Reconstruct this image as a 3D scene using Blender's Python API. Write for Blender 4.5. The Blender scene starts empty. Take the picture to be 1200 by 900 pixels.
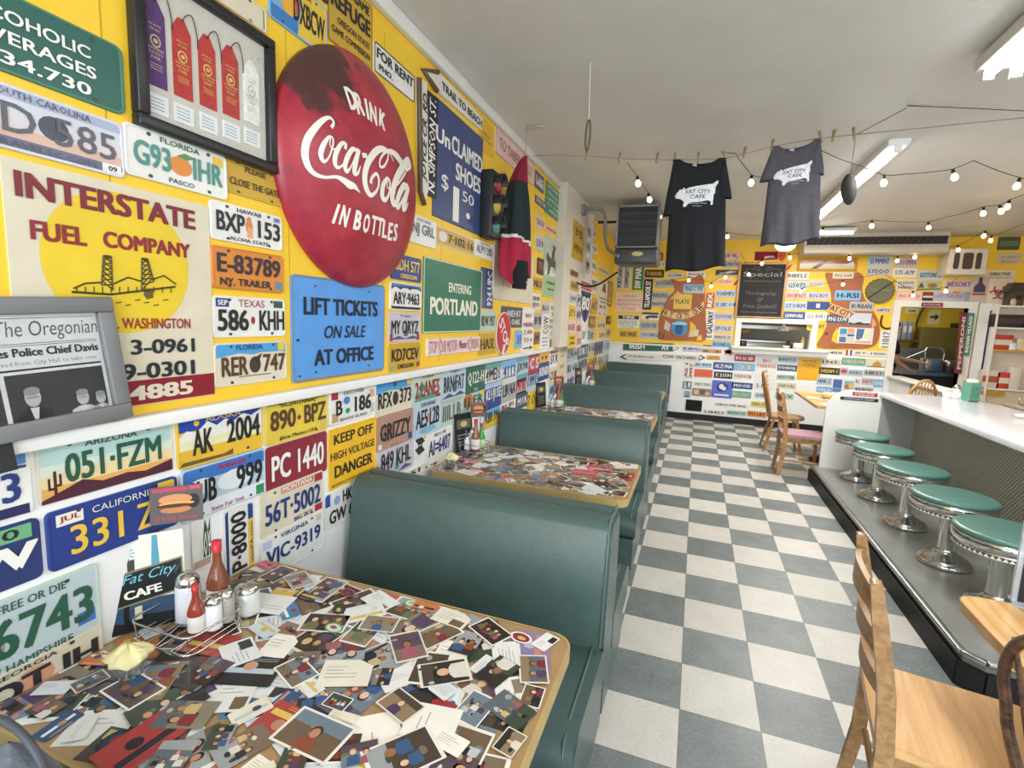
import bpy, math, random
from mathutils import Matrix, Vector, noise as mnoise
random.seed(7)
SC = bpy.context.scene
COL = SC.collection
PI = math.pi

# ---------------------------------------------------------------- camera
F_PX = 595.3
YAW, PITCH, ROLL = 0.343848, 0.129547, 0.03995
CAM = Vector((-0.0570, -3.2616, 1.5686))
_f = Vector((-math.sin(YAW)*math.cos(PITCH), math.cos(YAW)*math.cos(PITCH), -math.sin(PITCH)))
_r0 = Vector((math.cos(YAW), math.sin(YAW), 0)); _u0 = _r0.cross(_f)
_r = math.cos(ROLL)*_r0 + math.sin(ROLL)*_u0
_u = -math.sin(ROLL)*_r0 + math.cos(ROLL)*_u0
cd = bpy.data.cameras.new('camera'); cam = bpy.data.objects.new('camera', cd); COL.objects.link(cam)
cd.sensor_fit = 'HORIZONTAL'; cd.sensor_width = 36.0; cd.lens = F_PX/1200*36.0
cd.clip_start = 0.02; cd.clip_end = 100
cam.matrix_world = Matrix(((_r.x, _u.x, -_f.x, CAM.x), (_r.y, _u.y, -_f.y, CAM.y), (_r.z, _u.z, -_f.z, CAM.z), (0, 0, 0, 1)))
SC.camera = cam

# ---------------------------------------------------------------- world, lights, exposure
SC.view_settings.view_transform = 'Standard'
SC.view_settings.look = 'None'
SC.view_settings.exposure = 0.2
SC.view_settings.gamma = 1.0
SC.view_settings.use_curve_mapping = False
W = bpy.data.worlds.new('daylight'); SC.world = W; W.use_nodes = True
bg = W.node_tree.nodes['Background']; bg.inputs[0].default_value = (0.86, 0.94, 1.0, 1); bg.inputs[1].default_value = 1.35
def area(name, loc, rot, sx, sy, power, col=(1, 1, 1)):
    l = bpy.data.lights.new(name, 'AREA'); l.shape = 'RECTANGLE'; l.size = sx; l.size_y = sy; l.energy = power; l.color = col
    o = bpy.data.objects.new(name, l); o.location = loc; o.rotation_euler = rot; COL.objects.link(o); return o
# daylight through the shopfront behind the camera, and the ceiling's fluorescent tubes
area('shopfront_daylight', (0.6, -6.2, 1.9), (math.radians(82), 0, 0), 4.2, 2.4, 190, (0.9, 0.96, 1.0))
area('tube_light_a', (1.10, 2.15, 2.70), (0, 0, 0), 0.2, 2.4, 68, (1.0, 0.985, 0.96))
area('tube_light_b', (1.13, -0.95, 2.64), (0, 0, 0), 0.3, 2.4, 28, (1.0, 0.985, 0.96))
area('kitchen_light', (2.2, 7.3, 2.6), (0, 0, 0), 2.0, 1.2, 45, (1.0, 0.97, 0.9))

# ---------------------------------------------------------------- pixel rays onto the room's planes
LK, LX, LY = 0.01906, -1.34, -2.2           # the left wall runs x = LX - LK*(y - LY)
BY = 5.67                                    # the back wall
def ray(px, py):
    return _f + _r*((px-600)/F_PX) - _u*((py-450)/F_PX)
def on_left(px, py, off=0.0):
    d = ray(px, py); t = (LX + off + LK*LY - CAM.x - LK*CAM.y)/(d.x + LK*d.y); return CAM + d*t
def on_x(px, py, X):
    d = ray(px, py); return CAM + d*((X-CAM.x)/d.x)
def on_y(px, py, Y):
    d = ray(px, py); return CAM + d*((Y-CAM.y)/d.y)
def on_z(px, py, Z):
    d = ray(px, py); return CAM + d*((Z-CAM.z)/d.z)
def wall_x(y): return LX - LK*(y - LY)
def ceil_z(y): return 2.82 + 0.0155*(y + 1.4)
_n = 1/math.hypot(1, LK)
LDIR = Vector((-LK*_n, _n, 0)); LNRM = Vector((_n, LK*_n, 0))
def frame_m(o, X, Y, Z):
    return Matrix(((X.x, Y.x, Z.x, o.x), (X.y, Y.y, Z.y, o.y), (X.z, Y.z, Z.z, o.z), (0, 0, 0, 1)))
UP = Vector((0, 0, 1))
def left_frame(p): return frame_m(p, LDIR, UP, LNRM)
def back_frame(p): return frame_m(p, Vector((1, 0, 0)), UP, Vector((0, -1, 0)))

# ---------------------------------------------------------------- colour and materials
def lin(c):
    if isinstance(c, str):
        c = [int(c[i:i+2], 16)/255 for i in (0, 2, 4)]
    return tuple((x/12.92 if x <= 0.04045 else ((x+0.055)/1.055)**2.4) for x in c[:3])
MATS = {}
def mat(name, col=None, rough=0.5, metal=0.0, var=0.06, scale=14.0, bump=0.0, bscale=60.0, coat=0.0, trans=0.0, emit=None, estr=0.0, spec=0.5, ior=1.45):
    if name in MATS: return MATS[name]
    m = bpy.data.materials.new(name); m.use_nodes = True; nt = m.node_tree; b = nt.nodes['Principled BSDF']
    b.inputs['Roughness'].default_value = rough; b.inputs['Metallic'].default_value = metal
    b.inputs['Coat Weight'].default_value = coat; b.inputs['Coat Roughness'].default_value = 0.1
    b.inputs['Transmission Weight'].default_value = trans; b.inputs['Specular IOR Level'].default_value = spec
    b.inputs['IOR'].default_value = ior
    nz = nt.nodes.new('ShaderNodeTexNoise'); nz.inputs['Scale'].default_value = scale; nz.inputs['Detail'].default_value = 4
    tc = nt.nodes.new('ShaderNodeTexCoord'); nt.links.new(tc.outputs['Object'], nz.inputs['Vector'])
    mr = nt.nodes.new('ShaderNodeMapRange'); mr.inputs[1].default_value = 0.3; mr.inputs[2].default_value = 0.7
    mr.inputs[3].default_value = 1-var; mr.inputs[4].default_value = 1+var*0.6
    nt.links.new(nz.outputs['Fac'], mr.inputs[0])
    mx = nt.nodes.new('ShaderNodeMix'); mx.data_type = 'RGBA'; mx.blend_type = 'MULTIPLY'; mx.inputs[0].default_value = 1.0
    if col is None:
        at = nt.nodes.new('ShaderNodeAttribute'); at.attribute_name = 'Col'; nt.links.new(at.outputs['Color'], mx.inputs[6])
    else:
        mx.inputs[6].default_value = (*lin(col), 1)
    nt.links.new(mr.outputs[0], mx.inputs[7]); nt.links.new(mx.outputs[2], b.inputs['Base Color'])
    if bump:
        n2 = nt.nodes.new('ShaderNodeTexNoise'); n2.inputs['Scale'].default_value = bscale; n2.inputs['Detail'].default_value = 3
        nt.links.new(tc.outputs['Object'], n2.inputs['Vector'])
        bp = nt.nodes.new('ShaderNodeBump'); bp.inputs['Strength'].default_value = bump; bp.inputs['Distance'].default_value = 0.01
        nt.links.new(n2.outputs['Fac'], bp.inputs['Height']); nt.links.new(bp.outputs[0], b.inputs['Normal'])
    if emit:
        b.inputs['Emission Color'].default_value = (*lin(emit), 1); b.inputs['Emission Strength'].default_value = estr
    MATS[name] = m
    return m
ENAMEL = mat('painted_metal', None, 0.38, 0.0, 0.07, 9)
PAPER = mat('printed_paper', None, 0.6, 0.0, 0.05, 30)
LAMINATE = mat('laminated_print', None, 0.28, 0.0, 0.05, 20, coat=0.3)
CLOTH = mat('cotton_cloth', None, 0.9, 0.0, 0.15, 60, bump=0.25, bscale=180)
PLASTIC = mat('coloured_plastic', None, 0.35, 0.0, 0.04, 20)
VINYL = mat('green_vinyl', '465b58', 0.32, 0, 0.08, 18, bump=0.12, bscale=260, spec=0.6)
VINYL_PIPE = mat('green_piping', '4c625e', 0.35, 0, 0.05)
CHROME = mat('chrome', 'd4d4d2', 0.14, 1.0, 0.05, 8)
STEEL = mat('brushed_steel', 'a9aaa8', 0.32, 1.0, 0.08, 30)
BLACKM = mat('black_rubber', '17181a', 0.6, 0, 0.1)
WHITEP = mat('white_paint', 'e6e5e0', 0.5, 0, 0.03, 5)
WOOD_EDGE = mat('table_edge', 'b79c68', 0.45, 0, 0.1, 20)
def wood(name, c1, c2, rough=0.35, scale=3.0, rot=(0, 0, 0), sx=(14, 1.2, 14)):
    if name in MATS: return MATS[name]
    m = bpy.data.materials.new(name); m.use_nodes = True; nt = m.node_tree; b = nt.nodes['Principled BSDF']
    b.inputs['Roughness'].default_value = rough
    tc = nt.nodes.new('ShaderNodeTexCoord'); mp = nt.nodes.new('ShaderNodeMapping'); mp.inputs['Scale'].default_value = sx; mp.inputs['Rotation'].default_value = rot
    nz = nt.nodes.new('ShaderNodeTexNoise'); nz.inputs['Scale'].default_value = scale; nz.inputs['Detail'].default_value = 6; nz.inputs['Distortion'].default_value = 0.6
    cr = nt.nodes.new('ShaderNodeValToRGB'); cr.color_ramp.elements[0].position = 0.35; cr.color_ramp.elements[1].position = 0.68
    cr.color_ramp.elements[0].color = (*lin(c1), 1); cr.color_ramp.elements[1].color = (*lin(c2), 1)
    nt.links.new(tc.outputs['Object'], mp.inputs[0]); nt.links.new(mp.outputs[0], nz.inputs['Vector']); nt.links.new(nz.outputs['Fac'], cr.inputs[0]); nt.links.new(cr.outputs[0], b.inputs['Base Color'])
    MATS[name] = m; return m
OAK = wood('honey_oak', '96683c', 'bf9058')
LIGHTWOOD = wood('pale_beech', 'c79a66', 'dcb27c')
BEECH_DARK = wood('worn_beech', '8d6a45', 'b08a5e')
DARKWOOD = wood('dark_walnut', '3c2a20', '6a4c38', 0.25)
TABLEWOOD = wood('tabletop_oak', 'b98d55', 'd9b27c', 0.3)

# ---------------------------------------------------------------- mesh builder
class MB:
    def __init__(s): s.v = []; s.f = []; s.c = []; s.m = []; s.sm = []
    def add(s, vs, fs, col=(1, 1, 1), M=None, mi=0, smooth=False):
        k = len(s.v); c = lin(col) if isinstance(col, str) else col
        s.v += [tuple(M @ Vector(v)) for v in vs] if M is not None else [tuple(v) for v in vs]
        for f in fs:
            s.f.append(tuple(i+k for i in f)); s.c.append(c); s.m.append(mi); s.sm.append(smooth)
        return s
    def box(s, c, d, col=(1, 1, 1), M=None, mi=0):
        x, y, z = c; a, b, e = d[0]/2, d[1]/2, d[2]/2
        vs = [(x+i*a, y+j*b, z+k*e) for i in (-1, 1) for j in (-1, 1) for k in (-1, 1)]
        return s.add(vs, [(0, 1, 3, 2), (4, 6, 7, 5), (0, 4, 5, 1), (2, 3, 7, 6), (0, 2, 6, 4), (1, 5, 7, 3)], col, M, mi)
    def bar(s, p, q, w, h, col=(1, 1, 1), mi=0, up=UP):
        """rectangular bar from p to q, w wide, h high"""
        p, q = Vector(p), Vector(q); d = (q-p).normalized(); sd = d.cross(up)
        if sd.length < 1e-4: sd = d.cross(Vector((0, 1, 0)))
        sd.normalize(); un = sd.cross(d)
        vs = [e + sd*(i*w/2) + un*(j*h/2) for e in (p, q) for i, j in ((-1, -1), (1, -1), (1, 1), (-1, 1))]
        return s.add(vs, [(0, 1, 2, 3), (7, 6, 5, 4), (0, 4, 5, 1), (1, 5, 6, 2), (2, 6, 7, 3), (3, 7, 4, 0)], col, None, mi)
    def prism(s, poly, z0, z1, col=(1, 1, 1), M=None, mi=0, side=None, smooth=False):
        n = len(poly); vs = [(x, y, z0) for x, y in poly] + [(x, y, z1) for x, y in poly]
        s.add(vs, [tuple(range(n-1, -1, -1)), tuple(range(n, 2*n))], col, M, mi)
        s.add(vs, [(i, (i+1) % n, n+(i+1) % n, n+i) for i in range(n)], side or col, M, mi, smooth); return s
    def poly(s, pts, z, col, M=None, mi=0):
        return s.add([(x, y, z) for x, y in pts], [tuple(range(len(pts)))], col, M, mi)
    def tube(s, pts, r, n=8, col=(1, 1, 1), M=None, mi=0, closed=False):
        pts = [Vector(p) for p in pts]; m = len(pts); rs = r if isinstance(r, (list, tuple)) else [r]*m
        vs = []; nrm = None
        for i, p in enumerate(pts):
            if closed: t = (pts[(i+1) % m]-pts[i-1])
            else: t = pts[min(i+1, m-1)]-pts[max(i-1, 0)]
            t = t.normalized() if t.length > 1e-9 else UP
            if nrm is None:
                nrm = t.cross(UP) if abs(t.z) < 0.95 else t.cross(Vector((1, 0, 0)))
            nrm = (nrm - t*nrm.dot(t)).normalized(); bn = t.cross(nrm)
            vs += [p + (nrm*math.cos(2*PI*k/n) + bn*math.sin(2*PI*k/n))*rs[i] for k in range(n)]
        fs = []
        for i in range(m if closed else m-1):
            j = (i+1) % m
            fs += [(i*n+k, i*n+(k+1) % n, j*n+(k+1) % n, j*n+k) for k in range(n)]
        s.add(vs, fs, col, M, mi, True)
        if not closed: s.add(vs, [tuple(range(n-1, -1, -1)), tuple((m-1)*n+k for k in range(n))], col, M, mi)
        return s
    def lathe(s, prof, n=24, col=(1, 1, 1), M=None, mi=0, smooth=True):
        m = len(prof); vs = [(r*math.cos(2*PI*k/n), r*math.sin(2*PI*k/n), z) for r, z in prof for k in range(n)]
        fs = [(i*n+k, i*n+(k+1) % n, (i+1)*n+(k+1) % n, (i+1)*n+k) for i in range(m-1) for k in range(n)]
        s.add(vs, fs, col, M, mi, smooth)
        if prof[0][0] > 1e-5: s.add(vs, [tuple(range(n-1, -1, -1))], col, M, mi)
        if prof[-1][0] > 1e-5: s.add(vs, [tuple((m-1)*n+k for k in range(n))], col, M, mi)
        return s
    def ell(s, c, r, col=(1, 1, 1), n=12, m=8, M=None, mi=0):
        vs = []; fs = []
        for i in range(m+1):
            a = PI*i/m
            for k in range(n):
                b = 2*PI*k/n; vs.append((c[0]+r[0]*math.sin(a)*math.cos(b), c[1]+r[1]*math.sin(a)*math.sin(b), c[2]-r[2]*math.cos(a)))
        fs = [(i*n+k, i*n+(k+1) % n, (i+1)*n+(k+1) % n, (i+1)*n+k) for i in range(m) for k in range(n)]
        return s.add(vs, fs, col, M, mi, True)
    def grid(s, P, col=(1, 1, 1), mi=0, smooth=True, colf=None):
        """P[i][j] points"""
        a, b = len(P), len(P[0]); vs = [p for r in P for p in r]
        if colf is None:
            return s.add(vs, [(i*b+j, i*b+j+1, (i+1)*b+j+1, (i+1)*b+j) for i in range(a-1) for j in range(b-1)], col, None, mi, smooth)
        k = len(s.v); s.v += [tuple(v) for v in vs]
        for i in range(a-1):
            for j in range(b-1):
                s.f.append((k+i*b+j, k+i*b+j+1, k+(i+1)*b+j+1, k+(i+1)*b+j)); c = colf(i, j); s.c.append(lin(c) if isinstance(c, str) else c); s.m.append(mi); s.sm.append(smooth)
        return s
    def build(s, name, mats, parent=None, M=None, bevel=0, bseg=2, weld=False, local=None):
        me = bpy.data.meshes.new(name); me.from_pydata(s.v, [], s.f)
        for m in (mats if isinstance(mats, (list, tuple)) else [mats]): me.materials.append(m)
        me.polygons.foreach_set('material_index', s.m); me.polygons.foreach_set('use_smooth', s.sm)
        at = me.color_attributes.new('Col', 'FLOAT_COLOR', 'CORNER'); buf = []
        for f, c in zip(s.f, s.c): buf += [c[0], c[1], c[2], 1.0]*len(f)
        at.data.foreach_set('color', buf); me.update()
        o = bpy.data.objects.new(name, me); COL.objects.link(o)
        if parent is not None: o.parent = parent
        if M is not None: o.matrix_local = M if parent is not None else M
        if bevel:
            b = o.modifiers.new('bevel', 'BEVEL'); b.width = bevel; b.segments = bseg; b.limit_method = 'ANGLE'; b.angle_limit = math.radians(35); b.harden_normals = False
            for p in me.polygons: p.use_smooth = True
        return o
def tag(o, label, cat, group=None, kind=None):
    o['label'] = label; o['category'] = cat
    if group: o['group'] = group
    if kind: o['kind'] = kind
    return o
def thing(name, label, cat, M=None, group=None):
    o = bpy.data.objects.new(name, None); COL.objects.link(o); o.empty_display_size = 0.05
    if M is not None: o.matrix_world = M if isinstance(M, Matrix) else Matrix.Translation(M)
    return tag(o, label, cat, group)
def struct(o): o['kind'] = 'structure'; return o
def copy_tree(o, parent=None):
    c = o.copy(); COL.objects.link(c)
    if parent is not None: c.parent = parent; c.matrix_parent_inverse = o.matrix_parent_inverse.copy()
    for ch in list(o.children): copy_tree(ch, c)
    return c
def rrect(w, h, r, n=4, cx=0, cy=0):
    r = min(r, w/2-1e-5, h/2-1e-5); P = []
    for k, (sx, sy) in enumerate(((1, 1), (-1, 1), (-1, -1), (1, -1))):
        for i in range(n+1):
            a = PI/2*(k + i/n); P.append((cx+sx*(w/2-r)+r*math.cos(a), cy+sy*(h/2-r)+r*math.sin(a)))
    return P
def ellipse(cx, cy, rx, ry, n=16, rot=0):
    return [(cx+rx*math.cos(t)*math.cos(rot)-ry*math.sin(t)*math.sin(rot), cy+rx*math.cos(t)*math.sin(rot)+ry*math.sin(t)*math.cos(rot)) for t in (2*PI*i/n for i in range(n))]
def smooth_path(pts, k=6, closed=False):
    """Catmull-Rom through points of any dimension"""
    n = len(pts); out = []
    for i in range(n if closed else n-1):
        if closed: a, b, c, d = pts[i-1], pts[i], pts[(i+1) % n], pts[(i+2) % n]
        else: a, b, c, d = pts[max(i-1, 0)], pts[i], pts[i+1], pts[min(i+2, n-1)]
        for j in range(k):
            t = j/k
            out.append(tuple(0.5*((2*b[q]) + (-a[q]+c[q])*t + (2*a[q]-5*b[q]+4*c[q]-d[q])*t*t + (-a[q]+3*b[q]-3*c[q]+d[q])*t**3) for q in range(len(b))))
    if not closed: out.append(tuple(pts[-1]))
    return out
# ---------------------------------------------------------------- lettering
_T = {}
def glyphs(s, bold=0.0, shear=0.0, res=2):
    k = (s, bold, shear, res)
    if k not in _T:
        cu = bpy.data.curves.new('lettering', 'FONT'); cu.body = s; cu.offset = 0.0; cu.resolution_u = res; cu.shear = shear
        ob = bpy.data.objects.new('lettering', cu); me = bpy.data.meshes.new_from_object(ob)
        vs = [(v.co.x, v.co.y, 0) for v in me.vertices]; fs = [tuple(p.vertices) for p in me.polygons]
        bpy.data.objects.remove(ob); bpy.data.curves.remove(cu); bpy.data.meshes.remove(me)
        if bold > 0.004:      # heavier strokes: the outline doubled sideways
            b = min(bold*1.5, .042); n = len(vs); sh = [(-b, -b*.5), (b, -b*.5), (-b, b*.5), (b, b*.5)] if res >= 2 else [(-b, 0), (b, 0)]
            vs, fs = [(x+dx, y+dy, j*.00016) for j, (dx, dy) in enumerate(sh) for x, y, _ in vs], [tuple(i+n*j for i in f) for j in range(len(sh)) for f in fs]
        _T[k] = (vs, fs)
    return _T[k]
def text(mb, s, cx, cy, w, h, col, z=0.0, bold=0.015, shear=0.0, rot=0.0, M=None, res=2, warp=None, mi=0):
    """lettering fitted to a w x h box centred on cx, cy"""
    vs, fs = glyphs(s, bold, shear, res)
    if not vs: return
    x0 = min(v[0] for v in vs); x1 = max(v[0] for v in vs); y0 = min(v[1] for v in vs); y1 = max(v[1] for v in vs)
    if w is None: w = (x1-x0)*h/max(y1-y0, 1e-6)
    kx, ky = w/max(x1-x0, 1e-6), h/max(y1-y0, 1e-6); c, sn = math.cos(rot), math.sin(rot); P = []
    for x, y, dz in vs:
        x = (x-(x0+x1)/2)*kx; y = (y-(y0+y1)/2)*ky
        if warp: p = warp(x, y); P.append((p[0], p[1], p[2]+dz)); continue
        P.append((cx+x*c-y*sn, cy+x*sn+y*c, z+dz))
    c = lin(col) if isinstance(col, str) else col
    mb.add(P, fs, c, M, mi)
# ================================================================ room shell
Y0 = -5.0
# floor: checkerboard of square-foot tiles whose joints run along x and y
fm = bpy.data.materials.new('checker_tiles'); fm.use_nodes = True
def _floor(nt):
    b = nt.nodes['Principled BSDF']; b.inputs['Roughness'].default_value = 0.42
    N = nt.nodes.new; L = nt.links.new
    tc = N('ShaderNodeTexCoord'); mp = N('ShaderNodeMapping'); mp.inputs['Scale'].default_value = (1/0.3048, 1/0.3048, 1)
    L(tc.outputs['Object'], mp.inputs[0])
    ch = N('ShaderNodeTexChecker'); ch.inputs['Scale'].default_value = 1.0
    mp2 = N('ShaderNodeMapping'); mp2.inputs['Location'].default_value = (0.00013, 0.00013, 0.5); L(mp.outputs[0], mp2.inputs[0]); L(mp2.outputs[0], ch.inputs['Vector'])
    nz = N('ShaderNodeTexNoise'); nz.inputs['Scale'].default_value = 7; nz.inputs['Detail'].default_value = 8; L(tc.outputs['Object'], nz.inputs['Vector'])
    n3 = N('ShaderNodeTexNoise'); n3.inputs['Scale'].default_value = 60; n3.inputs['Detail'].default_value = 3; L(tc.outputs['Object'], n3.inputs['Vector'])
    r1 = N('ShaderNodeValToRGB'); r1.color_ramp.elements[0].color = (*lin('b5b2a9'), 1); r1.color_ramp.elements[1].color = (*lin('cac7bf'), 1)
    r2 = N('ShaderNodeValToRGB'); r2.color_ramp.elements[0].color = (*lin('565f5f'), 1); r2.color_ramp.elements[1].color = (*lin('78807f'), 1)
    for r in (r1, r2): r.color_ramp.elements[0].position = 0.3; r.color_ramp.elements[1].position = 0.7
    ad = N('ShaderNodeMath'); ad.operation = 'MULTIPLY_ADD'; ad.inputs[1].default_value = 0.5; L(n3.outputs['Fac'], ad.inputs[0])
    hf = N('ShaderNodeMath'); hf.operation = 'MULTIPLY'; hf.inputs[1].default_value = 0.5; L(nz.outputs['Fac'], hf.inputs[0]); L(hf.outputs[0], ad.inputs[2])
    # every tile its own tone
    wn = N('ShaderNodeTexWhiteNoise'); wn.noise_dimensions = '2D'; fl = N('ShaderNodeVectorMath'); fl.operation = 'FLOOR'; L(mp2.outputs[0], fl.inputs[0]); L(fl.outputs[0], wn.inputs['Vector'])
    a2 = N('ShaderNodeMath'); a2.operation = 'MULTIPLY_ADD'; a2.inputs[1].default_value = 0.22; L(wn.outputs['Value'], a2.inputs[0])
    sb = N('ShaderNodeMath'); sb.operation = 'SUBTRACT'; sb.inputs[1].default_value = 0.11; L(ad.outputs[0], sb.inputs[0]); L(sb.outputs[0], a2.inputs[2])
    L(a2.outputs[0], r1.inputs[0]); L(a2.outputs[0], r2.inputs[0])
    mx = N('ShaderNodeMix'); mx.data_type = 'RGBA'; L(ch.outputs['Fac'], mx.inputs[0]); L(r1.outputs[0], mx.inputs[6]); L(r2.outputs[0], mx.inputs[7])
    # joints
    fr = N('ShaderNodeVectorMath'); fr.operation = 'FRACTION'; L(mp.outputs[0], fr.inputs[0])
    sx = N('ShaderNodeSeparateXYZ'); L(fr.outputs[0], sx.inputs[0]); prev = None
    for a in ('X', 'Y'):
        s1 = N('ShaderNodeMath'); s1.operation = 'SUBTRACT'; s1.inputs[1].default_value = 0.5; L(sx.outputs[a], s1.inputs[0])
        s2 = N('ShaderNodeMath'); s2.operation = 'ABSOLUTE'; L(s1.outputs[0], s2.inputs[0])
        if prev is None: prev = s2
        else:
            m = N('ShaderNodeMath'); m.operation = 'MAXIMUM'; L(prev.outputs[0], m.inputs[0]); L(s2.outputs[0], m.inputs[1]); prev = m
    g = N('ShaderNodeMath'); g.operation = 'GREATER_THAN'; g.inputs[1].default_value = 0.4945; L(prev.outputs[0], g.inputs[0])
    m2 = N('ShaderNodeMix'); m2.data_type = 'RGBA'; L(g.outputs[0], m2.inputs[0]); L(mx.outputs[2], m2.inputs[6]); m2.inputs[7].default_value = (*lin('6a665c'), 1)
    L(m2.outputs[2], b.inputs['Base Color'])
_floor(fm.node_tree)
mb = MB(); mb.box((1.5, 2.0, -0.05), (7.4, 14.0, 0.1)); struct(mb.build('floor', fm))

ceil_m = mat('ceiling_plaster', 'd9d6d0', 0.5, 0, 0.05, 3, bump=0.5, bscale=140)
mb = MB(); P = [(-1.8, Y0), (5.2, Y0), (5.2, 9.0), (-1.8, 9.0)]
vs = [(x, y, ceil_z(y)) for x, y in P] + [(x, y, ceil_z(y)+0.1) for x, y in P]
mb.add(vs, [(0, 1, 2, 3), (7, 6, 5, 4), (0, 4, 5, 1), (1, 5, 6, 2), (2, 6, 7, 3), (3, 7, 4, 0)]); struct(mb.build('ceiling', ceil_m))

YEL = mat('yellow_wall_paint', 'f4c936', 0.42, 0, 0.05, 2.5)
WHT = mat('white_wall_paint', 'f0f1f0', 0.45, 0, 0.03, 3)
RAILZ = 1.262
mb = MB()
def lw_box(mb, y0, y1, z0, z1, o0, o1, mi=0, zt=None):
    """box against the left wall between offsets o0, o1"""
    vs = []
    for y in (y0, y1):
        for o in (o0, o1):
            for k in (0, 1):
                z = z0 if k == 0 else (z1 if zt is None else zt(y))
                vs.append((wall_x(y)+o, y, z))
    mb.add(vs, [(0, 1, 3, 2), (4, 6, 7, 5), (0, 4, 5, 1), (2, 3, 7, 6), (0, 2, 6, 4), (1, 5, 7, 3)], mi=mi)
lw_box(mb, Y0, BY, 0.0, RAILZ, -0.15, 0.0, 1)
lw_box(mb, Y0, BY, RAILZ, 2.8, -0.15, 0.0, 0, lambda y: ceil_z(y)+0.02)
struct(mb.build('wall_left', [YEL, WHT]))
GROOVE = mat('groove_shadow_gap', 'c79a1f', 0.6)
mb = MB()
for i in range(9):
    y = -2.45 + i*0.55
    if y > 1.5: break
    lw_box(mb, y, y+0.003, RAILZ+0.05, 2.7, 0.0, 0.0008)
struct(mb.build('trim_1', GROOVE))
mb = MB(); lw_box(mb, Y0, BY, RAILZ, RAILZ+0.034, 0.0, 0.036); o = struct(mb.build('trim_2', WHITEP, bevel=0.004))
mb = MB()
lw_box(mb, Y0, 1.60, 2.70, 2.8, 0.0, 0.035, 0, lambda y: ceil_z(y)-0.0005)
for v in range(len(mb.v)):
    x, y, z = mb.v[v]
    if z < 2.75: mb.v[v] = (x, y, ceil_z(y)-0.062)
struct(mb.build('trim_3', WHITEP, bevel=0.006))
# the boxed column that stands proud of the left wall above the rail
COLM = mat('cream_column_paint', 'd8cfbf', 0.5, 0, 0.03)
mb = MB(); lw_box(mb, 1.62, 2.72, RAILZ+0.034, 2.8, 0.0, 0.09, 0, lambda y: ceil_z(y)-0.001); struct(mb.build('wall_left_column', COLM))
mb = MB(); lw_box(mb, 2.72, 3.30, RAILZ+0.034, 2.8, 0.0, 0.012, 0, lambda y: ceil_z(y)-0.001); lw_box(mb, 3.30, 3.36, RAILZ+0.034, 2.8, 0.0, 0.04, 0, lambda y: ceil_z(y)-0.001); struct(mb.build('wall_left_panel', WHITEP))

# back wall with the serving hatch and the kitchen opening
HX0, HX1, HZ0, HZ1 = 0.585, 1.585, 1.262, 1.645         # hatch
OX0, OX1, OZ1 = 2.68, on_y(1129, 400, BY).x, 1.95                          # kitchen opening
DX0, DX1, DZ1 = on_y(1153, 400, BY).x, on_y(1175, 400, BY).x, on_y(1156, 364, BY).z                          # door gap on the right
mb = MB(); T = 0.12
def bw(x0, x1, z0, z1, mi): mb.box(((x0+x1)/2, BY+T/2, (z0+z1)/2), (x1-x0, T, z1-z0), mi=mi)
CZ = ceil_z(BY)+0.03
bw(-1.7, HX0, 0, 1.20, 1); bw(-1.7, HX0, 1.20, CZ, 0)
bw(HX0, HX1, 0, HZ0, 1); bw(HX0, HX1, HZ1, CZ, 0)
bw(HX1, OX0, 0, 1.20, 1); bw(HX1, OX0, 1.20, CZ, 0)
bw(OX0, OX1, OZ1, CZ, 0); bw(OX1, DX0, 0, CZ, 0); bw(DX0, DX1, DZ1, CZ, 0); bw(DX1, 5.2, 0, CZ, 0)
struct(mb.build('wall_back', [YEL, WHT]))
mb = MB(); mb.box((0.5, BY-0.012, 0.05), (4.3, 0.024, 0.10)); struct(mb.build('baseboard_back', BLACKM))
mb = MB(); mb.box((-0.455, BY-0.008, 1.212), (2.07, 0.016, 0.028)); struct(mb.build('trim_4', WHITEP))
# hatch frame and shelf
mb = MB()
for x0, x1, z0, z1 in ((HX0-0.075, HX0, HZ0, HZ1+0.075), (HX1, HX1+0.075, HZ0, HZ1+0.075), (HX0, HX1, HZ1, HZ1+0.075)):
    mb.box(((x0+x1)/2, BY-0.01, (z0+z1)/2), (x1-x0, 0.04, z1-z0))
mb.box(((HX0+HX1)/2, BY+0.06, HZ1+0.004), (HX1-HX0, 0.13, 0.012)); mb.box((HX0+0.006, BY+0.06, (HZ0+HZ1)/2), (0.012, 0.13, HZ1-HZ0)); mb.box((HX1-0.006, BY+0.06, (HZ0+HZ1)/2), (0.012, 0.13, HZ1-HZ0))
struct(mb.build('window_1', WHITEP))
mb = MB(); mb.box(((HX0+HX1)/2+0.05, BY-0.03, HZ0-0.012), (HX1-HX0+0.34, 0.34, 0.028)); mb.box(((HX0+HX1)/2+0.05, BY-0.075, HZ0-0.06), (HX1-HX0+0.30, 0.15, 0.07)); struct(mb.build('window_1_sill', WHITEP))
# kitchen opening frame
mb = MB()
for x0, x1, z0, z1 in ((OX0-0.09, OX0, 0, OZ1+0.09), (OX1, OX1+0.09, 0, OZ1), (OX0, OX1+0.09, OZ1, OZ1+0.09)):
    mb.box(((x0+x1)/2, BY+0.04, (z0+z1)/2), (x1-x0, 0.16, z1-z0))
struct(mb.build('window_2', WHITEP))
# kitchen beyond the wall
mb = MB(); mb.box((2.2, 8.6, 1.4), (6.4, 0.1, 2.85)); struct(mb.build('wall_kitchen', mat('kitchen_yellow', 'e6c23a', 0.5, 0, 0.06, 3)))
mb = MB(); mb.box((-0.9, 7.2, 1.4), (0.1, 2.75, 2.8)); mb.box((5.25, 7.2, 1.4), (0.1, 2.75, 2.8)); struct(mb.build('wall_kitchen_side', mat('kitchen_gray', '8f8b82', 0.6)))
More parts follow.
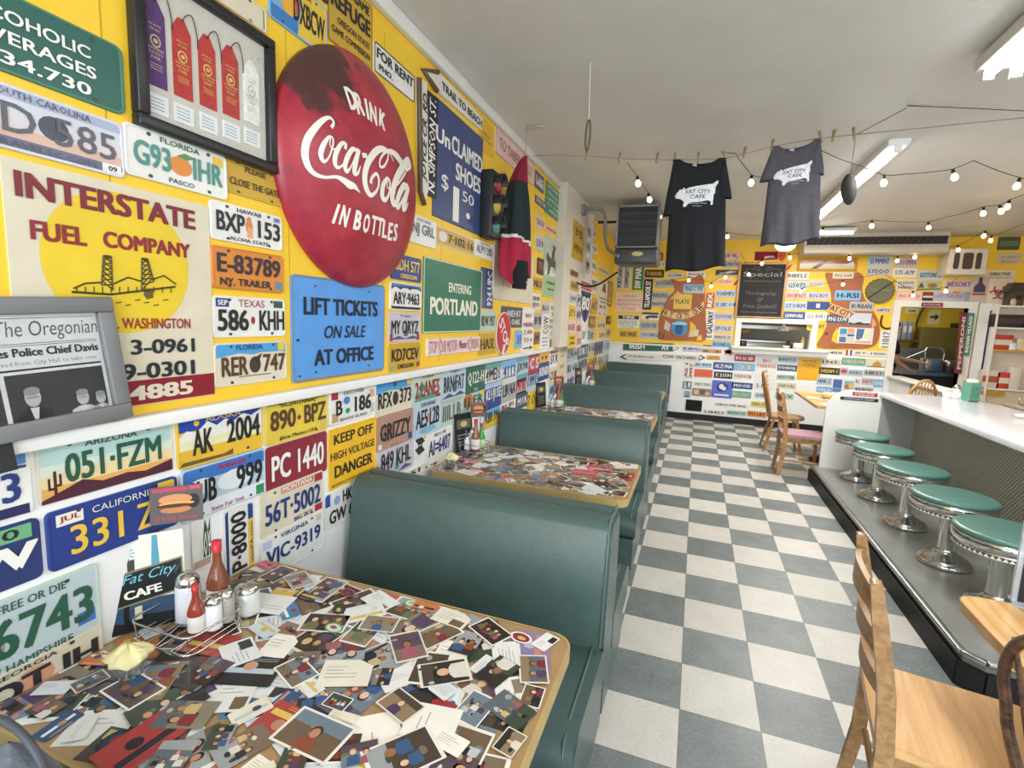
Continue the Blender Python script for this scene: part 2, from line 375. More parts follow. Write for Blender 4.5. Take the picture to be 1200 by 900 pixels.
# right wall behind the counter
mb = MB(); mb.box((5.25, 2.9, 1.45), (0.1, 5.5, 2.92)); struct(mb.build('wall_right', YEL))

# stool platform with its metal nosing
PLZ, PX0, PY0, PY1 = 0.165, 1.185, -0.62, 2.72
PLATM = mat('platform_lino', '82837e', 0.3, 0, 0.12, 6)
mb = MB(); poly = [(PX0, PY1), (PX0, PY0+0.06), (PX0+0.06, PY0), (3.2, PY0), (3.2, PY1)]; mb.prism(poly, 0.0, PLZ); struct(mb.build('floor_platform', PLATM))
mb = MB(); path = [(PX0-0.004, PY1, PLZ-0.008), (PX0-0.004, PY0+0.06, PLZ-0.008), (PX0+0.06, PY0-0.004, PLZ-0.008), (3.2, PY0-0.004, PLZ-0.008)]
for a, b_ in zip(path, path[1:]): mb.bar(a, b_, 0.03, 0.022)
struct(mb.build('trim_5', STEEL, bevel=0.004))
mb = MB(); path = [(PX0-0.012, PY1, 0.058), (PX0-0.012, PY0+0.06, 0.058), (PX0+0.06, PY0-0.012, 0.058), (3.2, PY0-0.012, 0.058)]
for a, b_ in zip(path, path[1:]): mb.bar(a, b_, 0.02, 0.116)
struct(mb.build('baseboard_platform', BLACKM))
# ================================================================ booths
XW = -1.335           # wall end of the benches
BX1 = -0.27           # aisle end
BENCH_Y = [-1.50, 0.24, 1.98, 3.72, 5.44]
TABLE_Y = [-2.405, -0.63, 1.11, 2.85, 4.60]
def cushion_prism(profile, x0, x1, name, m, parent, bevel=0.03, bulge=0.0, nx=10):
    """profile in (y,z) swept along x with rounded ends"""
    mb = MB(); n = len(profile)
    xs = [x0 + (x1-x0)*i/nx for i in range(nx+1)]
    vs = []
    cy = sum(p[0] for p in profile)/n; cz = sum(p[1] for p in profile)/n
    for x in xs:
        for y, z in profile: vs.append((x, y, z))
    fs = [(i*n+k, (i+1)*n+k, (i+1)*n+(k+1) % n, i*n+(k+1) % n) for i in range(nx) for k in range(n)]
    mb.add(vs, fs); mb.add(vs, [tuple(range(n)), tuple(range(nx*n+n-1, nx*n-1, -1))])
    o = mb.build(name, m, parent, bevel=bevel, bseg=4)
    return o
def make_bench(both=True):
    t = thing('booth_bench', 'x', 'bench')
    w0, w1 = -1.325+0.005, BX1
    for s in ((-1, 1) if both else (-1,)):
        prof = [(s*0.004, 0.40), (s*0.15, 0.40), (s*0.135, 0.60), (s*0.105, 0.86), (s*0.075, 0.90), (s*0.004, 0.90)]
        if s > 0: prof = prof[::-1]
        b = cushion_prism(prof, w0, w1-0.012, 'backrest', VINYL, t, 0.028)
        # piping along the free edges of the back
        mb = MB(); mb.tube([(w1-0.012, s*0.145, 0.47), (w1-0.012, s*0.132, 0.62), (w1-0.012, s*0.106, 0.85), (w1-0.014, s*0.075, 0.893), (w1-0.014, s*0.02, 0.897)], 0.006, 6)
        mb.build('piping', VINYL_PIPE, b)
        sp = [(s*0.10, 0.29), (s*0.56, 0.29), (s*0.575, 0.36), (s*0.565, 0.43), (s*0.50, 0.465), (s*0.10, 0.455)]
        if s > 0: sp = sp[::-1]
        st = cushion_prism(sp, w0, w1, 'seat', VINYL, t, 0.055)
        mb = MB(); mb.tube([(w1-0.035, s*0.13, 0.464), (w1-0.035, s*0.48, 0.464), (w1-0.035, s*0.545, 0.44), (w1-0.033, s*0.566, 0.38)], 0.005, 6); mb.build('piping', VINYL_PIPE, st)
        sk = [(s*0.02, 0.085), (s*0.52, 0.085), (s*0.55, 0.29), (s*0.02, 0.29)]
        if s > 0: sk = sk[::-1]
        cushion_prism(sk, w0, w1-0.012, 'skirt', VINYL, t, 0.012)
    y1 = 0.46 if both else 0.02
    mb = MB(); mb.box(((w0+w1)/2-0.02, (y1-0.46)/2, 0.043), (w1-w0-0.06, y1+0.46, 0.085)); mb.build('kick_base', BLACKM, t)
    mb = MB(); y2 = 0.135 if both else 0.03
    prof = [(-0.135, 0.30), (y2, 0.30), (y2*0.72, 0.84), (y2*0.5, 0.875), (-0.068, 0.875), (-0.097, 0.84)]
    mb.prism([(p[0], p[1]) for p in prof], w1-0.016, w1-0.002, M=Matrix(((0, 0, 1, 0), (1, 0, 0, 0), (0, 1, 0, 0), (0, 0, 0, 1)))); mb.build('end_panel', VINYL, t, bevel=0.006)
    return t
blab = ['green vinyl booth bench nearest the camera, behind the nearest photo-covered table',
        'second green vinyl booth bench from the camera, behind the second table',
        'third green vinyl booth bench from the camera, half hidden behind the second',
        'fourth green vinyl booth bench from the camera, next to the farthest one',
        'farthest green vinyl booth bench, its back against the far wall signs']
bench = make_bench()
for i, y in enumerate(BENCH_Y):
    if i == 0: o = bench
    elif i == 4: o = make_bench(False)
    else: o = copy_tree(bench)
    o.location = (-LK*(y+1.5), y, 0); o['label'] = blab[i]; o['group'] = 'green booth benches'

o = make_bench(False); o.location = (.03, -3.21, 0); o.rotation_euler.z = PI; o.location.x = 2*(-.80)+.03; o['label'] = 'single green booth bench in the foreground below the lower left corner'; o['group'] = 'green booth benches'
# ---------------------------------------------------------------- picture papers under the tabletops
SKIN = ['c99a7c', 'd8ae92', 'b98868', 'e0bda3', '9a6a4e']
CLO = ['2a2b33', '7c2f35', '3a5a86', 'd9d4cb', '6b6f4a', 'a05a6a', '1f2124', 'c7b27c', '51405f', 'b8bcc2', '8a4b2c']
BGD = ['4a4038', '2f2c2b', '6d5b47', '86806f', '5d6670', '3d4a3c', '7a6a5c', '8d7a62', '98a0a4', '35302e', '574a55', '6f7f8e']
def snapshot(mb, cx, cy, w, h, rot, z, rg, kind=None):
    M = Matrix.Translation((cx, cy, z)) @ Matrix.Rotation(rot, 4, 'Z'); e = 0.00012
    k = kind or rg.choices(['photo', 'note', 'card', 'sticker', 'post'], [52, 20, 15, 5, 8])[0]
    if k == 'photo':
        bd = rg.random() < 0.45
        mb.poly(rrect(w, h, 0.002, 1), 0, rg.choice(['e9e7e1', 'f1efe9', 'dedbd2']) if bd else rg.choice(BGD), M)
        iw, ih = (w*0.9, h*0.88) if bd else (w, h)
        b = rg.choice(BGD); mb.poly([(-iw/2, -ih/2), (iw/2, -ih/2), (iw/2, ih/2), (-iw/2, ih/2)], e, b, M)
        hz = rg.uniform(-0.2, 0.3)*ih; mb.poly([(-iw/2, -ih/2), (iw/2, -ih/2), (iw/2, hz*0.8), (-iw/2, hz)], 1.5*e, rg.choice(BGD), M)
        for q in range(rg.randint(2, 6)):
            x, y = rg.uniform(-.42, .42)*iw, rg.uniform(-.4, .4)*ih; rx, ry = rg.uniform(.04, .13)*iw, rg.uniform(.04, .12)*ih
            rx = min(rx, iw/2-abs(x)); ry = min(ry, ih/2-abs(y)); mb.poly(ellipse(x, y, rx, ry, 9), 2*e, rg.choice(BGD+CLO), M)
        n = rg.choice([1, 2, 2, 3, 3, 4])
        for q in range(n):
            x = ((q+0.5)/n-0.5)*iw*0.8 + rg.uniform(-.03, .03)*iw; hr = min(iw/n*0.26, ih*0.15)*rg.uniform(.75, 1.05); y = rg.uniform(-0.02, 0.2)*ih
            bw_ = min(hr*1.7, iw/2-abs(x)); by = max(-ih/2, y-hr*4.2)
            mb.poly([(x-bw_, by), (x+bw_, by), (x+bw_*0.9, y-hr*1.5), (x+bw_*0.4, y-hr*1.0), (x-bw_*0.4, y-hr*1.0), (x-bw_*0.9, y-hr*1.5)], 3*e, rg.choice(CLO), M)
            mb.poly(ellipse(x, y+hr*0.15, hr*1.05, hr*1.2, 10), 4*e, rg.choice(['2b211c', '4a3424', '6d5231', '1c1a1a', '8c7149']), M)
            mb.poly(ellipse(x, y-hr*0.12, hr*0.8, hr*0.95, 10), 5*e, rg.choice(SKIN), M)
    elif k == 'note':
        c = rg.choice(['eceae4', 'e4e6e6', 'f0eee6', 'dfe3e2', 'e6e2d2', 'd9dfe4']); cut = rg.random() < 0.4
        pts = rrect(w, h, 0.002, 1) if not cut else [(-w/2, -h/2), (w/2, -h/2), (w/2, h*0.25), (w*0.2, h/2), (-w/2, h/2)]
        mb.poly(pts, 0, c, M)
        for q in range(rg.randint(2, 5)):
            y = h*(0.22-q*0.13); l = w*rg.uniform(0.3, 0.7); mb.poly([(-w*0.4, y), (-w*0.4+l, y), (-w*0.4+l, y+h*0.02), (-w*0.4, y+h*0.02)], e, rg.choice(['9a9da3', '7f838c', '8c7f80']), M)
        if rg.random() < 0.35: mb.poly([(w*0.05, -h*0.42), (w*0.42, -h*0.42), (w*0.42, -h*0.05), (w*0.05, -h*0.05)], e, rg.choice(CLO+BGD), M)
    elif k in ('card', 'post'):
        c = rg.choice(['3f7fae', '8f7fae', 'c84f6a', 'd9b23c', 'e6e0d0', '2f4f7c', '1e1f24', 'c7d6dd', 'a83b3b', '4f8a6a', 'dfe5e8', 'c9794a', '7c8aa8'])
        mb.poly(rrect(w, h, 0.003, 1), 0, c, M); c2 = rg.choice(['f0ede4', '22242a', 'd7bf5a', 'b6c7d4', 'c98a7a'])
        y = rg.uniform(-.3, .2)*h; mb.poly([(-w*.42, y), (w*.42, y), (w*.42, y+h*.18), (-w*.42, y+h*.18)], e, c2, M)
        mb.poly(ellipse(rg.uniform(-.25, .25)*w, rg.uniform(-.2, .25)*h, w*.12, h*.16, 10), 2*e, rg.choice(CLO+SKIN), M)
        for q in range(2): mb.poly([(-w*.36, -h*(.36+.07*q)), (w*.2, -h*(.36+.07*q)), (w*.2, -h*(.345+.07*q)), (-w*.36, -h*(.345+.07*q))], e, c2, M)
    else:
        c = rg.choice(['f0efe9', '1d1e22', '7aa03c', 'b43c3c', '3c6fb4']); mb.poly(ellipse(0, 0, w*.5, h*.4, 18), 0, c, M)
        mb.poly(ellipse(0, 0, w*.4, h*.31, 18), e, rg.choice(['d8cf3c', '2b3a2a', 'c9d5de', '22324f', '8f2f2f']), M); mb.poly(ellipse(w*.05, -h*.03, w*.2, h*.14, 10), 2*e, rg.choice(CLO), M)
    return {'photo': 'snapshot', 'note': 'paper_note', 'card': 'business_card', 'sticker': 'round_sticker', 'post': 'postcard'}[k]
def paper_size(rg, k):
    if k == 'photo': w, h = rg.choice([(.15, .10), (.10, .15), (.127, .089), (.089, .127), (.075, .055)])
    elif k == 'note': w, h = rg.choice([(.12, .08), (.10, .12), (.13, .10), (.08, .05)])
    elif k == 'card': w, h = (.089, .051)
    elif k == 'post': w, h = (.148, .105)
    else: w, h = (.07, .06)
    s = rg.uniform(.75, 1.0); return w*s, h*s
TW, TD = 1.04, 0.665
TAN = mat('tan_laminate', 'a88a62', 0.3, 0, 0.06, 10, coat=0.3)
def make_table(seed, hero):
    TD = 0.72 if hero else 0.665
    rg = random.Random(seed)
    t = thing('booth_table', 'x', 'table')
    mb = MB(); mb.prism(rrect(TW-0.012, TD-0.012, 0.05, 6), -0.033, 0.0); mb.build('tabletop', TAN, t)
    mb = MB(); a = rrect(TW, TD, 0.055, 6); b_ = rrect(TW-0.012, TD-0.012, 0.05, 6); n = len(a)
    vs = [(x, y, z) for z in (-0.036, 0.001) for x, y in a] + [(x, y, z) for z in (-0.036, 0.001) for x, y in b_]
    mb.add(vs, [(i, (i+1) % n, n+(i+1) % n, n+i) for i in range(n)] + [(n+i, n+(i+1) % n, 3*n+(i+1) % n, 3*n+i) for i in range(n)] + [(i, 2*n+i, 2*n+(i+1) % n, (i+1) % n) for i in range(n)])
    mb.build('edge_band', WOOD_EDGE, t)
    mb = MB(); mb.lathe([(0.0, -0.036), (0.12, -0.036), (0.12, -0.046), (0.038, -0.06), (0.038, -0.70), (0.05, -0.715), (0.24, -0.735), (0.25, -0.75), (0.0, -0.75)], 24); mb.build('pedestal', BLACKM, t)
    # the under layer of papers
    mb = MB(); mx, my = TW/2-0.012, TD/2-0.012; z = 0.0004
    def place(cx, cy, w, h, rot):
        ex = abs(w/2*math.cos(rot))+abs(h/2*math.sin(rot)); ey = abs(w/2*math.sin(rot))+abs(h/2*math.cos(rot))
        return max(-mx+ex, min(mx-ex, cx)), max(-my+ey, min(my-ey, cy))
    nx, ny = (13, 9) if hero else (13, 9)
    cells = [(i, j) for i in range(nx) for j in range(ny)]; rg.shuffle(cells)
    for i, j in cells:
        if i == nx-1 and rg.random() < 0.35: continue
        k = rg.choices(['photo', 'note', 'card', 'post'], [55, 24, 12, 9])[0]
        w, h = paper_size(rg, k); rot = rg.choice([0, PI/2, PI])+rg.gauss(0, 0.45)
        cx, cy = place((-0.5+(i+.5)/nx)*TW+rg.uniform(-.03, .03), (-.5+(j+.5)/ny)*TD+rg.uniform(-.03, .03), w, h, rot)
        snapshot(mb, cx, cy, w, h, rot, z, rg, k); z += 0.00002
    c = mb.build('photo_collage', LAMINATE, t); c['kind'] = 'stuff'; c['label'] = 'dense lower layer of overlapping photos and notes'
    if hero:
        z = 0.0038
        cells = [(i, j) for i in range(12) for j in range(8)]; rg.shuffle(cells)
        for i, j in cells:
            k = rg.choices(['photo', 'note', 'card', 'sticker', 'post'], [46, 25, 15, 6, 8])[0]
            w, h = paper_size(rg, k); w *= .92; h *= .92; rot = rg.choice([0, PI/2, PI])+rg.gauss(0, 0.4)
            cx, cy = place((-0.5+(i+.5)/12)*TW+rg.uniform(-.03, .03), (-.5+(j+.5)/8)*TD+rg.uniform(-.03, .03), w, h, rot)
            mb = MB(); nm = snapshot(mb, cx, cy, w, h, rot, z, rg, k); mb.build(nm, LAMINATE, t); z += 0.00002
    return t
tlab = ['nearest booth table with snapshots and notes under its laminate, filling the lower left',
        'second booth table from the camera, photo-covered, between first and second bench backs',
        'third booth table from the camera, photo-covered, behind the second bench',
        'fourth booth table, photo-covered, mostly hidden behind the third bench',]
for i, y in enumerate(TABLE_Y[:4]):
    o = make_table(11+i, i == 0)
    o.location = (wall_x(y)+0.004+TW/2+(0.0 if i == 0 else 0.03), y, 0.752); o['label'] = tlab[i]; o['group'] = 'photo-covered booth tables'

# ================================================================ lunch counter
CZT = 0.985; CX0, CX1, CY0, CY1 = 1.68, 2.46, -0.62, 2.66
cnt = thing('lunch_counter', 'long white lunch counter with diamond-pattern steel front beside the green stools', 'counter', (CX0, 1.0, PLZ))
inv = cnt.matrix_world.inverted()
TOPM = mat('white_laminate', 'eae8ec', 0.2, 0, 0.02, 6, coat=0.4)
mb = MB(); mb.box(((CX0+CX1)/2-CX0, (CY0+CY1)/2-1.0, CZT-0.022-PLZ), (CX1-CX0, CY1-CY0, 0.044)); mb.build('worktop', TOPM, cnt, bevel=0.006)
# quilted steel kick panel
dm = bpy.data.materials.new('diamond_quilted_steel'); dm.use_nodes = True
def _dia(nt):
    N = nt.nodes.new; L = nt.links.new; b = nt.nodes['Principled BSDF']; b.inputs['Metallic'].default_value = 0.2; b.inputs['Roughness'].default_value = 0.42
    tc = N('ShaderNodeTexCoord'); sx = N('ShaderNodeSeparateXYZ'); L(tc.outputs['Object'], sx.inputs[0]); hs = []
    for sg in (1, -1):
        m = N('ShaderNodeMath'); m.operation = 'MULTIPLY_ADD'; m.inputs[1].default_value = sg; L(sx.outputs['Z'], m.inputs[0]); L(sx.outputs['Y'], m.inputs[2])
        s = N('ShaderNodeMath'); s.operation = 'MULTIPLY'; s.inputs[1].default_value = PI/0.034; L(m.outputs[0], s.inputs[0])
        c = N('ShaderNodeMath'); c.operation = 'SINE'; L(s.outputs[0], c.inputs[0]); a = N('ShaderNodeMath'); a.operation = 'ABSOLUTE'; L(c.outputs[0], a.inputs[0]); hs.append(a)
    mn = N('ShaderNodeMath'); mn.operation = 'MINIMUM'; L(hs[0].outputs[0], mn.inputs[0]); L(hs[1].outputs[0], mn.inputs[1])
    bp = N('ShaderNodeBump'); bp.inputs['Strength'].default_value = 1.0; bp.inputs['Distance'].default_value = 0.02; L(mn.outputs[0], bp.inputs['Height']); L(bp.outputs[0], b.inputs['Normal'])
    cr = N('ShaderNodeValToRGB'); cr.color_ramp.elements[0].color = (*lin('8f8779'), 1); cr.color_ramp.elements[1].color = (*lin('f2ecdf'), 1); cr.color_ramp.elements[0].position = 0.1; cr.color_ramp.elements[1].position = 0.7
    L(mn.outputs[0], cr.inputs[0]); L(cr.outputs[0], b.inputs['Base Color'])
_dia(dm.node_tree)
KX = 1.98
mb = MB(); mb.box(((KX+CX1-0.05)/2-CX0, (CY0+CY1)/2-1.0, (CZT-0.044-PLZ)/2), (CX1-0.05-KX, CY1-CY0-0.12, CZT-0.044-PLZ)); mb.build('kick_panel', dm, cnt)
GRYM = mat('gray_laminate', '9b9b96', 0.45, 0, 0.03)
mb = MB(); mb.box(((CX0+0.02+KX)/2-CX0, CY1-0.05-1.0, (CZT-0.044-PLZ)/2), (KX-CX0-0.02, 0.02, CZT-0.044-PLZ)); mb.build('end_return', GRYM, cnt)
# white end board with a rounded corner
mb = MB(); R = 0.22; h = CZT-PLZ-0.002; x0, x1 = 1.235-CX0, 1.73-CX0
pts = [(x0, 0), (x1, 0), (x1, h-0.044), (0.0, h-0.044), (0.0, h)] + [(x0+R-R*math.sin(a), h-R+R*math.cos(a)) for a in (PI/2*i/10 for i in range(11))]
mb.prism(pts, 0, 0.03, M=Matrix(((1, 0, 0, 0), (0, 0, -1, CY1-0.001-1.0), (0, 1, 0, 0), (0, 0, 0, 1)))); mb.build('end_board', WHITEP, cnt, bevel=0.005)
def sign_on_end(name, x0, y0, x1, y1, bgc, lines, label, lift):
    p, q = on_y(x0, y0, CY1-0.033), on_y(x1, y1, CY1-0.033); w, hh = q.x-p.x, p.z-q.z
    M = back_frame(Vector(((p.x+q.x)/2, CY1-0.0312, (p.z+q.z)/2))); mb = MB(); mb.prism(rrect(w, hh, 0.004, 2), 0, 0.003+lift, bgc)
    for s, cy, th, c in lines: text(mb, s, 0, cy*hh, w*0.8, th*hh, c, 0.0034+lift)
    tag(mb.build(name, PLASTIC, M=M), label, 'sign')
sign_on_end('notice_sign', 999.5, 459, 1028, 465.5, 'b5202c', [('PLEASE WAIT', .2, .3, 'f4e9e6'), ('HERE', -.25, .25, 'f4e9e6')], 'small red notice at the top of the white counter end board', 0)
sign_on_end('notice_sign', 985, 464.5, 1029, 471.5, '14161a', [('ATTENTION & ORDERS', 0, .5, 'c8c8c4')], 'small black notice strip below the red one on the counter end board', 0.001)

# ---------------------------------------------------------------- swivel stools
SEATM = mat('turquoise_vinyl', '4f776d', 0.3, 0, 0.05, 20, spec=0.6)
def make_stool():
    t = thing('swivel_stool', 'x', 'stool')
    mb = MB(); mb.lathe([(0.0, 0.0), (0.135, 0.0), (0.14, 0.012), (0.135, 0.028), (0.115, 0.048), (0.07, 0.07), (0.05, 0.085), (0.047, 0.10)], 32); mb.build('base', CHROME, t)
    mb = MB(); mb.lathe([(0.046, 0.09), (0.046, 0.33), (0.06, 0.345), (0.06, 0.355)], 28); mb.build('post', CHROME, t)
    mb = MB(); mb.lathe([(0.05, 0.335), (0.19, 0.338), (0.203, 0.342), (0.205, 0.358), (0.200, 0.362), (0.200, 0.366), (0.212, 0.372), (0.217, 0.392), (0.215, 0.408), (0.210, 0.418), (0.20, 0.42)], 40); mb.build('seat_rim', CHROME, t)
    mb = MB(); n = 56      # zigzag band under the rim
    for k in range(n):
        a0, a1 = 2*PI*k/n, 2*PI*(k+1)/n; am = (a0+a1)/2; r0, r1 = 0.208, 0.2085
        mb.add([(r0*math.cos(a0), r0*math.sin(a0), 0.341), (r0*math.cos(a1), r0*math.sin(a1), 0.341), (r1*math.cos(am), r1*math.sin(am), 0.359)], [(0, 1, 2)], 'e8e6da')
        mb.add([(r0*math.cos(am), r0*math.sin(am), 0.359), (r0*math.cos(a1), r0*math.sin(a1), 0.341), (r0*math.cos(am+2*PI/n), r0*math.sin(am+2*PI/n), 0.359)], [(0, 1, 2)], '4d4f4c')
    mb.build('zigzag_band', PLASTIC, t)
    mb = MB(); mb.lathe([(0.205, 0.415), (0.214, 0.421), (0.217, 0.43), (0.21, 0.441), (0.19, 0.446), (0.10, 0.449), (0.0001, 0.45)], 40); mb.build('seat_pad', SEATM, t)
    return t
stool = make_stool()
slab = ['nearest turquoise swivel stool, half behind the menu stand at the right edge', 'second turquoise swivel stool from the camera along the counter', 'third turquoise swivel stool from the camera, middle of the row of five',
        'fourth turquoise swivel stool from the camera along the counter', 'farthest turquoise swivel stool, in front of the white end board']
for i, y in enumerate((-0.10, 0.47, 1.11, 1.74, 2.32)):
    o = stool if i == 0 else copy_tree(stool); o.location = (1.49, y, PLZ); o.rotation_euler.z = i*0.4; o['label'] = slab[i]; o['group'] = 'turquoise counter stools'

# ================================================================ wooden chairs
def add_leg(t, p, q, r0, r1, m, turned=False):
    mb = MB(); p, q = Vector(p), Vector(q)
    if turned:
        ts = [0, .12, .16, .2, .24, .45, .62, .68, .72, .76, 1]; k = [1, 1.05, .75, 1.1, .8, 1.25, 1.1, .7, 1.05, .75, .7]
        mb.tube([p.lerp(q, a) for a in ts], [r0*b for b in k], 10)
    else: mb.tube([p, p.lerp(q, .5), q], [r0, (r0+r1)/2, r1], 10)
    mb.build('leg', m, t)
def ladder_chair(M, label, m, seat_m):
    """ladder-back chair facing +x"""
    t = thing('ladder_back_chair', label, 'chair', M)
    W2 = 0.185
    mb = MB(); mb.prism(rrect(0.42, 0.40, 0.03, 4, 0.185, 0), 0.425, 0.455); mb.build('seat', seat_m, t, bevel=0.006)
    mb = MB()
    for y in (-0.165, 0.165): mb.box((0.185, y, 0.40), (0.36, 0.02, 0.055))
    for x in (0.02, 0.35): mb.box((x, 0, 0.40), (0.02, 0.33, 0.055))
    mb.build('apron', m, t, bevel=0.003)
    for s in (-1, 1):
        mb = MB()    # rear leg and back post in one bent board
        pts = [(-0.035, 0.0), (-0.005, 0.22), (0.0, 0.42), (-0.015, 0.60), (-0.05, 0.79), (-0.07, 0.90)]
        hw = [0.017, 0.02, 0.022, 0.021, 0.019, 0.014]; pl = [(x-h_, z) for (x, z), h_ in zip(pts, hw)] + [(x+h_, z) for (x, z), h_ in reversed(list(zip(pts, hw)))]
        mb.prism(pl, -0.016, 0.016, M=Matrix(((1, 0, 0, 0), (0, 0, 1, s*W2), (0, 1, 0, 0), (0, 0, 0, 1)))); mb.build('back_post', m, t, bevel=0.008, bseg=3)
        add_leg(t, (0.36, s*0.165, 0.42), (0.375, s*0.175, 0.0), 0.02, 0.014, m)
    def slat(z0, z1, x, arch):
        mb = MB(); n = 10; P = []
        for i in range(n+1):
            u = -1+2*i/n; y = u*(W2-0.012); c = -0.035*(1-u*u); xx = x + c; top = z1 + arch*(1-u*u)
            P.append([(xx-0.008, y, z0+arch*0.3*(1-u*u)), (xx-0.008, y, top), (xx+0.008, y, top), (xx+0.008, y, z0+arch*0.3*(1-u*u)), (xx-0.008, y, z0+arch*0.3*(1-u*u))])
        mb.grid(P, smooth=False); mb.build('back_slat', m, t)
    slat(0.80, 0.855, -0.056, 0.03); slat(0.68, 0.73, -0.034, 0.02); slat(0.56, 0.605, -0.014, 0.015)
    for y0, y1, x0, x1, z in ((-0.18, -0.18, 0.01, 0.365, 0.17), (0.18, 0.18, 0.01, 0.365, 0.17), (-0.17, 0.17, 0.012, 0.012, 0.22)):
        mb = MB(); mb.tube([(x0, y0, z), (x1, y1, z)], 0.010, 8); mb.build('stretcher', m, t)
    return t
ladder_chair(Matrix.Translation((0.552, -1.525, 0)) @ Matrix.Rotation(-0.16, 4, 'Z'), 'pale wooden ladder-back chair pushed in at the right-hand table in front', BEECH_DARK, LIGHTWOOD)
def windsor_chair(M, label, m, arms=False, top=0.95, pads=None, nsp=7, w=0.20, name='windsor_chair'):
    """bow-back chair facing +x"""
    t = thing(name, label, 'chair', M)
    mb = MB(); P = []
    out = [(0.43*math.cos(a)*0.5+0.02*math.cos(2*a), 0.235*math.sin(a)) for a in (2*PI*i/28 for i in range(28))]
    mb.prism(out, 0.425, 0.46, smooth=True); mb.build('seat', m, t, bevel=0.01, bseg=3)
    if pads: mb = MB(); mb.prism([(x*.9, y*.9) for x, y in out], 0.46, 0.485); mb.build('seat_cushion', pads, t, bevel=0.01, bseg=3)
    lean = lambda z: -0.17 - (z-0.45)*0.22
    bow = []
    for i in range(21):
        a = PI*i/20; wd = w*(1.0 if True else 1); z = 0.45+(top-0.45)*math.sin(a)**0.62 if 0 < i < 20 else 0.45
        y = -wd*math.cos(a)*(1.02-0.0*math.sin(a)); y = max(-wd, min(wd, y*1.12)) if 0 < i < 20 else y*0.78
        bow.append((lean(z), y, z))
    mb = MB(); mb.tube(smooth_path(bow, 3), 0.013, 8); mb.build('back_bow', m, t)
    for k in range(nsp):
        u = -1+2*(k+0.5)/nsp; y0 = u*w*0.78; y1 = u*w*0.93
        # top of the bow above this spindle
        zt = max((b[2] for b in bow if abs(b[1]-y1) < w*0.16), default=top)-0.004
        mb = MB(); mb.tube([(lean(0.455), y0, 0.455), (lean(0.62), y0*.4+y1*.6, 0.64), (lean(zt), y1, zt)], [0.006, 0.009, 0.005], 7); mb.build('spindle', m, t)
    for sx, sy in ((1, 1), (1, -1), (-1, 1), (-1, -1)):
        add_leg(t, (0.13*sx, 0.14*sy, 0.43), (0.20*sx if sx > 0 else -0.22, 0.19*sy, 0.0), 0.019, 0.013, m, True)
    for sy in (-1, 1):
        mb = MB(); mb.tube([(-0.175, 0.168*sy, 0.20), (0, 0.168*sy, 0.20), (0.165, 0.168*sy, 0.20)], [0.009, 0.013, 0.009], 8); mb.build('stretcher', m, t)
        if arms:
            mb = MB(); mb.prism([(-0.22, -0.02), (0.10, -0.028), (0.15, -0.035), (0.17, 0.0), (0.15, 0.035), (0.10, 0.028), (-0.22, 0.02)], 0.66, 0.685, M=Matrix.Translation((0, 0.235*sy, 0))); mb.build('armrest', m, t, bevel=0.008)
            mb = MB(); mb.tube([(0.12, 0.20*sy, 0.45), (0.12, 0.22*sy, 0.56), (0.11, 0.235*sy, 0.665)], [0.014, 0.02, 0.014], 8); mb.build('arm_post', m, t)
    mb = MB(); mb.tube([(0, -0.168, 0.20), (0, 0.168, 0.20)], 0.010, 8); mb.build('stretcher', m, t)
    return t
RZ = lambda a: Matrix.Rotation(a, 4, 'Z')
windsor_chair(Matrix.Translation((0.97, -1.975, 0)) @ RZ(0.15), 'dark brown bow-back chair at the lower right corner of the photo', DARKWOOD, top=0.955, w=0.22, nsp=6)
far_chair = ladder_chair(Matrix.Translation((0.915, 2.92, 0)), 'brown wooden chair with a mauve seat near the counter end board', OAK, mat('mauve_seat', 'a8808c', 0.4))
windsor_chair(Matrix.Translation((1.08, 4.02, 0)), 'honey oak spindle-back chair in front of the plates on the far wall', OAK, top=1.0, w=0.21)
_b = on_y(1064, 440, 3.3); windsor_chair(Matrix.Translation((_b.x-.15, 3.05, 0)) @ RZ(PI-1.15), 'light oak spindle chair behind the white counter, under the kitchen opening', OAK, top=_b.z, w=.17, nsp=9)
# tables on the right
def plain_table(name, label, x0, x1, y0, y1, r, M_top):
    t = thing(name, label, 'table', ((x0+x1)/2, (y0+y1)/2, 0)); w, d = x1-x0, y1-y0
    mb = MB(); mb.prism(rrect(w, d, r, 5), 0.725, 0.755); mb.build('tabletop', M_top, t, bevel=0.006, bseg=3)
    mb = MB(); mb.lathe([(0.0, 0.0), (0.26, 0.0), (0.26, 0.02), (0.05, 0.05), (0.04, 0.10), (0.04, 0.68), (0.12, 0.70), (0.12, 0.725)], 24); mb.build('pedestal', BLACKM, t)
    return t
plain_table('dining_table', 'oak dining table corner beside the platform, holding the menu stand', 0.775, 1.52, -2.06, -1.34, 0.06, TABLEWOOD)
ft = plain_table('dining_table', 'far oak dining table strewn with papers beside the spindle chairs', 1.22, 2.0, 2.98, 4.38, 0.03, TABLEWOOD)
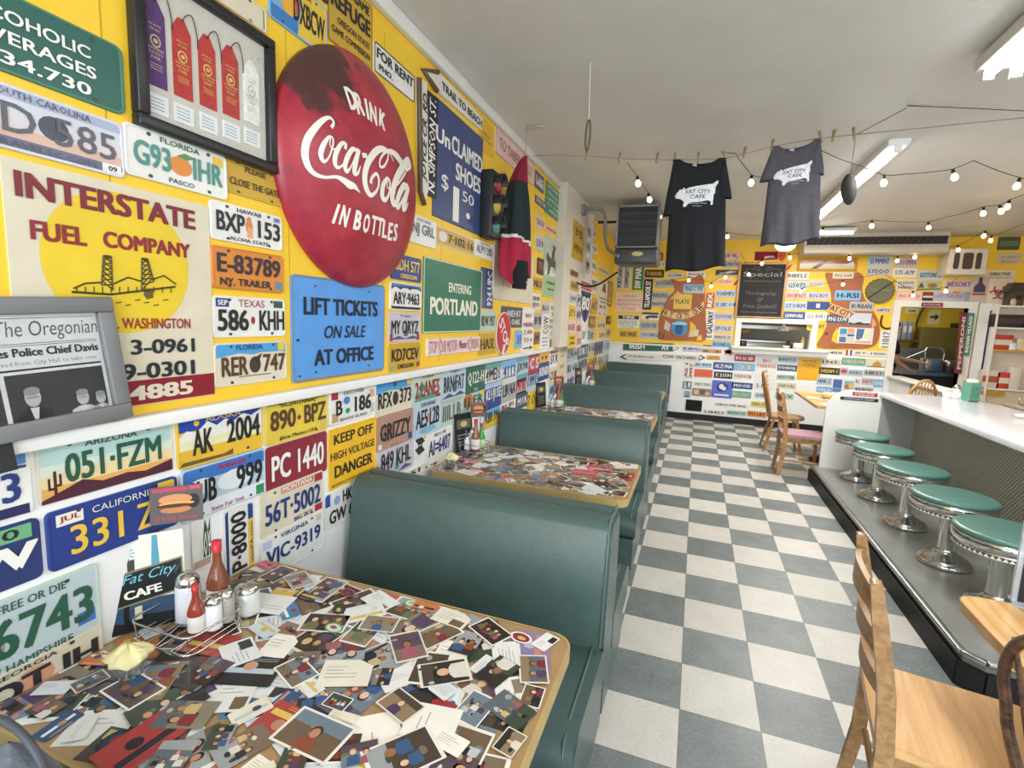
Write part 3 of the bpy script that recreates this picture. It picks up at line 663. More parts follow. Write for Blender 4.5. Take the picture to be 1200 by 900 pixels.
# ================================================================ licence plates and signs on the walls
CW = {'W': ('e6e5e0', 'white'), 'C': ('dcd3bc', 'cream'), 'Y': ('e8c23a', 'yellow'), 'O': ('d9883c', 'orange'), 'B': ('2f4a8c', 'blue'), 'L': ('b9cad8', 'pale blue'),
      'S': ('7fb0da', 'sky blue'), 'G': ('2f6a55', 'green'), 'P': ('b9cfc0', 'pale green'), 'R': ('a8303a', 'red'), 'K': ('202226', 'black'), 'N': ('8a6a42', 'brown'),
      'D': ('2a3350', 'navy'), 'A': ('b3b4b2', 'gray'), 'I': ('e3bfb6', 'pink'), 'V': ('c4c0cc', 'lilac'), 'M': ('c9a23a', 'ochre'), 'T': ('5fa7a8', 'teal'), 'X': ('4c5a74', 'slate blue')}
FG = {'k': '2a2b2e', 'b': '2a3f7c', 'g': '2c5a46', 'r': 'a02c34', 'w': 'f0eee8', 'y': 'ecc95a', 'n': '5a4030', 'p': '6a4a80', 'o': 'c9692c', 't': '2f7f86', 'a': '6c6e72'}
_lay = [0]
def rect_on(wall, x0, y0, x1, y1, off=0.0):
    if wall == 'L':
        p, q = on_left(x0, y0, off), on_left(x1, y1, off); c = (p+q)/2; w = abs((q-p).dot(LDIR)); h = abs(p.z-q.z)
        y = c.y; c = Vector((wall_x(y)+off, y, c.z)); return left_frame(c), w, h
    yy = BY-off; p, q = on_y(x0, y0, yy), on_y(x1, y1, yy); c = (p+q)/2
    return back_frame(c), abs(q.x-p.x), abs(p.z-q.z)
def board(mb, w, h, bg, px, r=0.012, rim=None, bolts=True):
    """plate blank with raised rim and bolt holes; returns the face height"""
    _lay[0] = (_lay[0]+1) % 4; z = 0.003+_lay[0]*0.0016
    r = min(r, h*0.12, w*0.12); n = 4 if px > 50 else 2
    mb.prism(rrect(w, h, r, n), 0, z, bg)
    if px > 36:
        a, b_ = rrect(w*0.995, h*0.995, r, n), rrect(w-0.011, h-0.011, r*0.8, n); k = len(a); e = 0.0012
        vs = [(x, y, z) for x, y in a] + [(x*.995, y*.995, z+e) for x, y in a] + [(x, y, z+e) for x, y in b_] + [(x*.99, y*.99, z) for x, y in b_]
        fs = [(q*k+i, q*k+(i+1) % k, (q+1)*k+(i+1) % k, (q+1)*k+i) for q in range(3) for i in range(k)]; mb.add(vs, fs, rim or bg)
        if bolts and px > 60:
            for sx in (-.29, .29):
                for sy in (-.42, .41): mb.prism(ellipse(sx*w, sy*h, .0055, .0045, 8), z, z+.0012, '4a4440')
    return z+0.0004
def lab(bg, tx, wh, kind='license plate'): return f"{CW[bg][1] if bg in CW else bg} {kind} lettered {tx} {wh}"
def plate(wall, x0, y0, x1, y1, tx, bg='W', fg='k', hdr=None, ftr=None, bands=(), shp=(), box=(.5, .5, .84, .5), rot=0, off=0.0, bold=.018, rim=None, label=None, where='', w=None, name='license_plate', cat='license plate', group=None, r=.012, anchor=None, hc=None, shear=0, lines=None, bolts=True):
    M, pw, ph = rect_on(wall, x0, y0, x1, y1, off)
    if w:      # partly out of the frame: keep the right edge, standard width
        M = M @ Matrix.Translation(((pw-w)/2, 0, 0)); pw = w
    pw *= .986; ph *= .98
    mb = MB(); px = abs(x1-x0); bc = CW[bg][0] if bg in CW else bg; fc = FG.get(fg, fg)
    z = board(mb, pw, ph, bc, px, r, rim, bolts); res = 3 if px > 50 else (2 if px > 28 else 1)
    X = lambda u: (u-.5)*pw
    Yv = lambda v: (v-.5)*ph
    for a, b_, c in bands: mb.poly([(X(.015), Yv(a)), (X(.985), Yv(a)), (X(.985), Yv(b_)), (X(.015), Yv(b_))], z+.0002, CW[c][0] if c in CW else c)
    for i, s in enumerate(shp):
        zz = z+.0004+i*.00012; c = s[-1]; c = CW[c][0] if c in CW else FG.get(c, c)
        if s[0] == 'e': mb.poly(ellipse(X(s[1]), Yv(s[2]), s[3]*pw, s[4]*ph, 14), zz, c)
        elif s[0] == 'b': mb.poly([(X(s[1]), Yv(s[2])), (X(s[3]), Yv(s[2])), (X(s[3]), Yv(s[4])), (X(s[1]), Yv(s[4]))], zz, c)
        elif s[0] == 'p': mb.poly([(X(u), Yv(v)) for u, v in s[1]], zz, c)
        elif s[0] == 't': text(mb, s[1], X(s[2]), Yv(s[3]), s[4]*pw, s[5]*ph, c, zz+.0003, .01, res=res, rot=s[6] if len(s) > 7 else 0)
    tz = z+.0016
    cx, cy, bw_, bh = box
    if tx and len(tx) < 3 and bw_ > .8: bw_ = .16 if tx == '1' else .26*len(tx)
    if tx and lines is None:
        if rot: text(mb, tx, X(cx), Yv(cy), bw_*ph if abs(rot) == 1 else bw_*pw, bh*pw if abs(rot) == 1 else bh*ph, fc, tz, bold, shear, rot*PI/2, res=res)
        else: text(mb, tx, X(cx), Yv(cy), bw_*pw, bh*ph, fc, tz, bold, shear, res=res)
    for l in (lines or ()):      # (text, cx, cy, w, h, colour[, bold, shear])
        text(mb, l[0], X(l[1]), Yv(l[2]), l[3]*pw, l[4]*ph, FG.get(l[5], l[5]), tz, l[6] if len(l) > 6 else .02, l[7] if len(l) > 7 else 0, res=res)
    hcol = FG.get(hc, hc) if hc else fc
    if hdr: text(mb, hdr, X(.5), Yv(.88), min(.56, .055*len(hdr))*pw, .11*ph, hcol, tz, .005, res=1 if px < 60 else 2)
    if ftr: text(mb, ftr, X(.5), Yv(.11), min(.6, .05*len(ftr))*pw, .10*ph, hcol, tz, .005, res=1 if px < 60 else 2)
    o = mb.build(name, ENAMEL, M=M)
    return tag(o, label or lab(bg, tx, where), cat, group)
U = 'on the yellow wall left of the booths'
D = 'in the plates below the wall rail'
GU, GD = 'license plates on the upper left wall', 'license plates below the left wall rail'
def PU(*a, **k): k.setdefault('where', U); k.setdefault('group', GU); return plate('L', *a, **k)
def PD(*a, **k): k.setdefault('where', D); k.setdefault('group', GD); return plate('L', *a, **k)
def SG(*a, **k): k.setdefault('name', 'wall_sign'); k.setdefault('cat', 'sign'); return plate('L', *a, **k)

# ---- upper left wall, near
SG(-75, -50, 147, 138, '', '2b6157', 'w', r=.04, name='road_sign', label='large green sign about alcoholic beverages cut off by the upper left corner', rim='3c7a66',
   lines=[('ALCOHOLIC', .40, .70, .74, .16, 'w', .012), ('BEVERAGES', .42, .44, .76, .16, 'w', .012), ('34.730', .50, .18, .52, .16, 'w', .012)])
PU(100, 131, 146, 211, 'RD 585', 'd0d3de', '5c5e66', w=.31, ftr='TRAVELSC.COM', hdr='SOUTH CAROLINA', bands=[(.02, .2, '6a6a86'), (.2, .36, 'd2b0a0'), (.36, .58, 'd6cdd2'), (.8, .98, 'a9b0cc')], shp=[('e', .55, .52, .09, .2, '4a4c5c'), ('b', .84, .05, .97, .2, 'e6e5e0'), ('t', '09', .91, .12, .06, .09, 'k')], box=(.52, .5, .84, .46), bold=.005)
PU(140, 140, 265, 236, '', 'W', 'g', hdr='FLORIDA', ftr='PASCO', label='white license plate G93 IHR with an orange fruit, beneath the framed ribbons', shp=[('e', .5, .46, .115, .2, 'dd8a3c'), ('p', [(.46, .66), (.56, .62), (.66, .72), (.54, .76)], '5b8f5a'), ('b', .84, .72, .95, .92, 'Y')], lines=[('G93', .235, .5, .33, .48, '4f8f86'), ('IHR', .78, .5, .32, .48, '4f8f86')])
SG(261, 180, 331, 244, '', 'M', 'n', label='ochre sign PLEASE CLOSE THE GATE tucked behind the ribbon frame', lines=[('PLEASE', .5, .78, .36, .16, 'n'), ('CLOSE THE GATE', .5, .36, .86, .2, 'n')])
SG(200, -70, 312, 41, '', 'C', 'k', label='cream board with thin black border above the framed ribbons', shp=[('b', .03, .04, .97, .052, 'k'), ('b', .955, .05, .965, .95, 'k')], r=.004)
PU(313, 19, 382, 11, 'DXBCW', 'S', 'k', hdr='FLORIDA', label='colorful license plate DXBCW with a sunset behind the red round sign', shp=[('p', [(.45, .02), (.98, .02), (.98, .98), (.55, .98)], 'e2c04a'), ('e', .33, .62, .16, .3, 'd9552f'), ('e', .3, .5, .12, .24, 'e8b040'), ('b', .03, .03, .45, .28, '3f7fc0')], box=(.66, .5, .56, .46))
PU(345, -40, 383, 6, 'OR 118', 'D', 'w', label='dark blue license plate cut off at the top edge beside REFUGE', w=.3)
SG(383, 46, 436, 8, '', 'M', 'k', name='metal_sign', label='yellow and black GAME REFUGE metal sign near the ceiling trim', lines=[('STATE GAME', .5, .87, .84, .13, 'k'), ('REFUGE', .5, .62, .88, .24, 'k', .03), ('OREGON STATE', .55, .36, .72, .09, 'k', .01), ('GAME COMMISSION', .5, .2, .86, .09, 'k', .01)], rim='8f7128')
SG(437, 46, 485, 122, '', 'W', 'k', label='white FOR RENT sign below the ceiling trim', lines=[('FOR RENT', .5, .68, .9, .34, 'k', .02), ('PHO.', .26, .26, .32, .2, 'k')], rim='5a4a3a')
PU(243, 232, 329.5, 295, '', 'W', 'k', hdr='HAWAII', ftr='ALOHA STATE', label='white license plate BXP 153 with orange king figure', shp=[('e', .5, .5, .05, .2, 'd9864f'), ('e', .5, .68, .035, .1, 'd9864f'), ('b', .47, .2, .55, .5, 'e0a070'), ('b', .86, .78, .97, .95, 'b9c4e0'), ('t', 'SEP', .915, .865, .08, .1, 'b')], lines=[('BXP', .25, .52, .37, .5, 'k'), ('153', .79, .5, .34, .5, 'k')])
PU(244, 285.5, 331, 344, 'E-83789', 'O', 'k', label='orange trailer license plate E-83789', box=(.5, .62, .86, .44), lines=[('E-83789', .5, .62, .88, .46, '3a3440'), ('NY. TRAILER', .44, .18, .7, .18, '3a3440')], shp=[('b', .86, .08, .97, .28, '5f8fa8')], rim='c9803a')
PU(246.7, 345, 334, 394, '', 'W', 'k', label='white license plate 586 KHH with red star map', lines=[('TEXAS', .5, .84, .36, .18, 'r', .0), ('586', .25, .42, .4, .52, 'k'), ('KHH', .79, .42, .38, .52, 'k')], shp=[('e', .515, .42, .03, .1, 'R'), ('b', .04, .74, .2, .94, '2f3f7c'), ('t', 'SEP', .12, .84, .12, .12, 'w'), ('b', .82, .76, .96, .94, '3f5a50')])
PU(248, 401.7, 335.6, 444, '', 'C', 'k', label='white and blue license plate RER 747 with a diving bird', lines=[('RER', .25, .45, .34, .44, 'n'), ('747', .80, .47, .34, .44, 'n')], shp=[('b', .015, .74, .985, .985, '4f9fd8'), ('p', [(.015, .66), (.3, .74), (.5, .70), (.7, .78), (.985, .72), (.985, .80), (.015, .80)], '4f9fd8'), ('e', .52, .45, .08, .2, '4a3a30'), ('p', [(.5, .6), (.62, .72), (.56, .45)], '3a2f2a'), ('b', .86, .76, .96, .95, 'e0c840'), ('t', 'FLORIDA', .45, .88, .36, .12, 'b'), ('b', .3, .18, .75, .21, '8f8470')])
SG(338, 319, 449.4, 434.5, '', '5b9be0', 'k', name='metal_sign', r=.02, label='sky blue LIFT TICKETS ON SALE AT OFFICE metal sign under the red round sign', rim='7f7f86', lines=[('LIFT TICKETS', .5, .72, .8, .17, '1e2a3c', .03), ('ON SALE', .52, .47, .46, .13, '1e2a3c', .01, .25), ('AT OFFICE', .52, .22, .66, .16, '1e2a3c', .03)], shp=[('b', .02, .02, .98, .03, '9a8f86'), ('e', .06, .06, .012, .012, '5a4030'), ('e', .05, .4, .014, .014, '3a3330')])
# right of the red round sign
PU(478, 283, 510, 261, 'NJ GRL', 'W', 'a', hdr='CALIFORNIA', label='white license plate with gray letters poking out right of the red round sign')
PU(510, 263, 555.5, 300, '7·102·16', 'M', 'k', label='ochre license plate 7-102-16 in a chrome frame', shp=[('e', .16, .5, .1, .3, 'd9d9d4')], box=(.62, .5, .68, .5), rim='d0d0cc')
PU(555.5, 279, 578, 307, 'ALPU 28D', 'W', 'a', hdr='CALIFORNIA')
PU(457, 295, 492.5, 332, '', 'B', 'y', label='blue license plate GDH 577 with yellow letters', lines=[('GDH 577', .5, .6, .86, .46, 'y'), ('OREGON', .55, .17, .55, .18, 'y')], rim='6a6a80')
PU(455.5, 329, 492, 365, 'ARY·9463', 'W', 'k', label='white license plate ARY 9463 with snowy mountains', shp=[('b', .015, .82, .985, .985, '4f7fc0'), ('p', [(.02, .72), (.15, .86), (.3, .74), (.45, .88), (.6, .76), (.8, .9), (.98, .74), (.98, .84), (.02, .84)], '3f4f70'), ('b', .015, .015, .985, .14, '2a3040')], box=(.5, .44, .84, .44))
PU(454.5, 365, 491.7, 400, 'MY ORYZ', 'V', 'k', label='lilac license plate MY ORYZ with a green fir tree', hdr='Oregon', shp=[('p', [(.46, .2), (.58, .2), (.53, .8)], '2f7a5a'), ('b', .04, .05, .12, .28, 'R'), ('b', .88, .05, .97, .28, 'R'), ('p', [(.02, .1), (.3, .22), (.5, .12), (.75, .22), (.98, .1)], '5a5670')], box=(.5, .5, .86, .46))
PU(454.5, 403, 491.7, 430.5, '', 'M', 'k', label='ochre license plate KD7CEV below the lilac one', lines=[('KD7CEV', .5, .58, .86, .46, 'k'), ('OREGON', .5, .15, .5, .17, 'k')], shp=[('e', .08, .14, .05, .1, '5fb0a0'), ('b', .86, .06, .96, .24, 'R')])
SG(508, 110, 562, 277.5, '', '3b4a7a', 'w', name='enamel_sign', r=.004, label='tall dark blue UNCLAIMED SHOES sign with white letters', rim='3b4a7a', lines=[('Un', .15, .71, .26, .135, 'w', .02), ('CLAIMED', .65, .72, .68, .16, 'w', .02), ('SHOES', .68, .50, .56, .16, 'w', .02), ('$', .2, .33, .13, .15, 'w', .0), ('1', .42, .19, .12, .32, 'w', .03), ('50', .68, .31, .26, .1, 'w', .0)], shp=[('e', .69, .14, .045, .03, 'w')])
# arrow boards
def arrow_board(poly_px, label, txt, bgc='e0ddd2', head=None, tcol='k', rotv=False, tb=(.5, .5, .8, .5), off=0.004, name='arrow_sign', shear=0):
    """board whose outline is given on the left wall"""
    P = [on_left(x, y) for x, y in poly_px]; c = sum(P, Vector())/len(P); o = Vector((wall_x(c.y), c.y, c.z)); M = left_frame(o)
    L = [((p-o).dot(LDIR), p.z-o.z) for p in P]; mb = MB(); mb.prism(L, 0, off+.012, bgc)
    if head:
        H = [on_left(x, y) for x, y in head]; H = [((p-o).dot(LDIR), p.z-o.z) for p in H]; mb.tube([(x, y, off+.012) for x, y in H], .012, 6, '5a4632')
    xs = [p[0] for p in L]; ys = [p[1] for p in L]; w, h = max(xs)-min(xs), max(ys)-min(ys); cx, cy = min(xs)+tb[0]*w, min(ys)+tb[1]*h
    text(mb, txt, cx, cy, tb[2]*(h if rotv else w), tb[3]*(w if rotv else h), FG.get(tcol, tcol), off+.0135, .02, shear, PI/2 if rotv else 0)
    return tag(mb.build(name, ENAMEL, M=M), label, 'sign')
arrow_board([(492, 82), (510, 84), (563, 139), (562, 153), (510, 108)], 'white TRAIL TO BEACH arrow board pointing left, under the ceiling trim', 'TRAIL TO BEACH', head=[(510, 85), (492, 82), (509, 107)], tb=(.62, .5, .72, .42))
arrow_board([(487, 92), (497, 97), (499, 222), (494, 240), (489, 224)], 'narrow white JOYCE CR RD arrow board pointing down, beside the red round sign', 'JOYCE CR. RD.', head=[(487.5, 92), (489, 224), (494, 240)], rotv=True, tb=(.6, .55, .72, .5), shear=.3)
SG(498.5, 103, 510, 235, 'N. SIMPSON ST.', 'K', 'w', rot=1, box=(.5, .5, .92, .55), name='street_sign', label='black N. SIMPSON ST. street sign mounted upright', r=.004, bold=.014, shear=.2)
SG(560, 131, 578, 188, '', 'e5b52a', 'k', r=.2, label='faded round yellow sign behind the traffic light, near the ceiling', lines=[('FIELD', .5, .55, .5, .08, '8f7a30', 0), ('MANAGER', .5, .4, .66, .08, '8f7a30', 0)], rim='b8901f')
SG(579, 178, 626, 193, '', 'I', 'r', label='pale pink TO TABERNACLE board behind the hanging jacket', lines=[('TO TABERNACLE', .5, .5, .84, .4, '8f5a58', .0)], rim='b09088')
SG(495, 298.5, 562.5, 389, '', '2f7560', 'w', name='road_sign', r=.01, label='green ENTERING PORTLAND road sign with cream letters', rim='d6d9c4', lines=[('ENTERING', .57, .65, .4, .14, 'f0edd8', .02), ('PORTLAND', .5, .37, .82, .24, 'f0edd8', .03)])
SG(498.5, 397, 561, 410.5, '', 'e6d6d4', 'r', r=.004, label='white strip sign with red STOP YOUR MOTOR lettering', lines=[('STOP YOUR MOTOR', .27, .5, .48, .7, 'c2606a', 0), ('Please', .62, .52, .16, .5, 'r', .01, .3), ('NO SMOKING', .85, .5, .26, .7, 'c2606a', 0)])
PU(563.5, 312, 577, 362.6, '924 UPC', 'B', 'w', rot=1, box=(.68, .5, .88, .4), shp=[('b', .02, .02, .34, .98, '5b6472')], label='blue license plate 924 UPC mounted upright')
PU(562, 363, 580, 388, 'BDW 1957', 'P', 'k', label='pale license plate BDW 1957 right of the green road sign')
PU(560.5, 390.5, 580, 414, 'HASL', 'M', 'n', label='tarnished ochre license plate HASL beside the stop paddle')
SG(578, 279, 623, 357, '', 'C', 'r', r=.05, label='cream rounded sign half hidden behind the hanging jacket', lines=[('PARKLAND', .5, .3, .6, .1, 'b86a62', 0), ('TRAIL', .55, .55, .4, .1, '9a8a80', 0)])
SG(587, 358, 613, 384, '', '4a5058', 'w', r=.004, label='dark gray sign NEHIT OAK right of the stop paddle', lines=[('NEHIT', .55, .68, .6, .3, 'd9d9d4'), ('OAK', .62, .28, .4, .28, 'd9d9d4')])
SG(612, 359, 624, 412, '', 'W', 'r', r=.004, label='tall white parking sign with red lines and a black arrow', lines=[('NO', .5, .82, .5, .1, 'r'), ('PARKING', .5, .62, .8, .1, 'r'), ('2 AM', .5, .45, .7, .1, 'r'), ('TO 6', .5, .28, .7, .1, 'r')], shp=[('b', .15, .08, .8, .11, 'k'), ('p', [(.7, .04), (.95, .095), (.7, .15)], 'k')])
PU(603, 387, 610.5, 408, '31', 'S', 'b', label='small sky blue plate between stop paddle and parking sign')
PU(625, 366, 633.6, 385, 'BUB', 'A', 'k', label='small gray license plate BUB left of the tall signs')
PU(625, 389, 633, 403, 'MO', 'N', 'k', label='small rusty brown plate above the rail near the column')
SG(633.6, 367, 643, 409, 'COW', 'W', 'k', rot=1, box=(.5, .68, .5, .5), label='narrow upright white sign with black letters COW near the column', r=.004, shp=[('b', .2, .1, .8, .14, '8f97b8'), ('b', .2, .2, .8, .24, '8f97b8'), ('b', .2, .3, .8, .34, '8f97b8')])
SG(643, 353.5, 652, 397, '', 'C', 'a', r=.004, label='narrow upright cream sign with stacked gray words beside the column', lines=[('SEE', .5, .85, .7, .1, 'a'), ('TO', .5, .68, .5, .1, 'a'), ('RUM', .5, .5, .7, .1, 'a'), ('POET', .5, .33, .8, .1, 'a'), ('IT', .5, .16, .4, .1, 'a')])
PU(643.5, 398, 652, 409, 'KM', 'N', 'w', label='small dark brown plate at the foot of the column')
PU(635, 353, 642.5, 368.5, 'RG 4', 'V', 'k', label='small lilac and rust plate beside the narrow cream sign')
PU(627, 198, 636.5, 228, 'LAKE', 'X', 'w', label='slate blue plate high on the wall right of the jacket', shp=[('b', .1, .2, .9, .45, '9fb0c4')])
PU(627, 228, 639, 247, 'DELTA', 'X', 'w', label='second slate blue plate below the first, right of the jacket')
SG(639.5, 210, 655, 262, '', '3f8a6a', 'w', r=.006, label='green sign with rows of white words beside the column top', lines=[('SMOKING', .5, .88, .84, .09, 'w', .01), ('STRICTLY', .5, .68, .84, .09, 'w', .01), ('LIMITED', .5, .5, .84, .09, 'w', .01), ('TO THIS', .5, .32, .84, .09, 'w', .01), ('AREA', .5, .15, .6, .09, 'w', .01)])
PU(628, 250, 637, 272, 'TA 50', 'I', 'a', label='pale pink plate below the slate blue pair'); PU(639.5, 262.5, 651.5, 277.5, 'BOW 88', 'I', 'r', label='pink license plate BOW 88 above the horse picture')
PU(628, 274, 636, 296, 'LI 9', 'L', 'r', label='pale blue plate LI 9 left of the horse picture'); PU(629.5, 301, 636, 323, 'PEN', 'D', 'o', label='navy and orange plate left of the horse picture'); PU(623, 323, 635, 341, 'X 2', 'M', 'k', label='ochre plate with a dark tree below the jacket hem', shp=[('p', [(.35, .2), (.65, .2), (.5, .85)], 'n')])
SG(623, 343, 632, 363, '', 'W', 'k', label='small white sign with two black words below the jacket', lines=[('DROW', .5, .68, .8, .3, 'k'), ('ERVO', .5, .28, .8, .3, 'k')], r=.004)
SG(638, 273, 654, 351, '', 'b9c4b0', 'k', name='horse_picture', cat='picture', r=.004, rim='8a7a60', label='upright picture of a bucking horse and rider beside the column',
   shp=[('b', .04, .02, .96, .38, '9fc08a'), ('p', [(.04, .38), (.3, .52), (.55, .4), (.75, .55), (.96, .42), (.96, .36), (.04, .36)], 'd9dcd6'), ('p', [(.2, .36), (.24, .55), (.12, .62), (.16, .74), (.36, .66), (.62, .64), (.8, .76), (.9, .70), (.78, .60), (.8, .48), (.7, .40), (.62, .52), (.4, .52), (.32, .38)], '4a4038'), ('p', [(.42, .64), (.58, .64), (.6, .8), (.68, .9), (.52, .84), (.44, .78)], '3a3430'), ('e', .52, .87, .06, .03, '3a3430'), ('b', .2, .22, .8, .26, '4a6a4a'), ('b', .25, .12, .75, .15, '4a6a4a')])

# ---- lower left wall, near to far
PD(5, 528, 38, 600, 'AWX 3', 'W', 'b', w=.305, label='white license plate ending in 3 with a city skyline, cut by the left edge', shp=[('b', .02, .78, .98, .98, '5a8fc8'), ('p', [(.3, .74), (.45, .88), (.5, .8), (.58, .95), (.62, .82), (.7, .92), (.8, .8), (.98, .76), (.98, .72), (.3, .72)], '3a4a74'), ('b', .02, .02, .98, .17, '2c2f5c')], box=(.54, .46, .8, .44))
PD(37, 521, 204, 550.5, '051·FZM', 'C', 'g', hdr='ARIZONA', label='desert sunset license plate 051 FZM with cactus', shp=[('b', .015, .62, .985, .985, 'b4d0cc'), ('b', .015, .46, .985, .62, 'd2dccb'), ('b', .015, .26, .985, .46, 'e6cfa0'), ('b', .015, .03, .985, .26, 'e0a858'), ('p', [(.015, .02), (.015, .08), (.18, .2), (.28, .28), (.42, .17), (.6, .2), (.75, .14), (.985, .24), (.985, .02)], '4f2838'), ('b', .095, .06, .115, .52, '4a2a34'), ('b', .06, .24, .075, .42, '4a2a34'), ('b', .06, .22, .1, .26, '4a2a34'), ('b', .13, .28, .145, .46, '4a2a34'), ('b', .11, .26, .145, .3, '4a2a34')], box=(.53, .52, .72, .48), bold=.02)
PD(203.5, 490, 308, 523.5, '', 'e3b73a', 'k', label='blue and gold license plate AK 2004 with white peaks', shp=[('b', .01, .70, .99, .99, '2446a4'), ('p', [(.01, .60), (.1, .72), (.2, .66), (.32, .84), (.42, .72), (.52, .82), (.62, .74), (.74, .86), (.84, .78), (.99, .9), (.99, .5), (.01, .5)], 'e6e4da'), ('b', .01, .34, .99, .52, 'e6dfb4'), ('e', .2, .84, .03, .06, 'e8b83a'), ('t', 'ALASKA', .5, .89, .42, .12, 'e0c070'), ('p', [(.01, .04), (.05, .12), (.5, .1), (.6, .16), (.6, .04)], '6a5a34')], lines=[('AK', .26, .46, .22, .5, 'k'), ('2004', .74, .54, .42, .5, 'k')])
PD(308.3, 471.5, 383, 503, '890◦BPZ', 'e2c84a', 'n', label='yellow license plate 890 BPZ with a sun symbol', ftr='New Mexico USA', hdr='BICENTENNIAL', shp=[('e', .5, .5, .03, .06, 'R'), ('b', .86, .05, .97, .3, 'd8b860'), ('b', .02, .9, .2, .98, '5a8a50'), ('b', .75, .9, .95, .98, '5a8a50')], lines=[('890', .25, .54, .38, .46, 'n'), ('BPZ', .77, .54, .38, .46, 'n')])
PD(384, 459, 438, 485, '', 'W', 'k', label='white license plate B 186 with small colored seals', hdr='DISCOVER', ftr='RHODE ISLAND', shp=[('e', .34, .66, .07, .12, '4f7fc8'), ('b', .27, .22, .45, .46, 'd9e6dc'), ('e', .36, .34, .05, .08, '3a8a70'), ('b', .03, .74, .16, .96, 'R'), ('b', .86, .6, .97, .85, 'd0a890'), ('b', .04, .08, .16, .34, 'c0a070'), ('b', .88, .1, .97, .4, 'b8c8c0')], lines=[('B', .18, .48, .13, .44, 'k'), ('186', .7, .48, .38, .48, 'k')])
PD(439, 448, 482, 479, '', 'C', 'k', label='white and blue license plate RFX 373 with a dark bird', lines=[('RFX', .24, .46, .36, .44, 'k'), ('373', .8, .48, .34, .44, 'k')], shp=[('b', .015, .74, .985, .985, '3f8fd0'), ('p', [(.015, .66), (.35, .72), (.6, .68), (.985, .76), (.985, .8), (.015, .8)], '4f9fd8'), ('e', .52, .45, .08, .2, '3a3030'), ('b', .85, .78, .97, .97, 'Y'), ('e', .5, .86, .06, .08, 'G')])
PD(482.5, 439, 516, 468.6, '2 LANES', 'P', 'r', hdr='FLORIDA', ftr='', label='pale green license plate 2 LANES with red letters', shp=[('p', [(.03, .1), (.2, .45), (.45, .3), (.7, .36), (.97, .1)], '5a9a80'), ('b', .8, .05, .97, .25, 'R'), ('e', .3, .55, .1, .12, '3f8a6a')])
PD(516.6, 433, 544.4, 462.5, 'BRN·FAT', 'L', 'k', hdr='Oregon', shp=[('p', [(.46, .2), (.58, .2), (.53, .8)], '2f7f96'), ('p', [(.02, .06), (.3, .2), (.5, .08), (.75, .2), (.98, .06)], '4a5a7a')])
PD(545, 428.5, 566.7, 456, 'Q122-H', 'G', 'w', ftr='COLO', label='dark green license plate Q122 with white letters')
PD(567.5, 425.5, 587, 450, '49MEDS', 'W', 'k', bands=[(.74, .98, 'T'), (.02, .18, 'T')]); PD(587.6, 423, 604, 445.5, '4113', 'S', 'b', bands=[(.02, .24, 'N'), (.28, .62, 'e0e4e6')])
PD(604, 419, 618, 441, 'JX98', 'L', 'k', bands=[(.02, .2, 'T'), (.78, .98, 'T')]); PD(619, 414, 630.5, 436, 'C 5', 'R', 'w', label='faded red license plate in the top row below the rail', bands=[(.2, .8, 'b5626a')])
SG(631, 412, 643, 425.4, '', 'e8b73a', 'k', label='tiny yellow diamond arrow plate under the rail near the column', shp=[('e', .35, .5, .08, .15, 'n'), ('p', [(.6, .3), (.85, .5), (.6, .7)], 'n')])
PD(631, 425.8, 642.5, 443, 'KIND', 'B', 'w', bands=[(.3, .7, '8f9fc0')]); PD(643.6, 410.6, 652.5, 430, 'SUI', 'W', 'b', bands=[(.8, .98, 'R')]); PD(642.8, 431, 651.6, 447.6, 'CUB', 'C', 'r')
SG(653, 408.5, 663, 448, '', 'd9cfb0', 'n', r=.004, label='narrow upright cream card with three brown marks below the rail', shp=[('b', .3, .75, .7, .85, 'b8a888'), ('b', .3, .45, .7, .55, 'b8a888'), ('b', .35, .14, .65, .26, 'b8a888')])
# second row
PD(20, 611, 51.4, 674, 'KJVW', '2c3a6c', 'w', w=.305, label='dark blue license plate ending VW with green 10 sticker, left edge', shp=[('b', .62, .72, .95, .95, '6fb080'), ('t', '10', .8, .84, .16, .16, 'k')], box=(.52, .40, .92, .52), bold=.028)
PD(55, 673, 206, 556, '331 ZR', '2b3f86', 'y', label='blue license plate 331 ZR with JUL sticker behind the nearest menus', shp=[('b', .06, .72, .24, .92, 'e6e2d8'), ('t', 'JUL', .15, .82, .14, .12, 'r'), ('b', .82, .78, .97, .96, 'Y')], lines=[('331', .33, .42, .38, .5, 'e6bf4a', .01), ('ZR', .78, .42, .3, .5, 'e6bf4a', .01), ('CALIFORNIA', .55, .84, .5, .12, 'e0ddd0', .0)], rim='2b3f86')
PD(208, 552, 310, 577, '', 'L', 'b', label='pale blue license plate JB 999 with clouds and red script', shp=[('b', .01, .72, .99, .98, '3f74c0'), ('e', .2, .6, .16, .16, 'e9ecee'), ('e', .6, .55, .22, .2, 'e3e8ec'), ('b', .01, .02, .99, .3, 'dfe6ec'), ('b', .86, .04, .97, .24, '3f8a5a'), ('t', 'Arkansas', .56, .88, .34, .12, 'b82c40'), ('t', 'State Fair Seat', .5, .1, .4, .09, 'b84050')], lines=[('CUB', .2, .5, .34, .46, 'k'), ('999', .78, .54, .34, .5, 'k')])
PD(310, 525, 383, 551, 'PC 1440', '8e2f3c', 'w', label='maroon license plate PC 1440 with white letters', box=(.5, .5, .86, .56), rim='8e2f3c')
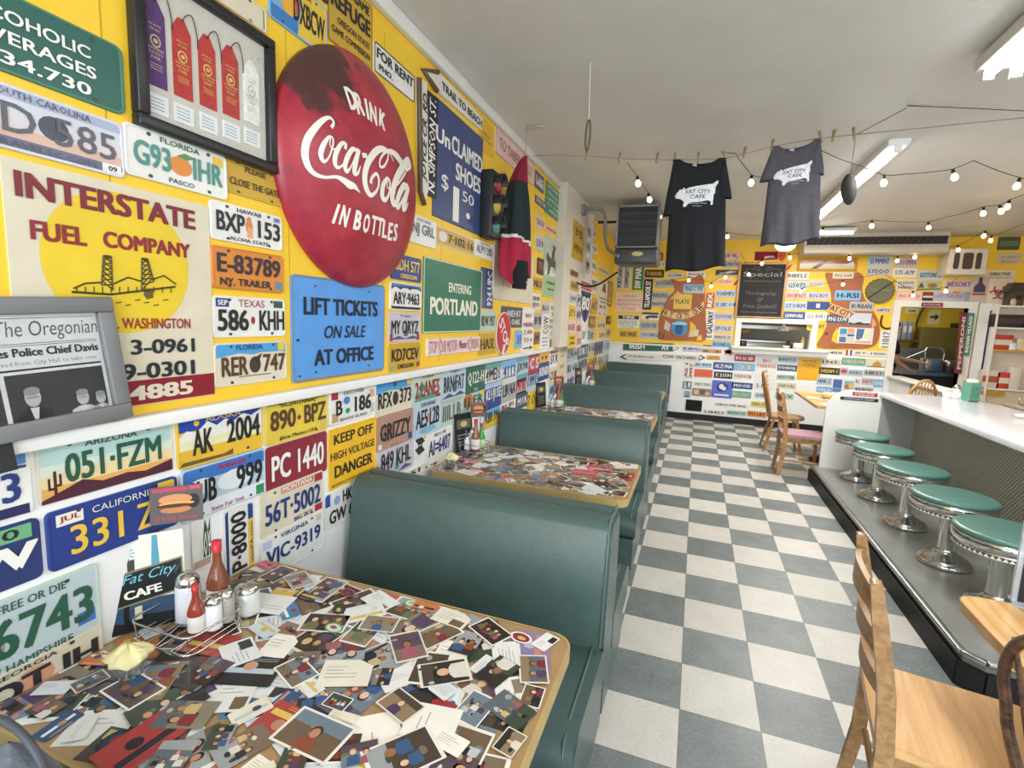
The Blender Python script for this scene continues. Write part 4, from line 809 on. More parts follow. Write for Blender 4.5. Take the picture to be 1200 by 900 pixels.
SG(383.5, 504, 440, 551, '', 'ecb92c', 'k', name='warning_sign', r=.004, label='yellow KEEP OFF HIGH VOLTAGE DANGER sign among the plates below the rail', lines=[('KEEP OFF', .5, .82, .82, .17, 'k', .015), ('HIGH VOLTAGE', .49, .55, .92, .13, 'k', .005), ('DANGER', .5, .28, .8, .2, 'k', .02), ('BONNEVILLE POWER ADMINISTRATION', .5, .06, .9, .05, 'k', 0)])
PD(440, 489, 482.5, 514, 'GRIZZY', 'b08a78', 'k', label='brown license plate GRIZZY above the lilac plate', box=(.5, .5, .84, .5), shp=[('e', .3, .45, .16, .25, '8f6a5a'), ('b', .03, .05, .12, .2, 'e6e0d8'), ('b', .86, .05, .97, .25, 'B')])
PD(483, 472, 515, 503, 'AE5 L2B', 'L', 'k', shp=[('b', .48, .35, .54, .6, 'd0813c'), ('e', .5, .16, .3, .1, '7fb4d0')], hdr='CHESAPEAKE', label='pale blue license plate AE5 L2B under 2 LANES')
PD(516, 468, 541, 494.4, 'IIILLB', 'P', 'a', bands=[(.8, .98, 'a4c0b4')], label='pale green license plate with long gray strokes behind the second menus')
PD(541, 460, 566.7, 480, '1J FR', 'P', 'g', shp=[('e', .25, .6, .2, .3, 'c0783c'), ('b', .8, .65, .97, .95, 'Y')], label='pale green license plate with a yellow corner right of the second burger card')
PD(567, 450, 587, 474, 'KLUJUSE', 'B', 'w', bands=[(.78, .98, 'a9c4dc')]); PD(587, 444.4, 603.5, 466.6, 'LBU6A', 'A', 'k', bands=[(.75, .98, 'd9d6d0')]); PD(604, 440, 616.8, 461, 'MUID', 'D', 'r', bands=[(.2, .62, 'd9a8b0')])
PD(616.8, 434, 631, 455, '19M15', 'L', 'b', bands=[(.75, .98, '3f6fc0')])
# third and fourth rows
PD(40, 686, 118.7, 736, '6743', 'P', 'g', w=.305, label='pale green license plate 6743 at the left edge above the table', hdr='LIVE FREE OR DIE', ftr='NEW HAMPSHIRE', shp=[('b', .01, .01, .99, .99, 'b7c6ca'), ('e', .34, .45, .07, .24, '9a938c'), ('b', .84, .2, .96, .38, '3f6fb4')], box=(.64, .5, .62, .5), bold=.02)
PD(60, 758, 121, 771, 'DOT IH', 'C', 'k', w=.305, label='cream license plate ending IH resting on the nearest table', hdr='GEORGIA', shp=[('e', .55, .5, .12, .3, 'd9a080')], box=(.52, .47, .88, .52), bold=.028)
PD(260, 599, 299, 664, 'P·8000', 'W', 'k', rot=1, box=(.46, .5, .84, .5), label='white and yellow license plate P 8000 mounted upright behind the hot sauce', shp=[('b', .78, .02, .98, .98, 'e8c440'), ('b', .78, .75, .98, .97, 'B'), ('t', 'visitPA.com', .88, .4, 1.2, .05, PI/2, 'b'), ('b', .02, .02, .14, .98, '2c3f7c')])
PD(222, 610, 247, 661, 'BOY', 'W', 'w', label='white license plate with dark green firs left of the upright plate', shp=[('p', [(.5, .2), (.98, .2), (.98, .95), (.85, .7), (.7, .95), (.6, .6)], '2f5a40'), ('b', .05, .05, .95, .18, 'c0a090')], box=(.7, .45, .5, .5))
PD(302, 579, 378, 597, '56T·5002', 'C', 'b', label='cream license plate 56T 5002 with red banner', shp=[('b', .3, .82, .82, .98, 'd0806a'), ('t', 'MONTANA', .56, .9, .48, .12, 'w'), ('b', .84, .78, .98, .98, 'R'), ('b', .84, .06, .97, .22, 'R'), ('t', 'BIG SKY', .64, .12, .3, .1, 'b')], box=(.5, .48, .88, .46))
PD(302.5, 633, 378, 640, 'VJC-9319', 'W', 'b', hdr='VIRGINIA', label='white license plate VJC 9319 with dark blue letters above the sauces', box=(.5, .45, .86, .46), shp=[('b', .03, .72, .15, .9, 'b9c4e0'), ('b', .86, .78, .95, .94, 'd9c0bc')])
PD(378.6, 580.5, 425.5, 597, '', 'W', 'k', label='white two-line license plate HK GW 646 with a blue stripe', shp=[('b', .02, .62, .14, .96, '2f4fa8'), ('e', .3, .7, .075, .13, '8fa8d0'), ('e', .86, .76, .07, .13, '3f6fb4')], lines=[('HK-', .58, .74, .28, .34, 'k'), ('GW 646', .52, .28, .82, .38, 'k')])
PD(441, 523.5, 483, 546, '849 KHL', 'V', 'k', hdr='Oregon', shp=[('p', [(.46, .15), (.58, .15), (.53, .82)], '4aa0a0'), ('p', [(.55, .06), (.75, .2), (.98, .08)], '5a5a80')], label='lilac license plate 849 KHL with a teal fir tree')
PD(483.5, 511, 498, 532, 'ZZ', 'W', 'k', label='small black and white zigzag plate left of AI 6407', shp=[('p', [(.1, .8), (.6, .9), (.9, .6), (.4, .5)], 'k'), ('p', [(.1, .4), (.6, .5), (.9, .2), (.4, .1)], 'k'), ('b', .78, .7, .98, .98, 'Y')])
PD(498, 509.5, 528, 531, 'AI=6407', 'W', 'b', hdr='MISSOURI', shp=[('b', .4, .42, .5, .46, 'R'), ('b', .4, .52, .5, .56, 'R')])
PD(472, 566, 512, 534, '151 H', 'W', 'k', shp=[('b', .87, .02, .985, .98, 'R')], box=(.45, .55, .75, .5), label='white license plate 151 H with a red end above the bench back')
PD(566.5, 479, 585, 495, 'KBB 396', 'S', 'k', bands=[(.02, .5, 'Y')]); PD(585.5, 473, 603.5, 477, 'RE JEL', 'W', 'r', bands=[]); PD(604.5, 463.5, 617, 475, 'MUUK', 'X', 'w'); PD(617, 457.5, 630, 477, '7 OT', 'Y', 'g')
PD(643, 449, 650, 464, 'ARK', 'L', 'b')
for a in ((664, 407.5, 676, 421.5, 'DUN 44', 'A', 'b'), (677, 404, 688, 418, 'SUR 7', 'X', 'w'), (664, 423, 676, 437.5, 'RI 60', 'L', 'k'), (676.5, 419, 688, 433, 'WER', 'A', 'k'), (664, 439, 672, 455, 'BUNY', 'V', 'b'), (672.5, 436.5, 681, 452, 'PIT 3', 'L', 'b'),
          (689, 415.5, 699.5, 430, 'OAR', 'Y', 'n'), (689, 401.5, 696, 414, 'V 61', 'A', 'k'), (696.5, 401, 706, 413.5, 'SLOT', 'X', 'k'), (706.5, 398.5, 716, 411.5, 'GEM', 'L', 'a'), (700, 415, 708.5, 428.5, 'FEN 2', 'C', 'b'), (709, 412, 716, 426, 'TAR', 'P', 'k'), (689, 431.5, 699, 444, 'UMA', 'C', 'k'), (701.5, 428, 709, 440, 'LOX', 'M', 'k')):
    PD(*a, where='by the far corner below the rail')
# ---- on the column and beyond it
CU = 'beyond the column'
def PC(*a, **k): k.setdefault('where', 'on the cream column'); k['off'] = 0.09; k.setdefault('group', 'plates on the column'); return plate('L', *a, **k)
def PB(*a, **k): k.setdefault('where', 'between column and far corner'); k.setdefault('off', 0.012); k.setdefault('group', 'plates near the far left corner'); return plate('L', *a, **k)
PC(672, 255, 682.6, 309, '', 'M', 'n', name='wall_sign', cat='sign', label='tall tarnished yellow sign with 35 on the column', rim='6a5228', lines=[('35', .5, .72, .7, .22, 'n', .02), ('MPH', .5, .3, .7, .2, 'n', .01)])
PC(668.5, 315, 677, 326, 'ELM', 'N', 'n'); PC(668.5, 328, 677, 342, 'GO SLO', 'M', 'n'); PC(667.5, 344.5, 675, 355, 'VAT', 'V', 'b'); PC(667, 357, 673.5, 375, 'LP 3', 'Y', 'n'); PC(665.5, 376, 673, 390.5, 'ROSE', 'I', 'r')
PC(665.5, 391.5, 674, 407, '', 'Y', 'n', name='wall_sign', cat='sign', label='small yellow crossing sign at the foot of the column', lines=[('PED', .5, .7, .6, .22, 'n'), ('XING', .5, .35, .7, .22, 'n')])
PC(674.5, 377, 680, 392, 'OKRA', 'I', 'r'); PC(675, 393, 680.5, 407, 'TUX', 'I', 'a'); PC(676, 344, 680, 360, 'JAY', 'A', 'k'); PC(675, 361, 680, 376, 'HEN', 'V', 'k')
def shield():
    M, w, h = rect_on('L', 680.5, 325, 691, 381, .09); mb = MB(); out = [(-.5, .46), (-.25, .5), (0, .46), (.25, .5), (.5, .46), (.5, .1), (.42, -.2), (.2, -.42), (0, -.5), (-.2, -.42), (-.42, -.2), (-.5, .1)]
    mb.prism([(x*w, y*h) for x, y in out], 0, .004, 'e6e5e0'); s = .9
    mb.poly([(-.46*w, .27*h), (.46*w, .27*h), (.46*w, .44*h), (-.46*w, .44*h)], .0045, 'b8323c'); text(mb, 'INTERSTATE', 0, .355*h, .8*w, .07*h, 'f0eee8', .005, .005)
    mb.poly([(x*w*s, min(y, .27)*h*s) for x, y in out if y < .2] + [(-.45*w, .25*h), (.45*w, .25*h)][::-1], .0045, '2f4580'); text(mb, '80', 0, -.02*h, .66*w, .3*h, 'f0eee8', .0055, .02)
    tag(mb.build('route_shield', ENAMEL, M=M), 'red and blue interstate 80 shield sign on the column', 'sign')
shield()
for a in ((685.5, 262, 692, 279, 'AX 12', 'A', 'k'), (692.5, 264, 698, 281, 'IGA', 'W', 'a'), (686, 281, 692, 298, 'FOX', 'A', 'k'), (692.5, 283, 698.5, 300, 'PUP', 'W', 'a'), (686, 300, 691.5, 323, 'WIG', 'A', 'k'), (692, 302, 698, 320, 'DIG', 'W', 'a'), (692.5, 321, 698.5, 346, 'OX 77', 'C', 'k'), (693, 348, 699, 368, 'ACE', 'M', 'n'),
          (690.5, 370, 697, 384, 'WAX', 'N', 'y'), (691, 386, 696, 399, 'RED 1', 'A', 'b'), (685.5, 383, 690.5, 402, 'ICE', 'L', 'b'), (681, 383, 685, 402, 'TOY', 'W', 'b')):
    PB(*a)
PB(700.5, 311, 713.5, 325, 'EVERETT', 'C', 'n', off=0); PB(700.5, 325.5, 711.5, 373, '', 'C', 'n', off=0, name='wall_sign', cat='sign', label='tall cream sign with a dark bell shape left of the far corner', shp=[('p', [(.35, .72), (.75, .70), (.62, .94), (.5, .96)], '5a4a2a'), ('b', .2, .5, .8, .54, 'a'), ('b', .25, .4, .75, .44, 'a'), ('b', .25, .25, .45, .33, 'a'), ('b', .55, .25, .75, .33, 'a'), ('e', .3, .1, .07, .02, 'k'), ('e', .7, .1, .07, .02, 'k')])
PB(699.5, 376, 709, 386, 'NOME', 'C', 'a', off=0); PB(701, 387.5, 709, 397, 'SAM I', 'C', 'r', off=0); PB(710.5, 370, 716.5, 380, 'UP', 'K', 'y', off=0); PB(710, 384.5, 716, 394, 'YAK', 'A', 'k', off=0); PB(712.5, 328, 716.5, 360, 'NEON', 'N', 'y', off=0, rot=1, box=(.5, .5, .8, .5))

# ---- far wall
GB = 'license plates on the far wall'
def PF(*a, **k): k.setdefault('where', 'on the far wall'); k.setdefault('group', GB); return plate('B', *a, **k)
def SF(*a, **k): k.setdefault('name', 'wall_sign'); k.setdefault('cat', 'sign'); return plate('B', *a, **k)
SF(721.7, 342.5, 753, 366, '', 'ecd0b8', 'r', label='pale peach sign about spilling on the floor', lines=[('ANYTHING', .5, .82, .5, .12, 'b0605a', 0), ('SPILLED ON FLOOR', .5, .6, .84, .12, 'b0605a', 0), ('MUST BE PICKED UP', .5, .38, .84, .12, 'b0605a', 0), ('AT ONCE', .5, .16, .5, .12, 'b0605a', 0)], r=.006)
SF(724, 368.7, 749, 385, '', 'W', 'k', label='white THINK sign with a black heading', shp=[('b', .03, .68, .97, .97, 'K')], lines=[('THINK', .5, .83, .6, .2, 'w', .03), ('PLEASE DONT', .5, .5, .84, .16, 'a', .01), ('SPIT ON THE', .5, .3, .84, .16, 'a', .01), ('FLOOR', .5, .12, .5, .14, 'a', .01)], r=.006)
def vsign(x0, y0, x1, y1, words, bgc, fgc, label, **k):
    M, w, h = rect_on('B', x0, y0, x1, y1); mb = MB(); z = board(mb, w, h, CW[bgc][0] if bgc in CW else bgc, 30, .004); n = len(words)
    for i, s in enumerate(words): text(mb, s, ((i+.5)/n-.5)*w*.92, 0, h*.88, w/n*.58, FG.get(fgc, fgc), z+.0012, .03, 0, PI/2, res=2)
    return tag(mb.build('street_sign', ENAMEL, M=M), label, 'sign')
vsign(722.5, 312, 738.5, 339, ['PORTLAND', 'COMMUNITY'], 'd6d3c8', 'k', 'upright gray-white PORTLAND COMMUNITY sign on the far wall below the heater')
vsign(742.5, 312, 753, 340, ['SW MAR'], '2f7a5c', 'w', 'upright green SW MAR street sign on the far wall below the heater')
vsign(755, 327, 763, 363, ['TILLAMOOK ST'], 'K', 'w', 'upright black TILLAMOOK ST street sign on the far wall')
vsign(828, 343, 836, 361, ['REX'], 'c04a3a', 'w', 'small upright red sign above the GALWAY sign')
vsign(828, 362.5, 836, 398, ['E GALWAY'], 'W', 'k', 'upright white GALWAY sign right of the first brown pig')
vsign(802, 424, 812, 444, ['AS 1', '3957'], 'W', 'r', 'upright white plate with red digits right of the last bench')
vsign(1032.5, 387, 1043, 409, ['11017'], 'W', 'a', 'upright white plate 11017 below the horseshoe')
PF(756, 316, 778, 325.5, 'TODDEL', '3a2c1c', 'y', label='black and gold license plate TODDEL left of the black shirt hem')
for a in ((726, 387, 747, 396, 'ED BIZ', 'M', 'k'), (750, 376, 771, 387, 'DESTROYER', 'A', 'b'), (750, 387.8, 771.5, 397, 'TCU KING', 'V', 'b'), (767.5, 327.5, 790, 337.5, 'JOGGERZ', 'A', 'k'), (763, 341, 784, 351.3, 'WALKING', 'A', 'k'), (763, 352, 781.7, 360, 'MANDPAZ', 'A', 'k'),
          (838.7, 339.5, 862, 349, 'FORMPS', 'L', 'k'), (838, 352.5, 860, 361.5, 'E SIE O', 'L', 'b'), (837, 366, 859, 376, 'YOTOYAB', 'V', 'b'), (836.5, 380, 858, 390, '3POLE', 'V', 'k'), (836, 391.5, 857.5, 398.8, 'MADE IS', 'V', 'k'), (834.5, 399.5, 857, 408, 'BONKO', 'S', 'b'), (841, 327, 859, 333, 'OCZSO', 'I', 'r'),
          (799.7, 403, 822.5, 413, 'PBC', 'V', 'b'), (813, 424, 834.5, 431.5, 'JE BM', 'L', 'k'), (813, 446.7, 834, 453.8, 'ENZO DRG', 'W', 'k'), (836, 424, 860, 434.5, 'ALZUNA', 'B', 'w'), (836.7, 435, 858, 444.3, 'Z 21591', 'K', 'w'),
          (861, 415, 884.7, 424.5, 'BG 36 GD', 'R', 'w'), (860, 425, 884.7, 435.3, '21', 'S', 'y'), (858, 436, 883, 446, 'TREHGR', 'W', 'r'), (858, 447.5, 881.7, 456.7, 'MOOD', 'B', 'w'), (857.5, 457.5, 880, 467, 'BILLYADS', 'T', 'y'), (884.5, 459.5, 900, 467, 'OSEF', 'L', 'k'),
          (823.7, 478.9, 851, 487.5, 'LI8427', 'W', 'k'), (851.5, 480, 875, 488, 'REALUS', 'P', 'g'), (880, 469.7, 900, 478, '755-77', 'e0cf6a', 'g'), (876, 481, 898, 489.5, 'M1187', 'O', 'k'), (836, 471, 877, 479, 'HRO·HS 255', 'W', 'k'),
          (910, 417.5, 934.7, 425.5, '4HNATUS', 'L', 'b'), (910, 427, 934, 435.5, 'TOSHQ', 'X', 'w'), (910, 438, 932, 446, 'NEDTAB', 'P', 'k'), (910, 447.5, 933, 456.7, 'SABOAL', 'C', 'a'), (908, 460, 930, 468.5, 'RSLV', 'P', 'k'),
          (952.5, 409, 991, 417, 'BB·240X', 'W', 'k'), (999, 410, 1041.7, 418.5, 'IEY-1000', 'W', 'a'), (962, 419.8, 986, 428.7, '1965:', 'C', 'k'), (986.7, 418.8, 1014, 429, 'OREGON', 'T', 'y'), (960, 430, 984, 439.7, 'DREAM C', '3a3018', 'y'), (993.5, 432.5, 1011, 441, 'AVXC', 'L', 'k'), (1012.5, 433, 1040, 441.7, 'HR115', 'A', 'k'),
          (957.5, 441.7, 974.5, 451.5, 'MAK C', 'L', 'k'), (957, 452.5, 974.5, 461, 'SOLO', 'S', 'w'), (1001, 442.5, 1009, 451.7, 'RC', 'W', 'k'), (1009.5, 442.5, 1023.5, 451.7, 'TASTY', 'V', 'r'), (1024, 444, 1038, 454.7, 'LOON', 'S', 'w'), (1001, 453, 1023, 460.5, 'ELKO', 'A', 'b'),
          (921.5, 318.5, 947.5, 328, 'BIBELS', 'W', 'k'), (921.5, 329, 946, 340, 'G5072', 'L', 'k'), (920, 341.3, 946.4, 351.5, 'SNOW KITE', 'I', 'r'), (946.9, 341.7, 972, 351.5, 'BOG BOY', 'V', 'b'), (919, 353, 945, 364, 'STORM', 'L', 'b'), (945.6, 353, 971.7, 363.5, '1', 'B', 'w'), (918.5, 365, 943, 375, 'LB4WORK', 'B', 'w'), (943.7, 365.5, 968.4, 376, 'GO BVR1', 'W', 'a'), (946, 377, 967.5, 388, 'OC-28Y', 'Y', 'n'),
          (1027.5, 360.5, 1043, 366.7, 'HPY1', 'V', 'k'), (1017.5, 300, 1044, 312.3, 'GUMMINT', 'L', 'b'), (1016, 313, 1044, 323, '17SOO', 'V', 'k'), (1048, 302, 1075, 313.5, 'DOOGMAN', 'V', 'r'), (1047, 314.3, 1073.7, 325, '575-A7P', 'W', 'b'), (1076, 316.7, 1105, 328, 'GOTONTU', 'L', 'k'), (1108, 327.5, 1140, 339, 'RESORT', 'V', 'r'),
          (824, 301.5, 838, 314, 'COCHON', 'W', 'k'), (847, 305, 866, 314, 'LEANON', 'A', 'k'), (847, 295, 866, 304, 'VE 4L', 'I', 'r'), (769, 306.5, 779, 313, 'OC 3', 'W', 'k'), (768, 296, 777, 305.5, 'AG', 'c4482f', 'w'), (782, 320, 800, 326, 'Q9 LAMB', 'L', 'k'), (805, 318, 827, 325, 'PIGGLY', 'W', 'k')):
    PF(*a)
SF(752, 365.5, 771.7, 375, '', 'W', 'k', label='black and white picture plate of an old car above DESTROYER', shp=[('b', .02, .68, .98, .98, '4a2a30'), ('p', [(.2, .25), (.95, .2), (.95, .6), (.55, .62), (.3, .5)], '4a4a4e'), ('e', .35, .25, .1, .18, 'k')])
SF(814, 432, 834.7, 443, '', 'd8643a', 'w', label='plain orange-red plate in the plates right of the last bench', shp=[('b', .05, .06, .95, .1, 'e6c0a0')])
SF(811, 454.3, 833, 465.5, '', '9a8670', 'k', name='photo_plate', cat='picture', label='brown photo plate of a crowd below ENZO DRG', shp=[('e', .25, .5, .15, .3, 'd0bda0'), ('e', .55, .55, .18, .3, '6a5a4a'), ('e', .8, .4, .12, .25, 'c8b498')])
SF(834.7, 445, 857.5, 467.5, '', '5a6ac0', 'w', label='square blue-violet sign with a white face emblem', shp=[('e', .5, .62, .28, .28, '2a3a8c'), ('e', .46, .66, .12, .15, 'e6e5ea'), ('e', .58, .56, .12, .12, 'e6e5ea'), ('b', .15, .12, .85, .22, 'd9dcf0')])
vsign(800.5, 446.5, 810, 456.5, ['BAY', '3'], 'X', 'w', 'small slate blue plate right of the last bench end'); vsign(801, 457.8, 809.5, 466, ['R11'], 'L', 'b', 'small pale blue plate R11 above the dark wall vent')
SF(824, 404, 833, 408.5, '', 'G', 'w', label='tiny dark green tag above the brown oval plaque', lines=[('OAK AV', .5, .5, .8, .5, 'w', 0)])
SF(822.5, 409, 845.5, 414.3, '', 'b5803f', 'n', r=.03, label='brown oval wooden plaque on the white wall', shp=[('e', .2, .5, .08, .25, 'n'), ('e', .5, .5, .1, .3, 'd0a060'), ('e', .8, .5, .08, .25, 'n')])
SF(828, 416, 843.7, 422, '', 'e5a92c', 'n', label='small orange-yellow strip sign below the brown plaque', lines=[('CAUTION', .5, .6, .7, .35, 'n', .01)], shp=[('b', .04, .1, .96, .22, 'n')])
SF(886.7, 417, 908, 458, '', 'W', 'r', label='white NO PARKING sign behind the spindle chair', r=.008, lines=[('NO', .5, .88, .4, .11, 'b84a54'), ('PARKING', .5, .72, .86, .11, 'b84a54'), ('A', .5, .56, .14, .1, 'b84a54'), ('TO', .5, .42, .3, .1, '5a4a50'), ('BE', .5, .28, .3, .1, '5a4a50'), ('2-177', .4, .12, .6, .11, '5a4a50')])
SF(936, 418.7, 960, 446.7, '', 'eeb21f', 'n', name='notice_poster', cat='poster', label='orange-yellow notice poster under the serving hatch', r=.003, lines=[('NOTICE', .5, .86, .6, .08, 'n', .02), ('PLEASE PAY', .5, .74, .5, .05, 'n', 0), ('AT COUNTER', .5, .66, .56, .05, 'n', 0)], rim='eeb21f')
SF(975.2, 442.5, 1000, 468, '', 'e9e9e6', 'k', name='picture_poster', cat='poster', label='white poster with two colored pictures left of the counter end', r=.003, shp=[('b', .06, .5, .44, .94, '4a6fae'), ('b', .06, .3, .44, .48, '5f86c4'), ('b', .54, .5, .94, .9, '8fb8b0'), ('e', .7, .6, .14, .12, 'c0705a'), ('e', .82, .66, .1, .14, 'e0c870'), ('b', .54, .3, .94, .46, 'b9c9d6')])
SF(991.3, 409.5, 998.2, 416.8, '', 'e6e5e0', 'r', label='tiny red white and blue flag plate between two long white plates', shp=[('b', .02, .02, .34, .98, 'R'), ('b', .66, .02, .98, .98, '4a5fae')])
SF(984.5, 430.3, 993, 439.5, '', 'V', 'r', label='tiny lilac plate with a red oval right of DREAM C', shp=[('e', .5, .5, .4, .3, 'c0505a')])
SF(1015, 420, 1041, 431.7, '', 'C', 'n', label='cream plate with a golden dome left of the kitchen opening', shp=[('p', [(.3, .15), (.7, .15), (.68, .45), (.5, .8), (.32, .45)], 'c8922c'), ('b', .05, .06, .95, .14, 'n')])
SF(947.5, 327.5, 966, 336.5, '', 'd8cbb0', 'a', label='small faded plate left of the second brown pig', lines=[('B-5067', .5, .4, .7, .35, 'a', 0)])
SF(1051, 327, 1073, 341, '', 'e0d6cc', 'a', label='small cream RESERVED PARKING sign right of the bottle-cap clock', lines=[('RESERVED', .5, .68, .8, .26, 'a'), ('PARKING', .5, .28, .8, .26, 'k')])
SF(1051, 342, 1080, 353, '', 'I', 'r', label='pink plate with red lettering below the RESERVED PARKING sign', lines=[('RIO ROJO', .5, .5, .8, .4, 'c07068')])
SF(1075.3, 328.5, 1103, 341, '', 'b9b79a', 'g', name='landscape_plate', cat='picture', label='landscape plate with a dark green fir above the kitchen opening', shp=[('p', [(.05, .3), (.3, .3), (.17, .85)], '3f5a3a'), ('e', .62, .5, .2, .25, '8f7a50'), ('b', .02, .05, .98, .22, '7f8a5a')])
SF(1081, 342, 1093.5, 354, '', '2a2426', 'w', r=.03, label='round-cornered black and red plate above the kitchen opening', shp=[('b', .1, .42, .9, .62, 'e6d8d4'), ('b', .1, .7, .9, .88, 'R')])
SF(1094.2, 340, 1137, 354, '', 'b9b6c4', 'p', label='long lilac plate with scribbled map lines over the kitchen opening', lines=[('LAKE TRAIL MAP', .42, .5, .74, .4, '8f6a8a', 0)], shp=[('b', .82, .1, .98, .9, '8f9ab8'), ('b', .5, .75, .7, .92, 'd0803c')])
SF(1080, 354.3, 1104.7, 359.8, '', '8a2f3c', 'w', label='narrow maroon RICHMOND strip on the opening frame', off=.05, lines=[('RICHMOND', .5, .5, .8, .5, 'e0c8c8', 0)])
SF(1155, 316, 1184, 356, '', 'ecd6bc', 'k', label='cream biohazard sign with red trefoil', r=.006, lines=[('DIRECTIVE', .5, .88, .7, .09, 'k', .02), ('INFECTIOUS WASTE', .5, .77, .84, .05, 'k', 0)], shp=[])
SF(1170, 277.5, 1194, 293, '', '4a5a44', 'w', label='dark green plate high on the yellow wall at the right', shp=[('b', .1, .3, .9, .7, '6a7a5a')])
SF(1170, 297, 1196, 309, '', 'd0bfae', 'a', label='pale plate below the dark green one at the right', lines=[('JOAN 3', .5, .6, .8, .3, 'a', 0), ('IDAHO', .5, .2, .6, .25, 'a', 0)])
SF(1140, 323, 1155, 356, '', 'c8b8a8', 'k', name='bottle_poster', cat='poster', label='narrow poster of a bottle left of the biohazard sign', r=.004, shp=[('p', [(.4, .95), (.6, .95), (.62, .75), (.85, .6), (.85, .4), (.15, .4), (.15, .6), (.38, .75)], '5a3a44'), ('e', .5, .52, .28, .12, '3a4468'), ('b', .1, .3, .9, .37, 'R')])
def biohaz():
    M, w, h = rect_on('B', 1157, 331, 1182, 355); s = min(w, h)*.5; mb = MB()
    for k in range(3):
        a = PI/2+k*2*PI/3; c = (math.cos(a)*s*.42, math.sin(a)*s*.42)
        mb.tube([(c[0]+s*.38*math.cos(t), c[1]+s*.38*math.sin(t), .011) for t in (a+PI*.32+PI*1.36*i/14 for i in range(15))], s*.07, 5, 'a03038')
    mb.tube([(s*.26*math.cos(2*PI*i/20), s*.26*math.sin(2*PI*i/20), .011) for i in range(20)], s*.05, 5, 'a03038', closed=True)
    return mb, M
_o = [o for o in bpy.data.objects if o.get('label') == 'cream biohazard sign with red trefoil'][0]
mb, M = biohaz(); tb = mb.build('trefoil', ENAMEL, parent=_o); tb.matrix_local = _o.matrix_basis.inverted() @ M
# street boards by the corner booth
def back_poly(px, label, bgc, name='street_sign', texts=(), extra=(), off=.0):
    P = [on_y(x, y, BY-off) for x, y in px]; o = sum(P, Vector())/len(P); M = back_frame(o); mb = MB(); mb.prism([(p.x-o.x, p.z-o.z) for p in P], 0, .012, bgc)
    loc = lambda x, y: ((on_y(x, y, BY-off)-o).x, (on_y(x, y, BY-off)-o).z)
    for poly, c in extra: mb.poly([loc(*q) for q in poly], .0125, FG.get(c, c))
    for s, x0, y0, x1, y1, c in texts: a, b_ = loc(x0, y0), loc(x1, y1); text(mb, s, (a[0]+b_[0])/2, (a[1]+b_[1])/2, b_[0]-a[0], a[1]-b_[1], FG.get(c, c), .0135, .02)
    return tag(mb.build(name, ENAMEL, M=M), label, 'sign')
back_poly([(730.5, 401), (788.5, 402.5), (796, 408), (788.5, 411.7), (730.5, 410.3)], 'dark green IRISH AV street sign pointing right', '1f5a48', texts=[('IRISH', 738, 402.3, 755.5, 409.5, 'w'), ('AV', 775.5, 403.5, 784, 410.5, 'w')], extra=[([(788.5, 403.2), (795, 408), (788.5, 411)], 'd9d9cc')])
back_poly([(725, 418), (734, 413.8), (820, 415), (827.5, 419), (820, 423), (734, 422)], 'white COVE ORCHARD arrow board pointing both ways', 'e6e4da', texts=[('MT RICHMOND DIST', 737, 416, 766, 419.8, 'n'), ('COVE ORCHARD 2', 777, 415.5, 820, 422, 'k')], extra=[([(726, 418), (734, 414.3), (734, 415.6), (729.5, 418), (734, 420.4), (734, 421.7)], 'k'), ([(827, 419), (820, 415.3), (820, 416.6), (824, 419), (820, 421.4), (820, 422.6)], 'k')])
# ================================================================ large things on the left wall
def lw_pt(p, z=0):    # helper: wall-frame origin under a pixel
    q = on_left(*p); return Vector((wall_x(q.y), q.y, q.z))
